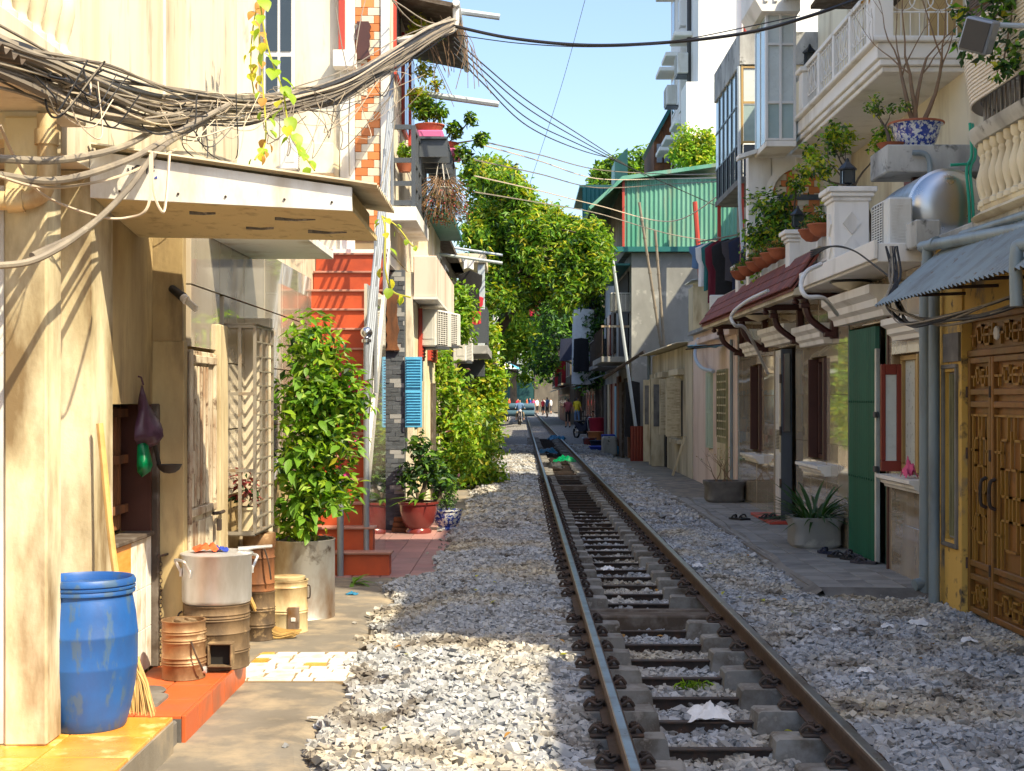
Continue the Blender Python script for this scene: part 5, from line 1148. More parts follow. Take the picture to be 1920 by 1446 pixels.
def bracket_mesh():
    mb = MB(); mb.box(-.40, 0, -.04, .04, .40, .47, c=.008); mb.box(-.06, 0, -.045, .045, -.05, .40, c=.008)
    mb.tube(arc([(-.04, 0, .0), (-.13, 0, .06), (-.26, 0, .20), (-.30, 0, .40)], 5), .036, 6); mb.box(-.12, -.02, -.05, .05, -.03, .03, c=.008); mb.box(-.34, -.26, -.05, .05, .30, .36, c=.008); mb.ball((-.38, 0, .37), .035, 8, 5)
    return mb.mesh('eave_bracket', m['bracket'], smooth=40)
bkm = bracket_mesh()
for y in (23.2, 20.95, 18.3, 16.3): wlink('eave_bracket', bkm, th, (3.615, y, 2.43), scale=(1.25, 1.3, 1))
dmp = MB().lathe([(.02, -.10), (.03, -.09), (.12, -.06), (.19, -.02), (.20, 0)], n=20).mesh('ceiling_lamp', m['ricewall'], smooth=True)
for k, y in enumerate((20.3, 14.6)):
    o = link('ceiling_lamp', dmp, None, (3.38, y, 2.89)); tag(o, ('dome ceiling lamp under the red tile eave', 'dome ceiling lamp under the terrace slab above the green door')[k], 'lamp', 'dome lamps under the terrace')
    MB().lathe([(.21, -.012), (.215, 0), (.20, .012)], (3.38, y, 2.89), 20).build('rim', m['lantern'], o, smooth=True, org=(3.38, y, 2.89)).location = (0, 0, 0)
# terrace balustrade
tb_ = Tn('balustrade', 'whitepaint', 3.36, 3.40, 14.95, 21.4, 3.70, 3.74, c=.006)
B(3.36, 3.40, 14.95, 21.4, 3.22, 3.25, c=.005).build('rail', m['whitepaint'], tb_)
bm_ = B(-.009, .009, -.009, .009, 0, .45).mesh('bar', m['whitepaint'])
for k in range(78):
    y = 14.98+k*.083
    if min(abs(y-q) for q in (17.4, 21.5)) > .17: wlink('bar', bm_, tb_, (3.38, y, 3.25))
for y in (16.1, 18.6, 19.9): B(3.34, 3.42, y-.03, y+.03, 3.08, 3.76, c=.006).build('post', m['whitepaint'], tb_)
def pillar(y, w_, h_, x=3.38):
    p = Tn('terrace_pillar', 'whitepaint', x-w_/2, x+w_/2, y-w_/2, y+w_/2, 3.076, 3.08+h_-.14, c=.006)
    for k, (e, z0, z1) in enumerate(((.02, h_-.145, h_-.10), (.045, h_-.10, h_-.055), (.07, h_-.055, h_))): B(x-w_/2-e, x+w_/2+e, y-w_/2-e, y+w_/2+e, 3.08+z0, 3.08+z1-.001, c=.008).build('cap', m['whitepaint'], p)
    if w_ > .3:
        for k in range(2):
            z = 3.25+k*.24; MB().prism([(x-.09, z), (x, z-.115), (x+.09, z), (x, z+.115)], 'y', y-w_/2-.018, y-w_/2+.001).build('diamond', m['whitepaint'], p)
            MB().prism([(y-.09, z), (y, z-.115), (y+.09, z), (y, z+.115)], 'x', x-w_/2-.018, x-w_/2+.001).build('diamond', m['whitepaint'], p)
pillar(14.75, .36, .78); pillar(17.4, .26, .66); pillar(21.5, .26, .62)
def lantern(loc, s, label):
    t = thing('garden_lantern', label, 'lantern', loc, 'black lanterns on the terrace pillars'); L_ = Vector(loc)
    MB().lathe([(.055*s, 0), (.06*s, .01*s), (.035*s, .03*s), (.035*s, .05*s), (.06*s, .06*s)], L_, 8).build('base', m['lantern'], t)
    b_ = B(L_.x-.055*s, L_.x+.055*s, L_.y-.055*s, L_.y+.055*s, L_.z+.062*s, L_.z+.20*s).build('glass', m['glassdark'], t)
    for sx in (-1, 1):
        for sy in (-1, 1): B(L_.x+sx*.058*s-.007*s, L_.x+sx*.058*s+.007*s, L_.y+sy*.058*s-.007*s, L_.y+sy*.058*s+.007*s, L_.z+.06*s, L_.z+.205*s).build('post', m['lantern'], t)
    MB().lathe([(.10*s, .20*s), (.098*s, .215*s), (.04*s, .27*s), (.025*s, .285*s), (.02*s, .30*s), (.012*s, .32*s), (0, .33*s)], L_, 6).build('roof', m['lantern'], t)
lantern((3.38, 14.75, 3.862), 1.0, 'large black lantern on the diamond patterned terrace pillar'); lantern((3.38, 17.4, 3.742), .95, 'black lantern on the middle terrace pillar'); lantern((3.38, 21.5, 3.70), .95, 'farthest black lantern on the last terrace pillar')
lantern((3.86, 19.05, 6.12), 1.0, 'black lantern up on the white balcony pillar')
for k, y in enumerate((15.3, 15.8, 17.8, 18.35, 18.95, 19.55, 20.25, 20.95)):
    t = thing('hanging_bowl', ('first', 'second', 'third', 'fourth', 'fifth', 'sixth', 'seventh', 'eighth')[k]+' grassy terracotta bowl on the terrace railing, counting from the diamond pillar', 'planter', (3.22, y, 3.44), 'bowl planters along the terrace railing')
    MB().lathe([(.0, -.01), (.06, 0), (.115, .05), (.14, .11), (.15, .115), (.15, .13), (.13, .13), (.10, .08), (0, .08)], (3.22, y, 3.44), 18).build('bowl', m['terracotta'], t, smooth=50)
    foliage('grass', [((3.22, y, 3.61), (.15, .17, .09))], 420, .06, ['leafdark', 'leaf', 'leafdry'], [.45, .3, .25], t, shell=.2, asp=.14, up=-.2)
    MB().tube([(3.36, y, 3.7), (3.30, y, 3.68), (3.30, y, 3.55)], .006, 4).build('hook', m['iron'], t)
ac((3.46, 13.3, 3.10), -PI/2, 'air conditioner on the terrace slab beside the steel water tank', .8)
ac((3.62, 25.0, 3.08), PI*.95, 'air conditioner low behind the far end of the tile eave', .8)
# steel water tank
wt = thing('water_tank', 'horizontal stainless steel water tank on the terrace above the tin canopy', 'water tank', (4.08, 13.9, 3.06))
tp = [(r_*1.22, z_) for r_, z_ in [(0, -.70), (.12, -.695), (.22, -.67), (.27, -.63), (.285, -.60), (.29, -.59), (.31, -.58), (.31, .58), (.285, .6), (.2, .68), (0, .7)]]
MB().lathe(tp, (4.0, 13.95, 3.48), 40, 'y').build('drum', m['inox'], wt, smooth=35)
for y in (-.35, -.1, .15, .4): MB().lathe([(.378, y-.02), (.382, y), (.378, y+.02)], (4.0, 13.95, 3.48), 40, 'y').build('rib', m['inox'], wt, smooth=True)
for y in (13.55, 14.35):
    for s in (-1, 1): MB().tube([(4.08+s*.25, y, 3.06), (4.08+s*.2, y, 3.34)], .022, 6).build('leg', m['steel'], wt)
mb = MB()
for s in (0, .035): mb.tube(arc([(4.16+s, 13.20+s, 4.25), (4.17+s, 13.18, 3.95), (4.13+s, 13.2, 3.82), (4.14+s, 13.16, 3.5), (4.15+s, 13.16, 3.1)], 5), .014, 6)
mb.tube([(3.98, 13.2, 3.86), (4.16, 13.2, 3.87)], .014, 6)
tag(mb.build('garden_hose', m['hose'], smooth=True, org=(4.15, 13.2, 3.1)), 'doubled green hose hanging over the end of the steel tank', 'hose')
# side wall behind the terrace, white upper house
uh = th
Tn('upper_wall', 'ricewall', 4.75, 8.5, 12.7, 20.5, 3.076, 5.3); Tn('upper_wall', 'ricewall', 5.0, 8.5, 12.45, 20.5, 5.3, 9.0); Tn('upper_wall', 'ricewall', 5.0, 8.5, 20.83, 24.0, 3.08, 8.2)  # heights above view raised to shade the street
uw = Tn('window', 'redwood', 4.70, 4.749, 16.4, 17.5, 3.3, 4.4, c=.006); B(4.69, 4.699, 16.5, 16.9, 3.4, 4.3).build('pane', m['glassdark'], uw); B(4.69, 4.699, 17.0, 17.4, 3.4, 4.3).build('pane', m['glassdark'], uw)
Tn('concrete_shelf', 'whitecement', 3.70, 4.749, 14.42, 15.1, 3.99, 4.27, c=.012); wlink('shelf_bracket', bkm, th, (4.7, 14.8, 3.52), scale=(1.6, 1.2, 1))
MB().tube(arc([(3.95, 14.38, 4.18), (4.08, 14.36, 4.16), (4.12, 14.36, 4.05), (4.12, 14.36, 3.85)], 4), .028, 8).build('spout', m['pipe'], th, smooth=True)
# arch wall with brick infill
Tn('arch_wall', 'whitepaint', 3.28, 3.62, 20.55, 20.8, 3.076, 5.25); Tn('arch_wall', 'whitepaint', 4.42, 5.2, 20.55, 20.8, 3.076, 5.25); Tn('arch_wall', 'ricewall', 3.6, 4.45, 20.66, 20.82, 3.076, 5.2)
cx, spz, ra = 4.02, 4.62, .40
mb = MB(); n = 18; ring = [(cx+ra*math.cos(PI*k/n), spz+ra*math.sin(PI*k/n)) for k in range(n+1)]
mb.prism([(3.61, 5.25)]+[(4.43, 5.25)]+[(4.43, spz)]+ring+[(3.61, spz)], 'y', 20.55, 20.655); mb.build('arch', m['whitepaint'], th)
for q in (.0, .05):
    mb = MB(); o_ = [(cx+(ra+.02+q+.035)*math.cos(PI*k/n), spz+(ra+.02+q+.035)*math.sin(PI*k/n)) for k in range(n+1)]; i_ = [(cx+(ra+q)*math.cos(PI*k/n), spz+(ra+q)*math.sin(PI*k/n)) for k in range(n+1)][::-1]
    mb.prism(o_+i_, 'y', 20.52+q*.4, 20.549); mb.build('arch_band', m['whitepaint'], th)
B(cx-.07, cx+.07, 20.50, 20.54, spz+ra-.02, spz+ra+.16, c=.01).build('keystone', m['whitepaint'], th)
bi = Tn('brick_infill', 'grout', 3.62, 4.42, 20.62, 20.658, 3.08, 5.05)
for r_ in range(21):
    z = 3.1+r_*.0925
    for c_ in range(7):
        x = 3.60+c_*.16-(.08 if r_ % 2 else 0); x0, x1 = max(3.625, x), min(4.415, x+.157)
        if x1-x0 < .03 or (z > spz and max(abs(x0-cx), abs(x1-cx)) > ra+.02): continue
        B(x0, x1, 20.603, 20.619, z, z+.089, c=.003).build('brick', m['brickorange' if (c_+r_) % 2 else 'brickwhite'], bi, org=(x0, 20.6, z))
B(3.62, 4.42, 20.585, 20.602, spz-.05, spz+.03).build('band', m['slatedark'], bi)
for x in (3.56, 4.44):
    pl_ = B(x-.07, x+.07, 20.48, 20.549, 3.08, spz-.02, c=.006).build('pilaster', m['whitepaint'], th)
    for k, e in enumerate((.02, .04, .06)): B(x-.07-e, x+.07+e, 20.48-e, 20.548, spz-.14+k*.04, spz-.102+k*.04, c=.005).build('capital', m['whitepaint'], pl_)
MB().prism([(3.1, 5.12), (3.62, 5.28), (3.62, 5.34), (3.1, 5.18)], 'y', 20.3, 20.56).build('cornice', m['whitepaint'], th)
# upper balcony
ub = Tn('upper_balcony', 'whitepaint', 3.80, 5.0, 15.2, 20.5, 5.33, 5.50, c=.01)
for k, (e, z0, z1) in enumerate(((.0, 5.26, 5.329), (-.05, 5.20, 5.259))): B(3.80-e*.8+.03, 5.0, 15.22-e, 20.5, z0, z1, c=.01).build('moulding', m['whitepaint'], ub)
B(3.74, 5.0, 15.14, 20.5, 5.501, 5.56, c=.012).build('moulding', m['whitepaint'], ub)
B(3.78, 3.84, 15.6, 20.4, 6.10, 6.16, c=.006).build('handrail', m['whitepaint'], ub)
def lattice(y0, y1, z0, z1, x, nb):
    mb = MB()
    for k in range(nb+1): y = y0+(y1-y0)*k/nb; mb.tube([(x, y, z0), (x, y, z1)], .009, 4)
    for z in (z0+.03, z0+(z1-z0)*.28, z1-.04): mb.tube([(x, y0, z), (x, y1, z)], .009, 4)
    for k in range(nb//2):
        ya = y0+(y1-y0)*2*k/nb; yb = y0+(y1-y0)*(2*k+2)/nb; yc = (ya+yb)/2; zc = (z0+z1)/2
        for p, q in (((ya, zc), (yc, z1-.06)), ((yc, z1-.06), (yb, zc)), ((ya, zc), (yc, z0+.15)), ((yc, z0+.15), (yb, zc))): mb.tube([(x, *p), (x, *q)], .008, 4)
    return mb
for k in range(4): lattice(15.65+k*.86, 16.44+k*.86, 5.56, 6.10, 3.81, 6).build('lattice_panel', m['whitepaint'], ub)
for k in range(5): B(3.78, 3.84, 15.55+k*.86-.03, 15.55+k*.86+.06, 5.56, 6.12, c=.006).build('post', m['whitepaint'], ub)
B(3.76, 3.97, 15.18, 15.42, 5.561, 6.6, c=.008).build('post', m['whitepaint'], ub); B(3.74, 3.98, 18.95, 19.2, 5.561, 6.05, c=.008).build('post', m['whitepaint'], ub); B(3.70, 4.02, 18.91, 19.24, 6.051, 6.115, c=.012).build('cap', m['whitepaint'], ub)
mb = MB(); mb.tube([(3.97, 15.3, 5.85), (5.0, 15.3, 5.85)], .010, 5); mb.tube([(3.97, 15.3, 6.25), (5.0, 15.3, 6.25)], .010, 5)
for k in range(11): mb.tube([(3.98+k*.1, 15.3, 5.56), (3.98+k*.1, 15.3, 5.85)], .007, 4)
for k in range(5): mb.tube([(4.10+k*.2+.13*math.cos(a), 15.3, 5.98+.11*math.sin(a)) for a in [2*PI*j/18 for j in range(18)]], .008, 4, close=True)
mb.build('ring_railing', m['whitepaint'], ub)
Tn('curtain_wall', 'goldframe', 4.5, 4.9, 15.8, 15.9, 5.56, 6.6); Tn('upper_shade', 'oldwood', 3.9, 5.0, 16.2, 19.2, 6.95, 7.0)
mb = MB(); mb.corr((3.55, 16.0, 7.15), (1, 0, .1), (0, 1, 0), 1.3, 3.4, .014, .09); mb.build('awning_sheet', m['tinsheet'], th)
# glazed bay
bay = Tn('bay_window', 'whitepaint', 3.36, 3.78, 19.55, 20.5, 5.16, 5.24, c=.006)
for x in (3.37, 3.56, 3.755): B(x-.018, x+.018, 19.54, 19.58, 5.24, 7.0, c=.004).build('frame', m['frame'], bay)
for z in (5.24, 5.75, 6.55, 6.96): B(3.36, 3.775, 19.545, 19.575, z, z+.035, c=.004).build('frame', m['frame'], bay)
B(3.37, 3.76, 19.585, 19.60, 5.24, 5.75).build('pane', m['glasspale'], bay); B(3.37, 3.76, 19.585, 19.60, 5.76, 7.0).build('pane', m['frost'], bay); B(3.362, 3.37, 19.6, 20.5, 5.24, 7.0).build('pane', m['glasspale'], bay)
for k in range(3): B(3.355, 3.36, 19.6+k*.4, 19.63+k*.4, 5.24, 7.0).build('frame', m['frame'], bay)
MB().prism([(3.28, 6.98), (3.80, 6.98), (3.80, 7.5), (3.18, 7.5), (3.18, 7.15)], 'y', 19.4, 20.6).build('hood', m['whitepaint'], bay)
for k in range(3): B(3.30+k*.13, 3.36+k*.13, 19.38, 19.40, 7.1, 7.3, c=.01).build('relief', m['frame'], bay)
# ================================================================ things on and around the terrace
def vase(t, c, prof, mt, n=28): return MB().lathe(prof, c, n).build('pot', m[mt], t, smooth=50)
m['bluewhite'] = M('bluewhite', (.62, .64, .64), .15, var=.06, c2=(.02, .05, .30), amt=.5, s2=24, soft=.03, bump=.02, coat=.6)
bp = thing('blue_white_pot', 'blue and white porcelain pot with a bare tree on the concrete shelf', 'potted tree', (4.09, 14.75, 4.27))
pc = (4.09, 14.75, 4.27)
vase(bp, pc, [(0, 0), (.15, 0), (.16, .012), (.20, .07), (.235, .16), (.25, .235), (.265, .245), (.285, .262), (.285, .278), (.25, .278), (.24, .24), (0, .235)], 'bluewhite')
MB().lathe([(.286, .258), (.29, .268), (.286, .280)], pc, 28).build('rim', m['terracotta'], bp, smooth=True)
mb = MB(); ends = []; rr = random.Random(12)
for k in range(4): branch(mb, (4.09+rr.uniform(-.05, .05), 14.75, 4.5), (rr.uniform(-.45, .35), rr.uniform(-.2, .2), 1), .75, .028, 3, ends, rr, 6, .55, .35)
mb.build('branches', m['twig'], bp)
foliage('dead_leaf', [(tuple(e-Vector((0, 0, .03))), .05) for e in ends], 46, .10, ['leafdry', 'bark'], [.5, .5], bp, up=-1, asp=.4)
bz = thing('bonsai', 'gnarled bonsai in a flat brown dish at the left end of the concrete shelf', 'bonsai', (3.80, 14.7, 4.27))
MB().lathe([(0, 0), (.10, 0), (.14, .05), (.15, .06), (.12, .06), (0, .05)], (3.82, 14.72, 4.27), 20).build('dish', m['terracotta'], bz, smooth=50)
mb = MB(); ends = []; branch(mb, (3.82, 14.72, 4.31), (-.3, 0, .8), .22, .026, 3, ends, random.Random(5), 6, .9, .1); mb.build('trunk', m['bark'], bz)
foliage('foliage', [(tuple(e), .07) for e in ends], 260, .05, ['leaf', 'leafyellow', 'leafdark'], [.5, .2, .3], bz)
ft = thing('terrace_tree', 'slim small tree with yellowing leaves behind the diamond pillar', 'tree', (4.05, 16.6, 3.08))
mb = MB(); mb.tube(arc([(4.05, 16.6, 3.08), (4.10, 16.6, 3.6), (3.95, 16.5, 4.0), (3.72, 16.4, 4.3)], 5), np.linspace(.045, .02, 16), 7); ends = []
for d in ((-1, 0, .5), (-.3, .2, 1), (.4, -.2, .8), (-1, -.3, 0), (-.6, .3, .9)): branch(mb, (3.85, 16.45, 4.15), d, .40, .018, 1, ends, random.Random(int(d[0]*10)+30), 5)
mb.build('trunk', m['bark'], ft)
foliage('foliage', [(tuple(e), .15) for e in ends]+[((3.45, 16.3, 4.3), .18), ((3.55, 16.3, 4.05), .16), ((3.3, 16.2, 4.42), .12)], 1100, .075, ['leafyellow', 'leaf', 'leafdark', 'leafbright'], [.32, .35, .13, .2], ft, shell=.2)
tp_ = thing('terrace_shrub', 'dense dark shrub with yellowing leaves on the far part of the terrace', 'shrub', (3.8, 20.0, 3.08))
mb = MB(); cl = [((3.55, 19.8, 4.3), .30), ((3.75, 19.7, 3.9), .36), ((3.45, 20.3, 4.0), .32), ((3.95, 19.3, 4.0), .30), ((3.6, 20.0, 3.55), .34), ((3.9, 19.0, 3.55), .32), ((3.42, 20.6, 4.55), .18), ((3.55, 20.9, 3.55), .3), ((3.75, 19.4, 4.6), .15)]
for c_, r_ in cl: mb.tube(arc([(3.75, 19.9, 3.08), (3.72, 19.85, 3.5), c_], 3), .014, 5)
mb.build('stem', m['bark'], tp_); foliage('foliage', cl, 4800, .09, ['leafyellow', 'leafdark', 'leaf', 'leafbright'], [.12, .38, .35, .15], tp_, shell=.25, fuzz=(.8, 1.35))
fo = thing('balcony_creeper', 'dark leafy creeper with yellow leaves hanging at the top right corner', 'creeper', (3.5, 10.0, 4.6))
mb = MB(); cl = [((3.45, 10.0, 4.5), .26), ((3.25, 10.1, 4.25), .20), ((3.55, 9.9, 4.15), .24), ((3.3, 9.9, 4.6), .22), ((3.65, 9.8, 4.4), .2), ((3.15, 10.2, 4.45), .1), ((3.38, 10.0, 4.02), .12)]
for c_, r_ in cl: mb.tube(arc([(3.7, 10.0, 4.9), (3.5, 10.0, 4.6), c_], 3), .008, 4)
mb.build('stem', m['twig'], fo); foliage('foliage', cl, 1300, .075, ['leafdark', 'leaf', 'leafyellow'], [.6, .3, .1], fo, shell=.2)
# ---- pavement things on the right
t1 = thing('concrete_trough', 'rounded grey concrete trough planter with strap leaves beside the green door', 'planter', (3.33, 16.25, .016))
def trough(t, x0, x1, y0, y1, z0, h, mt, tp=.03):
    mb = MB(); rings = []
    for (e, z) in ((.03, 0), (.0, .04), (tp*.2, h*.7), (-.02, h*.85), (-.02, h), (.05, h), (.06, h-.06)):
        q = []; rr_ = .12
        for (cx_, cy_, a0) in ((x1-e-rr_, y1-e-rr_, 0), (x0+e+rr_, y1-e-rr_, 90), (x0+e+rr_, y0+e+rr_, 180), (x1-e-rr_, y0+e+rr_, 270)):
            for k in range(4): a = math.radians(a0+30*k); q.append((cx_+rr_*math.cos(a), cy_+rr_*math.sin(a), z0+z))
        rings.append(q)
    n = 16; mb.add([v for q in rings for v in q], [(i*n+j, i*n+(j+1) % n, (i+1)*n+(j+1) % n, (i+1)*n+j) for i in range(len(rings)-1) for j in range(n)]+[tuple(range(n))[::-1], tuple(range((len(rings)-1)*n, len(rings)*n))])
    return mb.build('trough', m[mt], t, smooth=40)
trough(t1, 3.05, 3.59, 15.85, 16.45, .016, .34, 'greycement'); B(3.12, 3.52, 15.95, 16.35, .28, .31).build('soil', m['soil'], t1)
for k in range(110):
    a = R.uniform(0, 2*PI); leaf_at(t1, 'blade', (3.32+.12*math.cos(a), 16.15+.12*math.sin(a), .30), a-PI/2+R.uniform(-.4, .4), R.uniform(.25, 1.3), 0, R.uniform(.7, 1.2))
t2 = thing('brick_trough', 'low dark concrete trough with a bare thorny shrub in front of the pink house', 'planter', (3.3, 23.4, .016))
trough(t2, 3.0, 3.60, 22.9, 23.5, .016, .34, 'concretedark'); B(3.08, 3.52, 23.0, 23.4, .30, .33).build('soil', m['terracotta'], t2)
mb = MB(); ends = []
for k in range(6): branch(mb, (3.15+.06*k, 23.2, .32), (R.uniform(-.8, .8), 0, 1), .28, .014, 2, ends, random.Random(k+50), 4, .9, .1)
mb.build('branches', m['twig'], t2); foliage('leaf', [(tuple(e), .03) for e in ends], 30, .03, ['leafdry', 'leaf'], [.5, .5], t2)
def shoe_mesh(mt):
    mb = MB(); o_ = [(-.04, -.12), (.04, -.12), (.046, 0), (.05, .08), (.03, .135), (-.02, .13), (-.046, .07), (-.04, 0)]
    mb.prism(o_, 'z', 0, .022); mb.tube(arc([(-.045, .05, .02), (-.02, .03, .055), (.02, .03, .055), (.045, .05, .02)], 4), .011, 5); mb.tube(arc([(0, .10, .02), (-.01, .05, .055), (-.035, 0, .05), (-.04, -.03, .02)], 4), .009, 5); return mb.mesh('sandal', m[mt])
shm = {k: shoe_mesh(k) for k in ('black', 'cloth_grey', 'navy')}
for k, (x, y, rz, mt, lb_) in enumerate(((2.98, 19.7, .6, 'black', 'left of a pair of black sandals on the pavers before the red doorstep'), (3.09, 19.75, .2, 'black', 'right of a pair of black sandals on the pavers before the red doorstep'), (3.36, 19.3, 1.2, 'black', 'left of a pair of black sandals on the red doorstep'), (3.47, 19.4, .9, 'black', 'right of a pair of black sandals on the red doorstep'),
        (3.30, 15.35, .5, 'navy', 'blue sandal beside the trough at the green door'), (3.37, 15.0, 1.3, 'black', 'black sandal at the middle of the green door sill'), (3.44, 14.75, .9, 'black', 'black sandal by the closed half of the green door'), (3.48, 14.45, 1.0, 'cloth_grey', 'grey shoe on the right of the green door sill'), (3.50, 15.1, .4, 'cloth_grey', 'grey shoe against the green door slats'))):
    o = link('sandal', shm[mt], None, (x, y, .062 if 'red doorstep' in lb_ and 'before' not in lb_ else .018), (0, 0, rz), 1.1); tag(o, lb_, 'sandal', 'footwear on the right pavement')
rag('pink_bag', 'cloth_pink', 'crumpled pink plastic bag on the big window sill by the grey pipe', 'bag', (3.57, 13.1, .965), .06, .10, .22, 6)
# ---- litter
for k, (x, y, z, mt, s, lb_) in enumerate(((1.02, 7.75, -.05, 'paperwhite', .13, 'crumpled sheet of white paper between the rails in the foreground'), (.87, 14.3, -.03, 'paperwhite', .07, 'white plastic scrap between the rails further up'), (1.72, 13.9, .05, 'paperwhite', .06, 'white tissue on the stones right of the track'), (3.05, 10.9, -.05, 'paperwhite', .10, 'white plastic bag on the stones before the brass gate'),
        (2.75, 10.7, -.03, 'paperwhite', .06, 'small white paper on the stones left of the white bag'), (2.3, 10.4, -.01, 'paperwhite', .05, 'white scrap in the middle of the right hand stones'), (2.1, 8.7, .02, 'paperwhite', .055, 'white scrap on the stones near the concrete patch'), (3.2, 10.2, -.05, 'paperwhite', .06, 'white scrap right at the foot of the brass gate'),
        (1.35, 55, .1, 'bluebag', .35, 'blue plastic bag on the right rail far up the track'), (.8, 44, .0, 'bluebag', .3, 'blue plastic bag between the rails up the track'), (1.15, 38, .0, 'baggreen', .3, 'green and yellow plastic bag between the rails'), (.75, 35, -.02, 'black', .3, 'black bin bag lying between the rails'))):
    rag('litter_scrap', mt, lb_, 'litter', (x, y, z), s, s*.8, s*.7, k+20)
lfm = leaf_mesh('fallen_leaf', .055, .035, m['leafyellow'], .3); lfm2 = leaf_mesh('fallen_leaf', .05, .03, m['leafdry'], .3)
for k in range(34):
    x, y = R.choice([(R.uniform(-1.0, .3), R.uniform(6.5, 14)), (R.uniform(.6, 1.4), R.uniform(7, 16)), (R.uniform(1.7, 3.2), R.uniform(8, 16))])
    tag(link('fallen_leaf', R.choice((lfm, lfm2)), None, (x, y, float(gz(x))+.045), (R.uniform(-.3, .3), R.uniform(-.3, .3), R.uniform(0, 6))), 'small yellow or brown fallen leaf lying on the track stones', 'leaf', 'fallen leaves on the track stones')
gs = thing('grass_tuft', 'little tuft of bright green grass between the rails', 'grass', (1.05, 8.75, -.1)); foliage('blades', [((1.05, 8.75, -.07), (.13, .04, .03))], 90, .06, ['leafbright', 'leaf'], [.5, .5], gs, asp=.12, up=-.3, shell=.1)

# ================================================================ pink, beige, glass, green houses and tower
ph_ = thing('pink_house', 'small pink plaster house with olive barred door beyond the tiled house', 'house', (4.5, 27, -.1))
Pk = lambda n, mt, *b, **k: B(*b, **k).build(n, m[mt], ph_)
Pk('wall', 'pinkwall', 3.62, 8, 23.96, 30.0, -.1, 3.02); Pk('cornice', 'pinkwall', 3.50, 3.619, 24.0, 30.0, 2.78, 2.88, c=.01); Pk('roof', 'greycement', 3.5, 8, 23.96, 30.05, 3.021, 3.09)
d_ = Pk('door', 'olivedoor', 3.58, 3.63, 24.9, 26.1, -.05, 2.22, c=.006)
for k in range(5): B(3.555, 3.579, 24.98+k*.24, 25.02+k*.24, 1.0, 2.18).build('bar', m['olivedoor'], d_)
for k in range(9): B(3.56, 3.578, 24.92, 26.08, 1.0+k*.14, 1.03+k*.14).build('bar', m['creamdoor'], d_)
for k in range(2): B(3.57, 3.579, 24.98+k*.56, 25.46+k*.56, .02, .9).build('panel', m['creamdoor'], d_)
w_ = Pk('window', 'palegreen', 3.57, 3.63, 26.9, 27.6, .75, 2.2, c=.006); [B(3.56, 3.569, 26.95+k*.33, 27.2+k*.33, z, z+.62).build('panel', m['palegreen'], w_) for k in range(2) for z in (.8, 1.5)]
MB().tube([(3.57, 24.2, 2.7), (3.57, 24.2, 0)], .03, 8).build('pipe', m['pipe'], ph_); MB().tube(arc([(3.55, 28.6, 2.9), (3.45, 28.3, 2.55), (3.47, 27.5, 2.3), (3.58, 26.6, 2.2)], 5), .035, 8).build('pipe', m['bluepipe'], ph_, smooth=True)
tag(rag('blue_tarp', 'bluetarp', 'small blue tarpaulin awning over the pink house door', 'tarpaulin', (3.3, 25.6, 2.62), .35, .6, .05, 11), 'small blue tarpaulin awning over the pink house door', 'tarpaulin')
MB().tube([(3.62, 25.0, 2.66), (3.02, 25.0, 2.60)], .012, 5).build('awning_rod', m['iron'], ph_); MB().tube([(3.62, 26.2, 2.66), (3.02, 26.2, 2.60)], .012, 5).build('awning_rod', m['iron'], ph_)
rs_ = thing('rooftop_shed', 'cream sheet and teal shed on the roof of the pink house', 'shed', (4.0, 30, 3.09))
B(3.52, 3.95, 29.2, 29.25, 3.10, 4.05).build('cream_sheet', m['creamdoor'], rs_); B(3.96, 5.6, 29.1, 29.2, 3.10, 4.3).build('teal_sheet', m['tealsheet'], rs_); MB().corr((3.45, 28.9, 4.1), (1, 0, .15), (0, 1, 0), .9, 1.2, .014, .09).build('roof_sheet', m['tinsheet'], rs_); B(3.52, 3.56, 29.25, 30, 3.1, 4.0).build('cream_sheet', m['creamdoor'], rs_)
be = thing('beige_house', 'low beige plaster house with open cream shutters, past the pink house', 'house', (4.5, 35, -.1))
Be = lambda n, mt, *b, **k: B(*b, **k).build(n, m[mt], be)
Be('wall', 'beigewall', 3.60, 8, 30.06, 39.2, -.1, 2.85)
MB().corr((3.25, 29.9, 2.87), (1, 0, .08), (0, 1, 0), 4, 9.4, .014, .12).build('roof', m['creamsheet'], be)
Be('doorway', 'darkvoid', 3.57, 3.61, 35.2, 37.6, 0, 2.15)
for y, a in ((38.2, -.5), (35.6, .0), (36.6, .4)):
    l_ = B(3.25, 3.57, y-.03, y+.03, .0, 2.2, c=.006, rot=Euler((0, 0, a)), piv=(3.57, y, 0)).build('door_leaf', m['creamdoor'], be); B(3.30, 3.52, y-.04, y-.031, 1.0, 2.05, rot=Euler((0, 0, a)), piv=(3.57, y, 0)).build('pane', m['concretedark'], l_)
w_ = Be('window', 'acdark', 3.56, 3.61, 31.8, 33.2, .85, 2.1)
for y in (31.75, 33.2): 
    l_ = B(3.22, 3.56, y, y+.05, .85, 2.15, c=.006).build('shutter', m['creamdoor'], be); [B(3.25, 3.53, y-.012, y, .9+k*.06, .94+k*.06).build('slat', m['creamdoor'], l_) for k in range(20)]
for a, b, z in ((31.5, 33.4, 2.22), (35.0, 36.2, 2.22), (36.9, 38.3, 2.2)): Be('lintel', 'beigewall', 3.45, 3.61, a, b, z, z+.14, c=.01)
Be('sill', 'beigewall', 3.45, 3.61, 31.6, 33.3, .68, .78, c=.01); MB().tube([(3.5, 39.1, 2.9), (3.5, 39.1, 0)], .05, 8).build('pipe', m['pipe'], be)
tag(B(3.40, 3.44, 30.9, 31.0, 0, .9, rot=Euler((0, .3, 0))).build('plank', m['creamdoor'], org=(3.4, 31, 0)), 'short plank leaning on the beige house wall', 'plank')
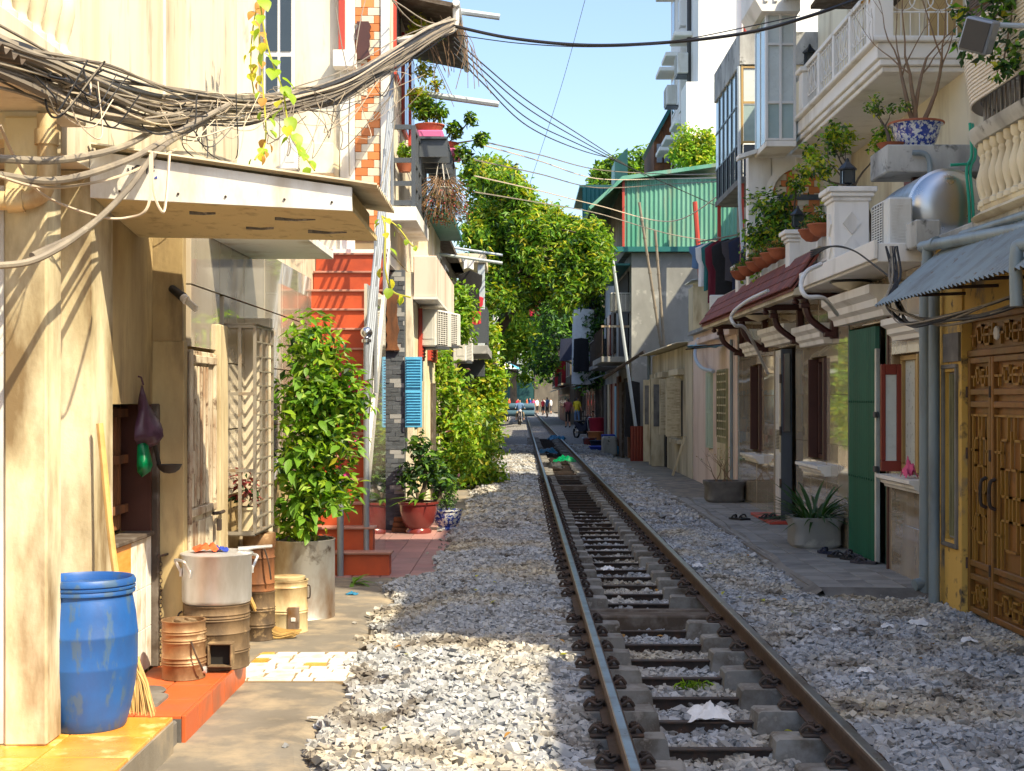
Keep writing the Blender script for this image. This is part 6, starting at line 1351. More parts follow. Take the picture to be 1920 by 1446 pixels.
mb = MB(); mb.corr((2.95, 38.6, 0), (0, 0, 1), (1, 0, 0), .95, .5, .012, .08); tag(mb.build('red_sheet', m['redwood'], org=(3.2, 38.6, 0)), 'upright dark red corrugated sheet beside the beige house', 'metal sheet')
# glass balcony house
gl = thing('glass_balcony_house', 'upper storey with greenish glass balcony and grey concrete parapet', 'house', (4.6, 25.3, 5.3))
Gl = lambda n, mt, *b, **k: B(*b, **k).build(n, m[mt], gl)
Gl('parapet', 'whitecement', 3.68, 6.5, 24.05, 27.2, 7.34, 7.9, c=.01); Gl('slab', 'concretedark', 3.70, 6.5, 24.08, 27.2, 5.35, 5.45); Gl('inner', 'midfacade', 4.6, 6.5, 24.6, 27.2, 5.45, 7.34)
for k in range(6):
    y = 24.12+k*.52; B(3.72, 3.735, y+.02, y+.50, 6.05, 7.33).build('pane', m['glasspale'], gl); B(3.70, 3.75, y-.02, y+.02, 5.45, 7.34).build('frame', m['darkgrey'], gl)
for z in (6.03, 6.72): B(3.705, 3.748, 24.1, 27.2, z, z+.03).build('frame', m['darkgrey'], gl)
B(3.76, 4.03, 24.09, 24.10, 6.05, 6.68).build('pane', m['glasspale'], gl); B(3.76, 4.03, 24.09, 24.10, 6.73, 7.30).build('pane', m['frost'], gl)
for x in (3.735, 4.05): B(x-.018, x+.018, 24.07, 24.11, 6.0, 7.34).build('frame', m['goldframe'], gl)
for z in (6.02, 6.69, 7.29): B(3.754, 4.03, 24.07, 24.11, z, z+.035).build('frame', m['goldframe'], gl)
B(4.068, 6.5, 24.09, 24.2, 5.45, 7.34).build('wall', m['ricewall'], gl)
for k in range(24): B(3.71, 3.725, 24.1+k*.13, 24.12+k*.13, 5.45, 6.03).build('bar', m['darkgrey'], gl)
B(3.76, 4.05, 24.1, 24.12, 5.45, 6.0).build('panel', m['darkgrey'], gl)
for (x, y) in ((3.75, 24.2), (3.75, 27), (4.3, 24.2)): B(x-.03, x+.03, y-.03, y+.03, 3.09, 5.35).build('post', m['redpaint'], gl)
MB().tube([(3.66, 24.0, 7.3), (3.68, 24.0, 5.0), (3.8, 24.0, 3.1)], .03, 8).build('pipe', m['bluepipe'], gl)
B(4.31, 6.5, 27.0, 27.1, 3.1, 5.35).build('back_panel', m['greensheet'], gl); B(3.9, 6.5, 24.0, 29, 3.0, 3.085).build('floor', m['greycement'], gl)
# green corrugated house
gr = thing('green_metal_house', 'green corrugated metal house over a bare grey cement wall', 'house', (4.5, 44, -.1))
Gr = lambda n, mt, *b, **k: B(*b, **k).build(n, m[mt], gr)
Gr('cement_wall', 'greycement', 3.13, 8, 40.5, 53, -.1, 5.85); Gr('trim', 'tealsheet', 2.35, 8, 40.25, 40.49, 5.86, 6.0)
mb = MB(); mb.corr((2.92, 40.45, 6.0), (0, 0, 1), (1, 0, 0), 1.95, 3.2, .018, .13); mb.build('metal_wall', m['greensheet'], gr)
B(2.95, 8, 40.5, 53, 5.86, 7.9).build('inner_wall', m['midfacade'], gr)
MB().prism([(1.95, 7.05), (2.88, 7.88), (6.2, 8.35), (6.2, 8.45), (2.85, 7.99), (1.9, 7.12)], 'y', 40.2, 53).build('roof', m['greensheet'], gr); B(2.86, 2.93, 40.40, 40.52, 6.0, 7.9).build('corner_post', m['redpaint'], gr)
for k, (z) in enumerate((2.75,)):
    b_ = Gr('balcony', 'greycement', 2.30, 3.129, 41, 46, z, z+.16, c=.01); [B(2.32, 2.34, 41.05+k2*.2, 41.08+k2*.2, z+.16, z+1.0).build('bar', m['iron'], b_) for k2 in range(24)]; [B(2.32+k2*.16, 2.34+k2*.16, 41.03, 41.06, z+.16, z+1.0).build('bar', m['iron'], b_) for k2 in range(5)]; B(2.30, 3.12, 41.0, 41.08, z+1.0, z+1.06).build('rail', m['rustdoor'], b_)
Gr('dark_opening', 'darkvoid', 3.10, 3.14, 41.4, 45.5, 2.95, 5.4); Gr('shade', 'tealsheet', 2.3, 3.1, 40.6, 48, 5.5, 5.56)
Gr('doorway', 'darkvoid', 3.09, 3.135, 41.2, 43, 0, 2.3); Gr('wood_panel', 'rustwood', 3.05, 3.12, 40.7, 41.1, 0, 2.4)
for k in range(3): Gr('window', 'redwood', 3.08, 3.135, 47+k*2, 48.2+k*2, .3, 2.2)
ac((2.95, 41.0, 4.2), 0, 'air conditioner on the balcony side wall of the green metal house', 1.0)
for k, (p, q, r_, mt, lb_) in enumerate((((2.55, 40.2, 5.8), (3.35, 40.2, .0), .05, 'bluepipe', 'pale pipe leaning from the green house balcony down to the ground'), ((3.3, 39.9, 7.2), (3.95, 39.7, 2.8), .04, 'bamboogrey', 'left bamboo pole leaning on the grey cement wall'), ((3.75, 39.9, 6.4), (4.0, 39.6, 2.8), .04, 'bamboogrey', 'right bamboo pole standing against the grey cement wall'), ((4.85, 39.8, 7.2), (5.05, 39.6, 4.2), .07, 'redpaint', 'red post standing before the green metal wall'))):
    mb = MB(); mb.tube([p, q], r_, 7)
    if mt == 'bamboogrey': [mb.tube([Vector(p).lerp(Vector(q), t/9), Vector(p).lerp(Vector(q), t/9+.01)], r_*1.3, 7) for t in range(1, 9)]
    tag(mb.build('leaning_pole', m[mt], org=q), lb_, 'pole')
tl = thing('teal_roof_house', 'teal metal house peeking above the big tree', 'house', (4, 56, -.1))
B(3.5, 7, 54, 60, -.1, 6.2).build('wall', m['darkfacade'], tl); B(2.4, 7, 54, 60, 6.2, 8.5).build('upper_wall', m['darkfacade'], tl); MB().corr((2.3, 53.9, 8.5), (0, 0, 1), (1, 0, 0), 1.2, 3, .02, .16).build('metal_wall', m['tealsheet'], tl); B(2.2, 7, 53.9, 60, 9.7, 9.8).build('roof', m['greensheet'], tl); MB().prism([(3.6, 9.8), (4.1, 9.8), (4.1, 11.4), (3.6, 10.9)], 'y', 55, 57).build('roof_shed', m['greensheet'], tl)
tw = thing('white_tower', 'tall white apartment tower with ledges behind the green metal house', 'tower', (8, 49, -.1))
Tw = lambda n, mt, *b, **k: B(*b, **k).build(n, m[mt], tw)
Tw('shaft', 'tower', 5.6, 16, 45, 53.3, -.1, 24); Tw('shaft', 'tower', 5.2, 16, 44.9, 46.4, -.1, 11.7)
for k in range(5):
    z = 9.2+k*2.9
    for y in (46.8, 49.6, 51.8):
        w_ = Tw('window', 'acwhite', 5.58, 5.61, y, y+1.1, z, z+1.4); B(5.575, 5.579, y+.1, y+1.0, z+.1, z+1.3).build('pane', m['glassdark'], w_)
        Tw('ledge', 'tower', 5.0, 5.6, y-.2, y+1.3, z+1.5, z+1.65, c=.02)
    Tw('pier', 'tower', 5.40, 5.6, 48.4, 48.9, z-.6, z+2.2)
MB().tube([(5.52, 46.9, 24), (5.52, 46.9, 8)], .07, 8).build('downpipe', m['acdark'], tw); MB().tube([(7.05, 44.85, 24), (7.05, 44.85, 11.5)], .06, 8).build('downpipe', m['redpaint'], tw)
ac((5.30, 47.2, 12.4), -PI/2, 'upper air conditioner on the street side of the white tower', 1.25); ac((5.25, 50.2, 12.0), -PI/2, 'lower air conditioner on the street side of the white tower', 1.25)
bd = thing('brown_shed_house', 'dark brown timber and mesh rooftop room left of the white tower', 'house', (5.5, 55, -.1))
B(5.0, 9, 53.6, 58, -.1, 10.3).build('wall', m['midfacade'], bd); MB().prism([(5.0, 10.3), (9, 10.3), (9, 14), (5.95, 13.2), (5.0, 11.4)], 'y', 53.7, 58).build('upper_room', m['rustwood'], bd); MB().prism([(4.9, 11.5), (6.0, 13.5), (6.1, 13.4), (5.0, 11.4)], 'y', 53.5, 58).build('roof', m['tealsheet'], bd)
for k in range(3): B(5.1+k*.28, 5.3+k*.28, 53.6, 53.69, 10.6, 11.3).build('pane', m['greysteel'], bd)
# far houses on the right
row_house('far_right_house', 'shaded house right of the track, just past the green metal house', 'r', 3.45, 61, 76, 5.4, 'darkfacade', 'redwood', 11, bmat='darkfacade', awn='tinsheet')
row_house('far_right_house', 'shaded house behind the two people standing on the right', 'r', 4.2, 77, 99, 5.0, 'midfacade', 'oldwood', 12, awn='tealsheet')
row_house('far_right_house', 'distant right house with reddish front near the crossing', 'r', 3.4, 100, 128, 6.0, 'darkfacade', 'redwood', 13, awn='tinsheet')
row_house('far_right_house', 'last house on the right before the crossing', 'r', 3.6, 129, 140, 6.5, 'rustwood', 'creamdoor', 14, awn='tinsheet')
rh = thing('rear_shade_block', 'tall plain block added behind the beige house to shade the grey cement wall', 'house', (11, 34, -.1))  # added block, casts shade on the grey cement wall
B(8.05, 15, 28, 39, -.1, 9.8).build('wall', m['midfacade'], rh); B(7.9, 15.1, 27.9, 39.1, 9.81, 9.95).build('roof', m['greycement'], rh)
eb = thing('end_building', 'green walled building closing the far end of the street', 'building', (-1, 190, -.1))
B(-7, 1.6, 188, 200, -.1, 4.2).build('wall', m['tealshade'], eb); B(1.7, 14, 190, 204, -.1, 10).build('wall', m['darkfacade'], eb); MB().prism([(1.2, 9.6), (4.5, 11.5), (8, 9.6)], 'y', 188, 204).build('roof', m['terracotta'], eb)
for k in range(6): w_ = B(-6+k*1.2, -5.2+k*1.2, 187.9, 187.99, 4, 6).build('window', m['glassdark'], eb)
# clutter along the shaded right side
for k, (y0, y1, z0, z1, mt, nm) in enumerate(((43.2, 44.4, -.1, 2.2, 'oldwood', 'door'), (44.6, 45.6, .2, 2.4, 'rustwood', 'board_panel'), (45.8, 46.6, -.1, 2.1, 'bluepaint', 'door'), (49.4, 50.4, -.1, 2.2, 'creamdoor', 'door'), (51.0, 52.6, .3, 2.2, 'oldwood', 'board_panel'), (47.0, 48.4, 3.2, 4.6, 'oldwood', 'window'), (49.2, 50.6, 3.2, 4.6, 'redwood', 'window'), (51.2, 52.4, 3.2, 4.6, 'glassdark', 'window'))): B(3.04, 3.128, y0, y1, z0, z1, c=.006).build(nm, m[mt], gr)
b_ = Gr('balcony', 'concretedark', 2.5, 3.129, 46.8, 52.8, 2.72, 2.86, c=.01); [B(2.52, 2.55, 46.85+k2*.2, 46.88+k2*.2, 2.86, 3.7).build('bar', m['iron'], b_) for k2 in range(29)]; B(2.50, 2.56, 46.8, 52.8, 3.7, 3.75).build('rail', m['oldwood'], b_)
MB().corr((3.12, 42.5, 2.62), (-1, 0, -.35), (0, 1, 0), 1.0, 3.6, .016, .1).build('awning', m['tinsheet'], gr); MB().tube([(2.4, 41.2, 2.3), (3.4, 39.4, 3.0)], .05, 6).build('beam', m['oldwood'], gr)
# ---- clothes
def garment(name, mt, label, cat, p, w_, h_, seed, ax='x', grp=None, sleeves=True):
    rr_ = random.Random(seed); nx_, nz_ = 9, 9; vs = []; p = Vector(p)
    for side in (0, 1):
        for j in range(nz_):
            for i in range(nx_):
                u, v = i/(nx_-1)*2-1, j/(nz_-1); wd = w_*.5*(1+.10*v) if not (sleeves and .08 < v < .42) else w_*.5*(1.45-.3*v)
                if v < .08: wd = w_*(.34 if sleeves else .5)
                d = .03+.02*math.sin(u*6+seed+v*2)*v; d = d if side else -d
                if abs(u) == 1: d *= .1
                a, b = u*wd, d; x, y = (a, b) if ax == 'x' else (b, a)
                vs.append((p.x+x, p.y+y, p.z-v*h_-.02*math.sin(u*3+seed)*v-.05*abs(u)*(v < .1)))
    fs = []; K = nx_*nz_
    for j in range(nz_-1):
        for i in range(nx_-1): a = j*nx_+i; fs += [(a, a+1, a+nx_+1, a+nx_), (K+a, K+a+nx_, K+a+nx_+1, K+a+1)]
    rim = [i for i in range(nx_)]; fs += [(i, K+i, K+i+1, i+1) for i in range(nx_-1)]
    for j in range(nz_-1):
        for i in (0, nx_-1): a = j*nx_+i; fs.append((a, a+nx_, K+a+nx_, K+a))
    mb = MB().add(vs, fs); o = tag(mb.build(name, m[mt], smooth=50, org=p), label, cat, grp)
    MB().tube([p+Vector((0, 0, -.02)), p+Vector((0, 0, .05)), p+Vector((.02, .02, .08))], .006, 4).build('hanger_hook', m['hose'], o); return o
cl_ = 'washing hung out between the houses on the right'
mb = MB(); mb.tube([(3.3, 26.6, 4.62), (4.4, 24.6, 4.66)], .014, 5); tag(mb.build('washing_line', m['bamboogrey'], org=(3.3, 26.6, 4.6)), 'pole carrying the washing beside the terrace', 'washing line')
for k, (t_, mt, w_, h_, lb_) in enumerate(((.06, 'cloth_denim', .36, .45, 'light denim jacket at the left end of the washing pole'), (.14, 'cloth_white', .34, .8, 'white shirt on the washing pole next to the denim'), (.20, 'cloth_teal', .3, .9, 'teal garment half hidden on the washing pole'), (.27, 'cloth_maroon', .34, 1.15, 'maroon garment hanging long on the washing pole'), (.4, 'cloth_black', .42, 1.2, 'black jacket in the middle of the washing pole'), (.52, 'cloth_grey', .4, .8, 'dark grey shirt on the washing pole'), (.62, 'navy', .42, 1.1, 'navy trousers at the right end of the washing pole'))):
    garment('garment', mt, lb_, 'clothes', Vector((3.3, 26.6, 4.58)).lerp(Vector((4.4, 24.6, 4.62)), t_), w_, h_, k+3, grp=cl_)
for k, (x, y, z, mt, w_, h_, lb_) in enumerate(((-1.05, 28, 4.5, 'paperwhite', .2, .25, 'small white cloth hung above the left shrubs'), (-1.02, 28.3, 4.25, 'cloth_black', .34, .8, 'black garment hung above the left shrubs'), (-.98, 28.6, 3.8, 'cloth_red', .3, .6, 'red garment hung below the black one on the left'), (2.6, 60, 5.5, 'cloth_white', .9, 3.2, 'long white sheet hung on the shaded right houses'), (2.75, 60.5, 5.6, 'cloth_blue', .7, 2.6, 'long blue sheet hung on the shaded right houses'), (2.45, 58.5, 4.2, 'cloth_black', .6, 1.4, 'black trousers hung on the shaded right houses'), (2.6, 75, 4.9, 'navy', 1.1, 1.2, 'dark blue awning cloth under the tree on the right'), (.9, 95, 9.2, 'cloth_red', .7, 2, 'red cloth dangling beneath the tree crown'), (3.0, 110, 5, 'cloth_red', .8, 2.4, 'red banner on the far right house'), (3.15, 40.3, 2.2, 'cloth_black', .4, 1.6, 'black coat hung at the corner of the beige house'))):
    garment('garment', mt, lb_, 'clothes', (x, y, z), w_, h_, k+30, grp='washing along the street', sleeves=k < 3)
# pots by the slate pier
for k, (n_, lb_, c_, r_, h_, mt) in enumerate((('maroon_pot', 'large glazed maroon pot with a thick stemmed plant by the slate pier', (-1.38, 19.0, -.1), .25, .42, 'maroonpot'), ('blue_pot', 'small dark blue glazed pot right of the maroon pot', (-1.02, 19.5, -.1), .20, .28, 'bluewhite'))):
    t = thing(n_, lb_, 'potted plant', c_)
    MB().lathe([(0, 0), (r_*.7, 0), (r_*.72, h_*.08), (r_*.62, h_*.16), (r_*.85, h_*.35), (r_, h_*.7), (r_*1.02, h_*.9), (r_*1.1, h_*.93), (r_*1.1, h_), (r_*.95, h_), (r_*.9, h_*.9), (0, h_*.88)], c_, 28).build('pot', m[mt], t, smooth=50)
    c_ = Vector(c_); cl = [(c_+Vector((-.1, 0, .75)), .22), (c_+Vector((.12, 0, .9)), .26), (c_+Vector((.3, .1, .7)), .22), (c_+Vector((0, 0, 1.15)), .22)] if k == 0 else [(c_+Vector((.0, 0, .42)), .16), (c_+Vector((.05, 0, .6)), .12)]
    mb = MB(); [mb.tube(arc([c_+Vector((R.uniform(-.06, .06), 0, h_*.85)), c_.lerp(q, .6)+Vector((R.uniform(-.1, .1), 0, 0)), q], 4), np.linspace(.05 if k == 0 else .01, .012, 9), 7) for q, _ in cl]; mb.build('stem', m['bark'], t)
    foliage('foliage', cl, 700 if k == 0 else 500, .11 if k == 0 else .05, ['leafdark', 'leaf'], [.7, .3], t, shell=.3)
    if k == 0: [leaf_at(t, 'blade2', c_+Vector((0, 0, h_)), R.uniform(0, 6), R.uniform(.2, 1), 0, R.uniform(.9, 1.4)) for _ in range(16)]
for k in range(3): tag(B(-1.74+.01*k, -1.50, 19.05+.04*k, 19.22+.04*k, -.1+k*.066, -.036+k*.066, c=.006).build('loose_brick', m['rustwood'], org=(-1.6, 19.1, -.1+k*.066)), ('lowest', 'middle', 'topmost')[k]+' of three loose bricks piled at the foot of the slate pier', 'brick')
# left shrubs in the sun
def shrub(name, label, base, cl, n, size, mats, wts, **kw):
    t = thing(name, label, 'shrub', base); mb = MB()
    for c_, r_ in cl: mb.tube(arc([base, Vector(base).lerp(Vector(c_), .5)+Vector((R.uniform(-.1, .1), 0, .1)), c_], 3), [.03]*4+[.012]*3, 5)
    mb.build('stem', m['bark'], t); foliage('foliage', cl, n, size, mats, wts, t, fuzz=(.75, 1.4), **kw); return t
shrub('flowering_shrub', 'tall sunlit shrub with pale pink flowers beside the blue shutter', (-1.5, 25, -.1), [((-1.45, 24.8, 2.3), (.28, .4, .35)), ((-1.25, 24.8, 1.75), (.42, .4, .35)), ((-1.55, 24.8, 1.3), (.35, .4, .35)), ((-1.1, 24.8, 1.15), (.45, .5, .4)), ((-1.3, 24.7, .6), (.45, .5, .4)), ((-.9, 24.8, .7), (.3, .5, .3)), ((-1.2, 24.9, 2.05), (.3, .3, .22))], 3200, .12, ['leafbright', 'leafyellow', 'leaf', 'paleflower'], [.5, .10, .39, .012], shell=.3)
shrub('spreading_shrub', 'low spreading sunlit shrub with small flowers at the ballast edge', (-1.2, 29, -.1), [((-1.0, 28.6, 1.2), (.5, .6, .4)), ((-.75, 28.6, .7), (.42, .6, .35)), ((-1.2, 28.8, .5), (.5, .6, .4)), ((-.65, 28.4, .25), (.35, .5, .28)), ((-1.1, 28.4, .15), (.5, .5, .28)), ((-.55, 28.8, .05), (.28, .5, .2))], 3600, .12, ['leafbright', 'leafyellow', 'leaf', 'leafdark'], [.5, .16, .28, .06], shell=.3)
shrub('climbing_shrub', 'bright yellow green climber rising under the concrete balcony', (-1.3, 35, -.1), [((-.85, 34.6, 2.9), (.35, .5, .4)), ((-.75, 34.6, 2.2), (.42, .5, .45)), ((-1.0, 34.6, 1.6), (.45, .5, .4)), ((-.62, 34.6, 1.5), (.3, .5, .4)), ((-.8, 34.4, .9), (.4, .5, .4)), ((-.7, 34.6, 3.3), (.2, .4, .25))], 2800, .17, ['leafyellow', 'leafbright', 'leaf'], [.22, .5, .28], shell=.3)
shrub('balcony_shrub', 'leafy plant spilling over the balcony beside the red shutters', (-1.35, 25.5, 3.0), [((-1.15, 25.5, 3.5), .3), ((-1.0, 25.4, 3.25), .26), ((-1.15, 25.3, 3.0), .24), ((-1.0, 25.6, 2.85), .2)], 900, .12, ['leafbright', 'leaf'], [.5, .5])
# ================================================================ trees
def tree(name, label, trunk, r0, limbs, cl, n, size, mats, wts, tips=None, shell=.45, grp=None, asp=.45, fuzz=(.75, 1.4)):
    t = thing(name, label, 'tree', trunk[0], grp); mb = MB(); P = arc(trunk, 5); mb.tube(P, np.linspace(r0, r0*.55, len(P)), 9)
    for c_, r_ in cl:
        k = min(range(len(P)//2, len(P)), key=lambda i: (P[i]-Vector(c_)).length); p = P[k]
        mb.tube(arc([p, p.lerp(Vector(c_), .5)+Vector((R.uniform(-.3, .3), R.uniform(-.3, .3), R.uniform(-.1, .4))), c_], 4), np.linspace(r0*.26, r0*.05, 9), 5)
    mb.build('trunk', m['bark'], t, smooth=60); foliage('crown', cl, n, size, mats, wts, t, shell=shell, tips=tips, asp=asp, fuzz=fuzz); return t
rr = random.Random(21); cl = []
TT = ([880, 930, 975, 1010, 1060, 1110, 1145], [305, 290, 335, 380, 402, 408, 440]); BT = ([880, 910, 960, 1010, 1060, 1100, 1145], [540, 590, 585, 575, 585, 570, 505])
for k in range(105):
    px = rr.uniform(888, 1136); a, b = np.interp(px, *TT)+22, np.interp(px, *BT)-14; py = a+(b-a)*rr.random()**1.15; cl.append((at(px, py, 40+rr.uniform(-2.2, 2.2)), rr.uniform(.28, .5)))
for q in range(16): cl.append((at(rr.uniform(925, 1010), rr.uniform(340, 450), 38.6+rr.uniform(-.8, .4)), rr.uniform(.3, .42)))
for px in range(885, 1140, 14): cl.append((at(px, float(np.interp(px, *TT))+20+rr.uniform(-8, 14), 40+rr.uniform(-1, 1)), rr.uniform(.22, .36)))
tree('mango_tree', 'big leaning tree with golden upper leaves arching over the track', [(-1.35, 41, -.1), (-1.25, 41, 1.7), (-.9, 40.8, 3.2), (-.1, 40.4, 4.6), (.5, 40, 6.0)], .24, 0, cl, 52000, .21, ['leafyellow', 'leaf', 'leafdark', 'leafbright'], [.05, .46, .14, .35], tips=.22, shell=.3, asp=.34, fuzz=(.6, 1.55))
def mass(c, rx, ry, rz, k, seed, rs=.4):
    r_ = random.Random(seed); return [((c[0]+r_.uniform(-1, 1)*rx, c[1]+r_.uniform(-1, 1)*ry, c[2]+r_.uniform(-1, 1)*rz), r_.uniform(.6, 1.1)*rs) for _ in range(k)]
g_ = 'trees behind the houses'
tree('far_street_tree', 'pale sunlit tree in the gap under the big tree crown', [(-2.6, 110, -.1), (-2.2, 110, 4), (-1, 110, 8)], .35, 0, mass((-.2, 108, 8.2), 2.4, 3, 5.0, 46, 1, 1.2), 12000, .42, ['leafyellow', 'leaf', 'leafbright'], [.1, .4, .5], grp=g_)
tree('far_street_tree', 'dark tree hanging over the right side near the crossing', [(4.0, 99.5, -.1), (3.8, 98, 4), (2.6, 97, 8)], .35, 0, mass((3.0, 96, 7.5), 1.6, 3, 3.6, 30, 2, 1.1), 7500, .42, ['leafdark', 'leaf'], [.6, .4], grp=g_)
tree('far_street_tree', 'distant tree closing the view behind the crossing', [(-1, 180, -.1), (-1, 180, 6), (0, 180, 11)], .5, 0, mass((.5, 178, 11), 6, 4, 6, 60, 3, 2.0), 12000, .6, ['leafdark', 'leaf', 'leafbright'], [.3, .45, .25], grp=g_)
tree('ivy_tree', 'vine covered slender tree against the shaded right houses', [(3.3, 60.5, -.1), (3.2, 60.5, 3), (3.0, 60.5, 6)], .15, 0, mass((2.95, 60.5, 4.4), .35, .7, 2.2, 22, 4, .5), 3800, .22, ['leafdark', 'leaf'], [.7, .3], grp=g_)
tree('roof_tree', 'bright green bushy tree on the roof beside the white tower', [(5.3, 43.5, 8.2), (5.3, 43.5, 8.7), (5.35, 43.5, 9.2)], .07, 0, mass((5.35, 43.3, 9.25), .55, .4, .42, 22, 5, .36), 3400, .17, ['leafbright', 'leafyellow', 'leaf'], [.55, .2, .25])
tree('hill_tree', 'far tree above the green metal roof, left of the brown rooftop room', [(7.5, 105, -.1), (7.5, 105, 9), (7.3, 105, 17)], .5, 0, mass((7.2, 104, 17.2), 1.5, 2, 1.8, 22, 6, 1.0), 4500, .5, ['leaf', 'leafbright', 'leafdark'], [.5, .3, .2], grp=g_)
tree('hill_tree', 'farther tree just right of the big tree top', [(5.6, 100, -.1), (5.7, 100, 9), (5.9, 100, 15)], .5, 0, mass((5.9, 99, 16.6), .8, 1.5, 1.5, 14, 7, .8), 3000, .45, ['leaf', 'leafbright', 'leafdark'], [.5, .3, .2], grp=g_)
# ---- yellow climber on the stair house roof, hanging vines
yc = thing('yellow_creeper', 'yellow flowering creeper trailing at the roof corner of the stair house', 'creeper', (-1.3, 20, 6.9))
mb = MB(); cl = [((-1.42, 19.6, 6.8), .18), ((-1.36, 20, 6.3), .17), ((-1.42, 19.8, 5.9), .18), ((-1.25, 20, 6.85), .2), ((-1.2, 20, 6.1), .12)]
for k in range(22): p = Vector((-1.15+R.uniform(-.25, .3), 19.7+R.uniform(-.6, .6), 6.85)); mb.tube(arc([p, p+Vector((R.uniform(.02, .25), 0, -.25)), p+Vector((R.uniform(0, .45), 0, R.uniform(-1.2, -.5)))], 4), .006, 4)
stuff(mb.build('stem', m['twig'], yc)); foliage('foliage', cl, 1100, .075, ['leafyellow', 'leafbright', 'leafdry'], [.65, .25, .1], yc, shell=.2)
def vine(label, pts, keys, n, s=1., seed=0):
    t = thing('hanging_vine', label, 'vine', pts[0]); P = arc(pts, 10); MB().tube(P, .006, 5).build('stem', m['vinestem'], t); r_ = random.Random(seed)
    for k in range(n):
        p = P[int((k+.5)/n*(len(P)-1))]; a = r_.uniform(-PI, 0); q = p+Vector((math.cos(a)*.03, math.sin(a)*.03, -.01)); leaf_at(t, r_.choice(keys), q, a-PI/2, r_.uniform(-1.3, -.4), r_.uniform(-.4, .4), s*r_.uniform(.7, 1.25))
    return t
V_ = lambda *q: [at(px, py, Y) for px, py, Y in q]
vine('left vine with dry orange leaves hanging over the tin canopy', V_((490, -60, 10.2), (486, 60, 10.2), (492, 150, 10.1), (498, 260, 9.8), (478, 300, 9.4)), ('dry', 'dry', 'hearty', 'dry', 'heart'), 26, .95, 1)
vine('right vine with heart shaped green leaves hanging over the tin canopy', V_((478, -60, 9.9), (500, 80, 9.8), (530, 170, 9.7), (545, 250, 9.6), (590, 320, 9.3)), ('heart', 'heart', 'hearty'), 22, 1.15, 2)
vine('short vine with dry leaves beside the left window', V_((505, -60, 10.4), (478, 30, 10.4), (470, 120, 10.3), (480, 200, 10.3)), ('dry', 'hearty', 'dry'), 14, .9, 3)
vine('thin yellow vine curling below the end of the tin canopy', V_((716, 405, 9.2), (722, 430, 9.15), (722, 500, 9.1), (735, 545, 9.1), (770, 558, 9.1)), ('heart', 'hearty'), 9, .7, 4)
vine('thin yellow vine reaching right from the tin canopy end', V_((716, 405, 9.25), (745, 425, 9.2), (768, 455, 9.2), (775, 462, 9.2)), ('heart', 'hearty'), 6, .55, 5)

# ================================================================ cables
cbm = {}
def cable(parent, pts, r, mt='cable', n=6, name='cable', seg=8):
    return MB().tube(arc(pts, seg), r, n).build(name, m[mt], parent, smooth=True)
bn = thing('cable_bundle', 'thick tangle of old grey telephone cables strung along the left houses', 'cables', (-2.0, 9, 3.3))
core = [(-60, 85, 4.9), (50, 118, 5.5), (170, 165, 6.4), (300, 205, 7.9), (390, 200, 9.1), (480, 202, 10.3), (560, 188, 11.8), (650, 165, 14.0), (740, 112, 16.5), (800, 72, 18.0), (848, 45, 19.0)]
rr = random.Random(17)
for k in range(58):
    sp = 1.0 if k < 40 else 1.6; ph, ph2 = rr.uniform(0, 6), rr.uniform(0, 6); tw_ = rr.uniform(.5, 1.3); pts = []
    ox, oy = rr.gauss(0, 12), rr.gauss(0, 12)
    for i, (px, py, Y) in enumerate(core):
        f = (1.25, 1.25, 1.35, 1.1, .75, .75, .6, .62, .6, .5, .35)[i]*sp
        pts.append(at(px+(ox*.35+8*math.sin(ph+i*tw_))*f, py+(oy*1.15+10*math.sin(ph2+i*tw_*1.1)+rr.uniform(-7, 7))*f+(6 if i < 3 else 0), Y+.06*math.sin(ph+i)))
    cable(bn, pts, rr.choice((.004, .005, .006, .008, .010, .012)) if k > 4 else .018, ('cable', 'cable', 'blackcable', 'cable', 'palecable', 'cable')[k % 6], 6 if k < 20 else 5, seg=6)
B_ = lambda *q: [at(px, py, Y) for px, py, Y in q]
for k, q in enumerate(([(-30, 296, 5.6), (110, 300, 6.2), (230, 275, 7.2), (310, 235, 8.2), (400, 215, 9.2)], [(-30, 325, 5.6), (110, 338, 6.2), (240, 300, 7.2), (330, 250, 8.0), (430, 195, 9.4)], [(60, 480, 5.9), (160, 430, 6.3), (240, 355, 7.0), (300, 280, 7.6), (390, 225, 9.0)])):
    cable(bn, B_(*q), (.017, .017, .015)[k], 'cable', 8)
cable(bn, B_((-30, 500, 5.7), (50, 492, 5.8), (110, 465, 5.95), (160, 430, 6.3)), .015, 'cable', 8)
for q in ([(0, 235, 5.8), (30, 300, 6.0), (80, 365, 6.3), (180, 405, 6.7), (240, 408, 6.8), (278, 385, 6.8), (282, 290, 7.0)], [(284, 285, 7.0), (288, 360, 6.95), (305, 398, 6.95), (312, 370, 7.0), (318, 290, 7.1)], [(-20, 325, 5.6), (70, 350, 6), (150, 347, 6.6), (240, 325, 7.2), (330, 280, 8)]): cable(bn, B_(*q), .007, 'palecable', 5)
for k in range(52):
    i = rr.uniform(1.0, 8.5); a = int(i); c0 = Vector(core[a]).lerp(Vector(core[a+1]), i-a); L_ = rr.uniform(15, 110); q = [(c0.x+rr.uniform(-20, 20), c0.y+rr.uniform(-15, 15), c0.z-.08), (c0.x+rr.uniform(-30, 40), c0.y+L_*.7, c0.z-.1), (c0.x+rr.uniform(10, 60), c0.y+L_, c0.z), (c0.x+rr.uniform(30, 110), c0.y+rr.uniform(-30, 40), c0.z+.2)]
    cable(bn, B_(*q), rr.choice((.003, .004, .005)), rr.choice(('cable', 'blackcable', 'palecable')), 4)
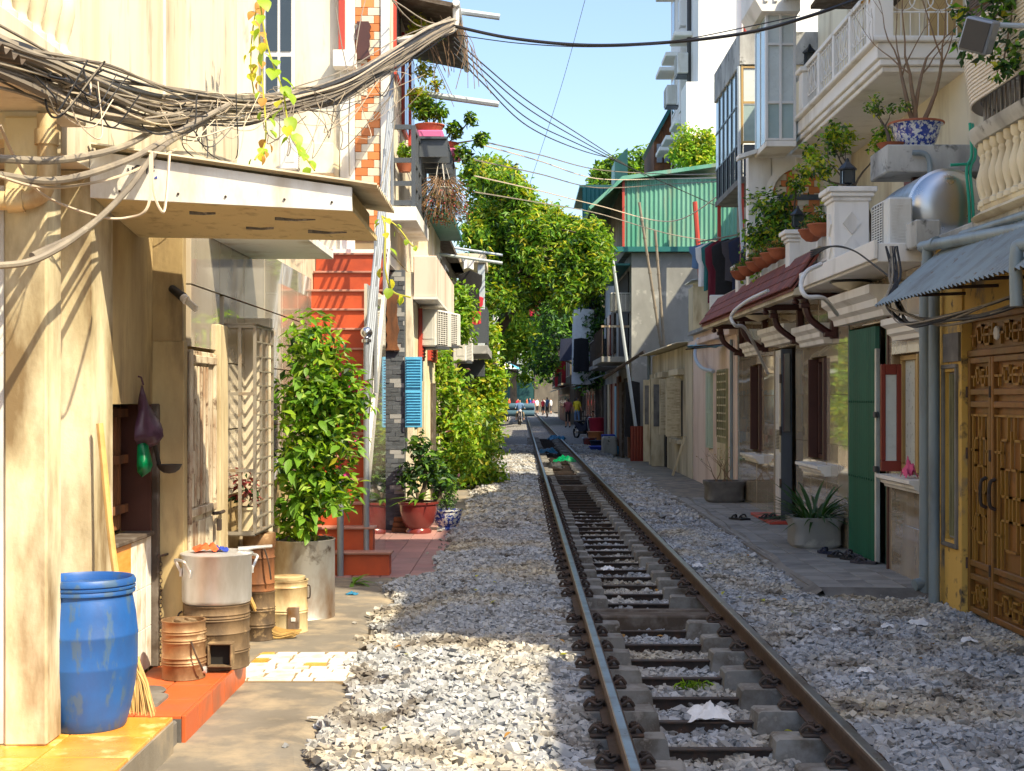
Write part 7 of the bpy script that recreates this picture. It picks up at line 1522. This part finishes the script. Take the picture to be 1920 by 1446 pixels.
for k in range(14):   # ties and coils
    c0 = Vector(core[rr.choice((3, 4, 4, 5, 5, 6))]); q = [at(c0.x+rr.uniform(-50, 40)+26*math.cos(a), c0.y+rr.uniform(-2, 2)+24*math.sin(a), c0.z-.08) for a in [j*.7 for j in range(10)]]
    cable(bn, q, .0035, rr.choice(('cable', 'iron', 'palecable')), 4, seg=3)
MB().tube([at(620, 190, 13.2), at(740, 108, 16.6), at(846, 46, 19.0)], [.03, .055, .05], 6).build('packed_cables', m['bamboogrey'], bn)  # thick tube stands for the tightly packed run of cables
for k, q in enumerate(([(735, 0, 17.5), (760, 30, 18), (790, 50, 18.5), (840, 45, 19)], [(720, -10, 17.5), (752, 10, 18), (800, 40, 18.5), (845, 48, 19)], [(625, -20, 16.8), (640, 80, 16), (655, 150, 14.5)], [(690, -20, 17), (672, 60, 16), (655, 200, 15), (655, 330, 15)], [(745, 130, 17), (740, 230, 17), (728, 300, 16.8), (712, 360, 16)])): cable(bn, B_(*q), .010 if k < 2 else .006, 'cable', 5)
def span(label, q, r, mt='blackcable', n=5):
    tag(MB().tube(arc(B_(*q), 10), r, n).build('overhead_cable', m[mt], smooth=True, org=at(*q[0])), label, 'cable', 'cables crossing the street')
span('thick black cable sagging across the top of the street', [(845, 48, 19), (960, 72, 18.5), (1100, 85, 18), (1250, 80, 17.4), (1400, 62, 16.8), (1520, 30, 16.2), (1660, -20, 15.5)], .022)
span('thin black cable just under the thick sagging one', [(850, 65, 19), (980, 82, 18.4), (1120, 88, 18), (1260, 78, 17), (1500, 30, 16)], .007)
for k, (y0, y1, ex, ey, Y1) in enumerate(((70, 190, 1175, 310, 40), (78, 200, 1210, 330, 40), (88, 215, 1340, 385, 38), (100, 225, 1160, 300, 42))): span(('uppermost', 'second', 'third', 'lowest')[k]+' of the thin wires running from the roof corner down to the green metal house', [(850, y0, 19), (905, 120+k*12, 22), (990, y1+k*4, 26), (1090, 255+k*9, 32), (ex, ey, Y1)], .012)
for k, (a, b, c_, d, lb_) in enumerate(((262, 318, 327, 325, 'top'), (268, 335, 335, 332, 'second'), (300, 352, 345, 338, 'third'), (330, 385, 415, 330, 'fourth'), (360, 400, 440, 460, 'lowest'))): span(lb_+' of the slack pale wires crossing from the left houses to the green metal wall', [(890, a, 24), (1010, (a+b)/2, 30), (1120, b, 36), (1260, c_, 36), (1400, d, 24 if k < 4 else 36)], .014, 'palecable' if k % 2 else 'cable', 4)
span('faint wire rising steeply into the sky above the tree', [(990, 355, 60), (1050, 170, 50), (1105, -30, 40)], .01, 'cable', 4)
dc_ = thing('hanging_cables', 'bunch of dark cables drooping over the tin canopy and along the gate', 'cables', (3.1, 11.8, 2.9))
rr = random.Random(9)
for k in range(9):
    q = [(1668+rr.uniform(-8, 14), 462, 12.0), (1672+rr.uniform(-8, 16), 520, 11.9), (1670+rr.uniform(-12, 22), 572, 11.75), (1700+rr.uniform(-15, 15), 598+rr.uniform(-6, 14), 11.4), (1770+rr.uniform(-20, 20), 600+rr.uniform(-10, 12), 10.8), (1860, 590-rr.uniform(0, 25), 10.0), (1960, 555-rr.uniform(0, 30), 9.3)]
    cable(dc_, B_(*q), rr.choice((.007, .009, .011)), 'blackcable' if k % 3 else 'cable', 5)
for k in range(4): cable(dc_, B_((1520, 470+k*4, 12.9), (1560, 462, 12.7), (1600, 470, 12.5), (1640, 498, 12.2), (1668, 520, 12.0)), .008, 'blackcable', 5)
for k, q in enumerate(([(1540, 495, 13.6), (1512, 510, 13.5), (1502, 535, 13.4), (1512, 556, 13.3), (1545, 560, 13.5), (1570, 590, 14.5)], [(1440, 545, 17), (1400, 565, 17.5), (1372, 590, 18), (1378, 610, 18), (1400, 620, 18.5), (1440, 700, 20)])):
    t = thing('white_conduit', ('white flexible conduit looping over the slab end', 'white flexible conduit looping down over the red tile eave')[k], 'conduit', at(*q[0])); cable(t, B_(*q), .022, 'pvc', 8, 'tube')

# ================================================================ people, bikes, street clutter
def person(label, loc, rz, h, shirt, pants, sit=False, hairmat='hair', arms='down', seed=0):
    s = h/1.7; r_ = random.Random(seed)
    J = dict(pel=(0, 0, .92), sp=(0, .01, 1.15), ch=(0, 0, 1.35), nk=(0, 0, 1.46), hd=(0, -.02, 1.56), tp=(0, -.01, 1.66))
    E_ = [('pel', 'sp'), ('sp', 'ch'), ('ch', 'nk'), ('nk', 'hd'), ('hd', 'tp')]; RAD = dict(pel=.155, sp=.14, ch=.16, nk=.055, hd=.095, tp=.07)
    for sd, x in (('l', -1), ('r', 1)):
        J['sh'+sd] = (x*.17, 0, 1.39); RAD['sh'+sd] = .065
        if sit: J['el'+sd] = (x*.27, -.22, 1.18); J['wr'+sd] = (x*.30, -.45, 1.12); J['hip'+sd] = (x*.09, -.02, .90); J['kn'+sd] = (x*.22, -.42, .82); J['an'+sd] = (x*.24, -.30, .42); J['to'+sd] = (x*.25, -.45, .40)
        else: J['el'+sd] = (x*.25, .03 if sd == 'l' else -.02, 1.12); J['wr'+sd] = (x*.25, -.10, .90 if arms == 'down' else 1.1); J['hip'+sd] = (x*.09, 0, .88); J['kn'+sd] = (x*.10, -.06 if sd == 'l' else .02, .48); J['an'+sd] = (x*.10, .06 if sd == 'l' else -.04, .07); J['to'+sd] = (x*.11, -.10 if sd == 'l' else -.18, .035)
        RAD.update({'el'+sd: .046, 'wr'+sd: .034, 'hip'+sd: .095, 'kn'+sd: .062, 'an'+sd: .042, 'to'+sd: .035}); J['ha'+sd] = tuple(Vector(J['wr'+sd])+Vector((0, -.03, -.09))); RAD['ha'+sd] = .032
        E_ += [('ch', 'sh'+sd), ('sh'+sd, 'el'+sd), ('el'+sd, 'wr'+sd), ('wr'+sd, 'ha'+sd), ('pel', 'hip'+sd), ('hip'+sd, 'kn'+sd), ('kn'+sd, 'an'+sd), ('an'+sd, 'to'+sd)]
    ks = list(J); me = bpy.data.meshes.new('skel'); me.from_pydata([Vector(J[k])*s for k in ks], [(ks.index(a), ks.index(b)) for a, b in E_], []); o = bpy.data.objects.new('skel', me); col.objects.link(o)
    md_ = o.modifiers.new('s', 'SKIN'); md_.use_smooth_shade = True
    for i, k in enumerate(ks): me.skin_vertices[0].data[i].radius = (RAD[k]*s,)*2; me.skin_vertices[0].data[i].use_root = (k == 'pel')
    o.modifiers.new('d', 'SUBSURF').levels = 1
    dg = bpy.context.evaluated_depsgraph_get(); m2 = bpy.data.meshes.new_from_object(o.evaluated_get(dg)); bpy.data.objects.remove(o)
    for k in ('skin', shirt, pants, hairmat): m2.materials.append(m[k])
    for p in m2.polygons:
        c_ = p.center/s; z = c_.z; r2 = abs(c_.x)
        if z > 1.47: i = 3 if (z > 1.60 or c_.y > .02) else 0
        elif z > .93 and not (r2 > .21 and z < 1.15): i = 1
        elif r2 > .21 and z > .7 and not sit: i = 0
        elif z > (.35 if not sit else .5): i = 2
        else: i = 0 if z > .1 else 2
        p.material_index = i; p.use_smooth = True
    q = link('person', m2, None, loc, (0, 0, rz)); return tag(q, label, 'person')
person('person in a yellow top and blue trousers standing on the right of the track', (3.2, 82, .05), 2.6, 1.75, 'cloth_yellow', 'cloth_denim', seed=1)
person('person in a dark striped shirt standing left of the yellow top', (2.62, 80.5, .05), 3.4, 1.7, 'cloth_stripe', 'cloth_black', seed=2)
for k, (px, Y, sh_, pn, lb_) in enumerate(((1007, 150, 'cloth_white', 'cloth_black', 'person in a white shirt and black shorts walking at the crossing'), (994, 151, 'cloth_blue', 'cloth_khaki', 'person with a blue top left of the white shirt at the crossing'), (988, 153, 'cloth_orange', 'cloth_black', 'person in orange partly behind the motorbike load'), (1019, 148, 'cloth_white', 'navy', 'person in white and dark trousers right of the tallest walker'), (1033, 146, 'cloth_white', 'cloth_grey', 'rightmost person in white near the crossing'), (955, 152, 'cloth_orange', 'cloth_grey', 'person in orange at the left edge of the crossing'))):
    person(lb_, at(px, 775, Y)*Vector((1, 1, 0)) if False else Vector(((px-VX)*Y/F, Y, .1)), R.uniform(0, 6), R.uniform(1.62, 1.8), sh_, pn, seed=k+5)
def motorbike(label, loc, rz, body='redpaint'):
    t = thing('motorbike', label, 'motorbike', loc); t.rotation_euler = (0, 0, rz)
    def part(n_, mb, mt, p=t, sm=True): o = link(n_, mb.mesh(n_, m[mt], smooth=sm), p); return o
    for y in (-.62, .58):
        wv = part('wheel', MB().tube([(0, y+.24*math.cos(a), .29+.24*math.sin(a)) for a in [2*PI*k/18 for k in range(18)]], .045, 7, close=True), 'rubber'); h_ = MB(); h_.lathe([(.0, -.05), (.05, -.05), (.05, .05), (0, .05)], (0, y, .29), 10, 'x'); [h_.tube([(0, y, .29), (0, y+.22*math.cos(a), .29+.22*math.sin(a))], .012, 4) for a in [2*PI*k/6 for k in range(6)]]; part('hub', h_, 'alu', wv)
    part('body', MB().prism([(-.40, .42), (-.28, .38), (.10, .32), (.30, .42), (.62, .66), (.66, .78), (.30, .74), (-.05, .58), (-.25, .66), (-.42, .98), (-.48, .95)], 'x', -.11, .11), body); part('seat', MB().box(-.12, .12, -.02, .62, .75, .83, c=.03), 'black'); part('engine', MB().box(-.10, .10, -.15, .25, .22, .42, c=.03), 'acdark')
    for s in (-1, 1): part('fork', MB().tube([(s*.07, -.62, .29), (s*.07, -.46, .92)], .022, 6), 'alu'); part('mirror', MB().ball((s*.27, -.40, 1.22), (.06, .015, .04), 8, 5).tube([(s*.22, -.42, 1.03), (s*.27, -.40, 1.2)], .008, 4), 'black'); part('footrest', MB().tube([(s*.1, .0, .30), (s*.27, .0, .30)], .015, 5), 'iron')
    part('handlebar', MB().tube(arc([(-.33, -.36, 1.02), (-.15, -.44, 1.02), (.15, -.44, 1.02), (.33, -.36, 1.02)], 4), .018, 6), 'black'); part('headlight', MB().ball((0, -.55, .92), (.09, .07, .08), 10, 6), 'paperwhite'); part('mudguard', MB().tube(arc([(0, -.90, .45), (0, -.75, .60), (0, -.52, .60), (0, -.40, .48)], 4), .055, 6), body); part('exhaust', MB().tube([(.16, .0, .25), (.17, .75, .34)], [.035, .05], 7), 'alu'); part('tail_light', MB().box(-.06, .06, .62, .68, .64, .72, c=.01), 'redpaint'); part('plate', MB().box(-.09, .09, .69, .70, .45, .58), 'paperwhite'); return t
motorbike('motorbike carrying grey blue rolls, ridden towards us left of the rails', (-.13, 90, .02), .08, 'black')
person('rider in a light shirt sitting on the loaded motorbike', (-.13, 90.15, -.02), .08, 1.7, 'cloth_denim', 'cloth_khaki', sit=True, hairmat='black', seed=20)
for k, z in enumerate((.55, .98)):
    tag(MB().lathe([(0, -.95), (.20, -.95), (.215, -.92), (.215, .92), (.20, .95), (0, .95)], (-.13, 90.95, z+.22), 18, 'x').build('mattress_roll', m['cushion'], smooth=True, org=(-.13, 90.9, z)), ('lower', 'upper')[k]+' grey blue roll carried across the motorbike', 'roll', 'rolls on the motorbike')
motorbike('parked motorbike with red body on the left beyond the shrubs', (-1.05, 46.5, -.1), .25); motorbike('black motorbike parked behind the red one', (-1.0, 49.5, -.1), -.2, 'black'); motorbike('dark motorbike parked by the right hand houses', (2.75, 63.5, -.1), .5, 'navy')
tag(B(-1.05, -.72, 43.6, 44.2, -.1, .85, c=.02).build('concrete_block', m['greycement'], org=(-.9, 43.9, -.1)), 'grey concrete block beside the red motorbike', 'concrete block')
for k, (x, y, r_, h_, mt, lb_) in enumerate(((2.9, 56, .3, .5, 'brickorange', 'orange plastic bucket by the right houses'), (3.15, 59, .36, 1.0, 'cloth_red', 'tall red plastic bin by the right houses'), (2.65, 47.2, .4, .22, 'cloth_blue', 'blue plastic basin in front of the green metal house'), (3.0, 46.5, .38, .62, 'cloth_blue', 'blue plastic basin on top of the stack'), (2.75, 51, .3, .3, 'navy', 'dark blue basin on the ground further along'), (2.5, 52.5, .25, .35, 'maroonpot', 'brown plant pot among the basins'))):
    t = thing('plastic_tub', lb_, 'bucket', (x, y, -.1)); simple_pot(MB(), (x, y, -.1), r_, h_, .75).build('body', m[mt], t, smooth=50); MB().lathe([(r_+.012, h_-.03), (r_+.03, h_-.01), (r_+.012, h_+.005)], (x, y, -.1), 24).build('rim', m[mt], t, smooth=True)
tag(B(2.55, 3.0, 44.6, 45.5, -.1, .5, c=.05).build('stone_block', m['whitecement'], org=(2.8, 45, -.1)), 'rough pale block on the ground near the blue basins', 'block')
for k, (px, Y, sh_, pn, lb_) in enumerate(((1000, 152, 'cloth_pink', 'cloth_denim', 'person in pink between the white shirts at the crossing'), (1013, 154, 'cloth_red', 'cloth_black', 'person in red behind the walkers at the crossing'), (1026, 150, 'cloth_denim', 'cloth_grey', 'person in pale blue near the right side of the crossing'), (966, 150, 'cloth_red', 'navy', 'person in red under the parasol'))): person(lb_, Vector(((px-VX+5*(k % 2))*(Y-14*(k % 3))/F, Y-14*(k % 3), .08)), R.uniform(0, 6), R.uniform(1.6, 1.8), sh_, pn, seed=k+40)
motorbike('second dark motorbike further along the left houses', (-1.2, 58, -.1), .15, 'navy'); motorbike('red motorbike parked under the parasol', (-1.3, 112, -.1), .3)
um = thing('parasol', 'blue and white parasol open at the left side of the crossing', 'parasol', (-2.2, 120, -.1))
mb = MB(); n = 8; c_ = Vector((-1.5, 120, 4.2)); vs = [c_+Vector((0, 0, .75))]+[c_+Vector((1.55*math.cos(2*PI*k/n), 1.55*math.sin(2*PI*k/n), 0)) for k in range(n)]
for k in range(n): mb.m(k % 2).add([vs[0], vs[1+k], vs[1+(k+1) % n]], [(0, 1, 2)])
mb.build('canopy', [m['cloth_white'], m['bluepaint']], um); MB().tube([(-1.5, 120, -.1), (-1.5, 120, 4.9)], .03, 6).build('pole', m['pvc'], um)
for k, (x, y, h_, lb_) in enumerate(((-1.55, 92, 8.5, 'slim pale utility pole beyond the big tree'), (-1.85, 96, 7.5, 'second utility pole just behind the first'))): tag(MB().tube([(x, y, -.1), (x, y, h_)], [.14, .10], 8).build('utility_pole', m['pvc'], org=(x, y, -.1)), lb_, 'pole')
sg_ = tag(B(3.02, 3.46, 71.9, 72.0, 2.68, 3.0).build('shop_sign', m['paperwhite'], org=(3.2, 72, 2.5)), 'small white sign with a red foot on the shaded right houses', 'sign'); B(3.02, 3.46, 71.89, 72.01, 2.52, 2.679).build('red_band', m['cloth_red'], sg_); B(3.08, 3.16, 71.885, 71.899, 2.74, 2.84).build('print', m['hose'], sg_); B(3.3, 3.36, 71.885, 71.899, 2.86, 2.93).build('print', m['cloth_red'], sg_); B(3.1, 3.14, 71.885, 71.899, 2.9, 2.98).build('print', m['black'], sg_)
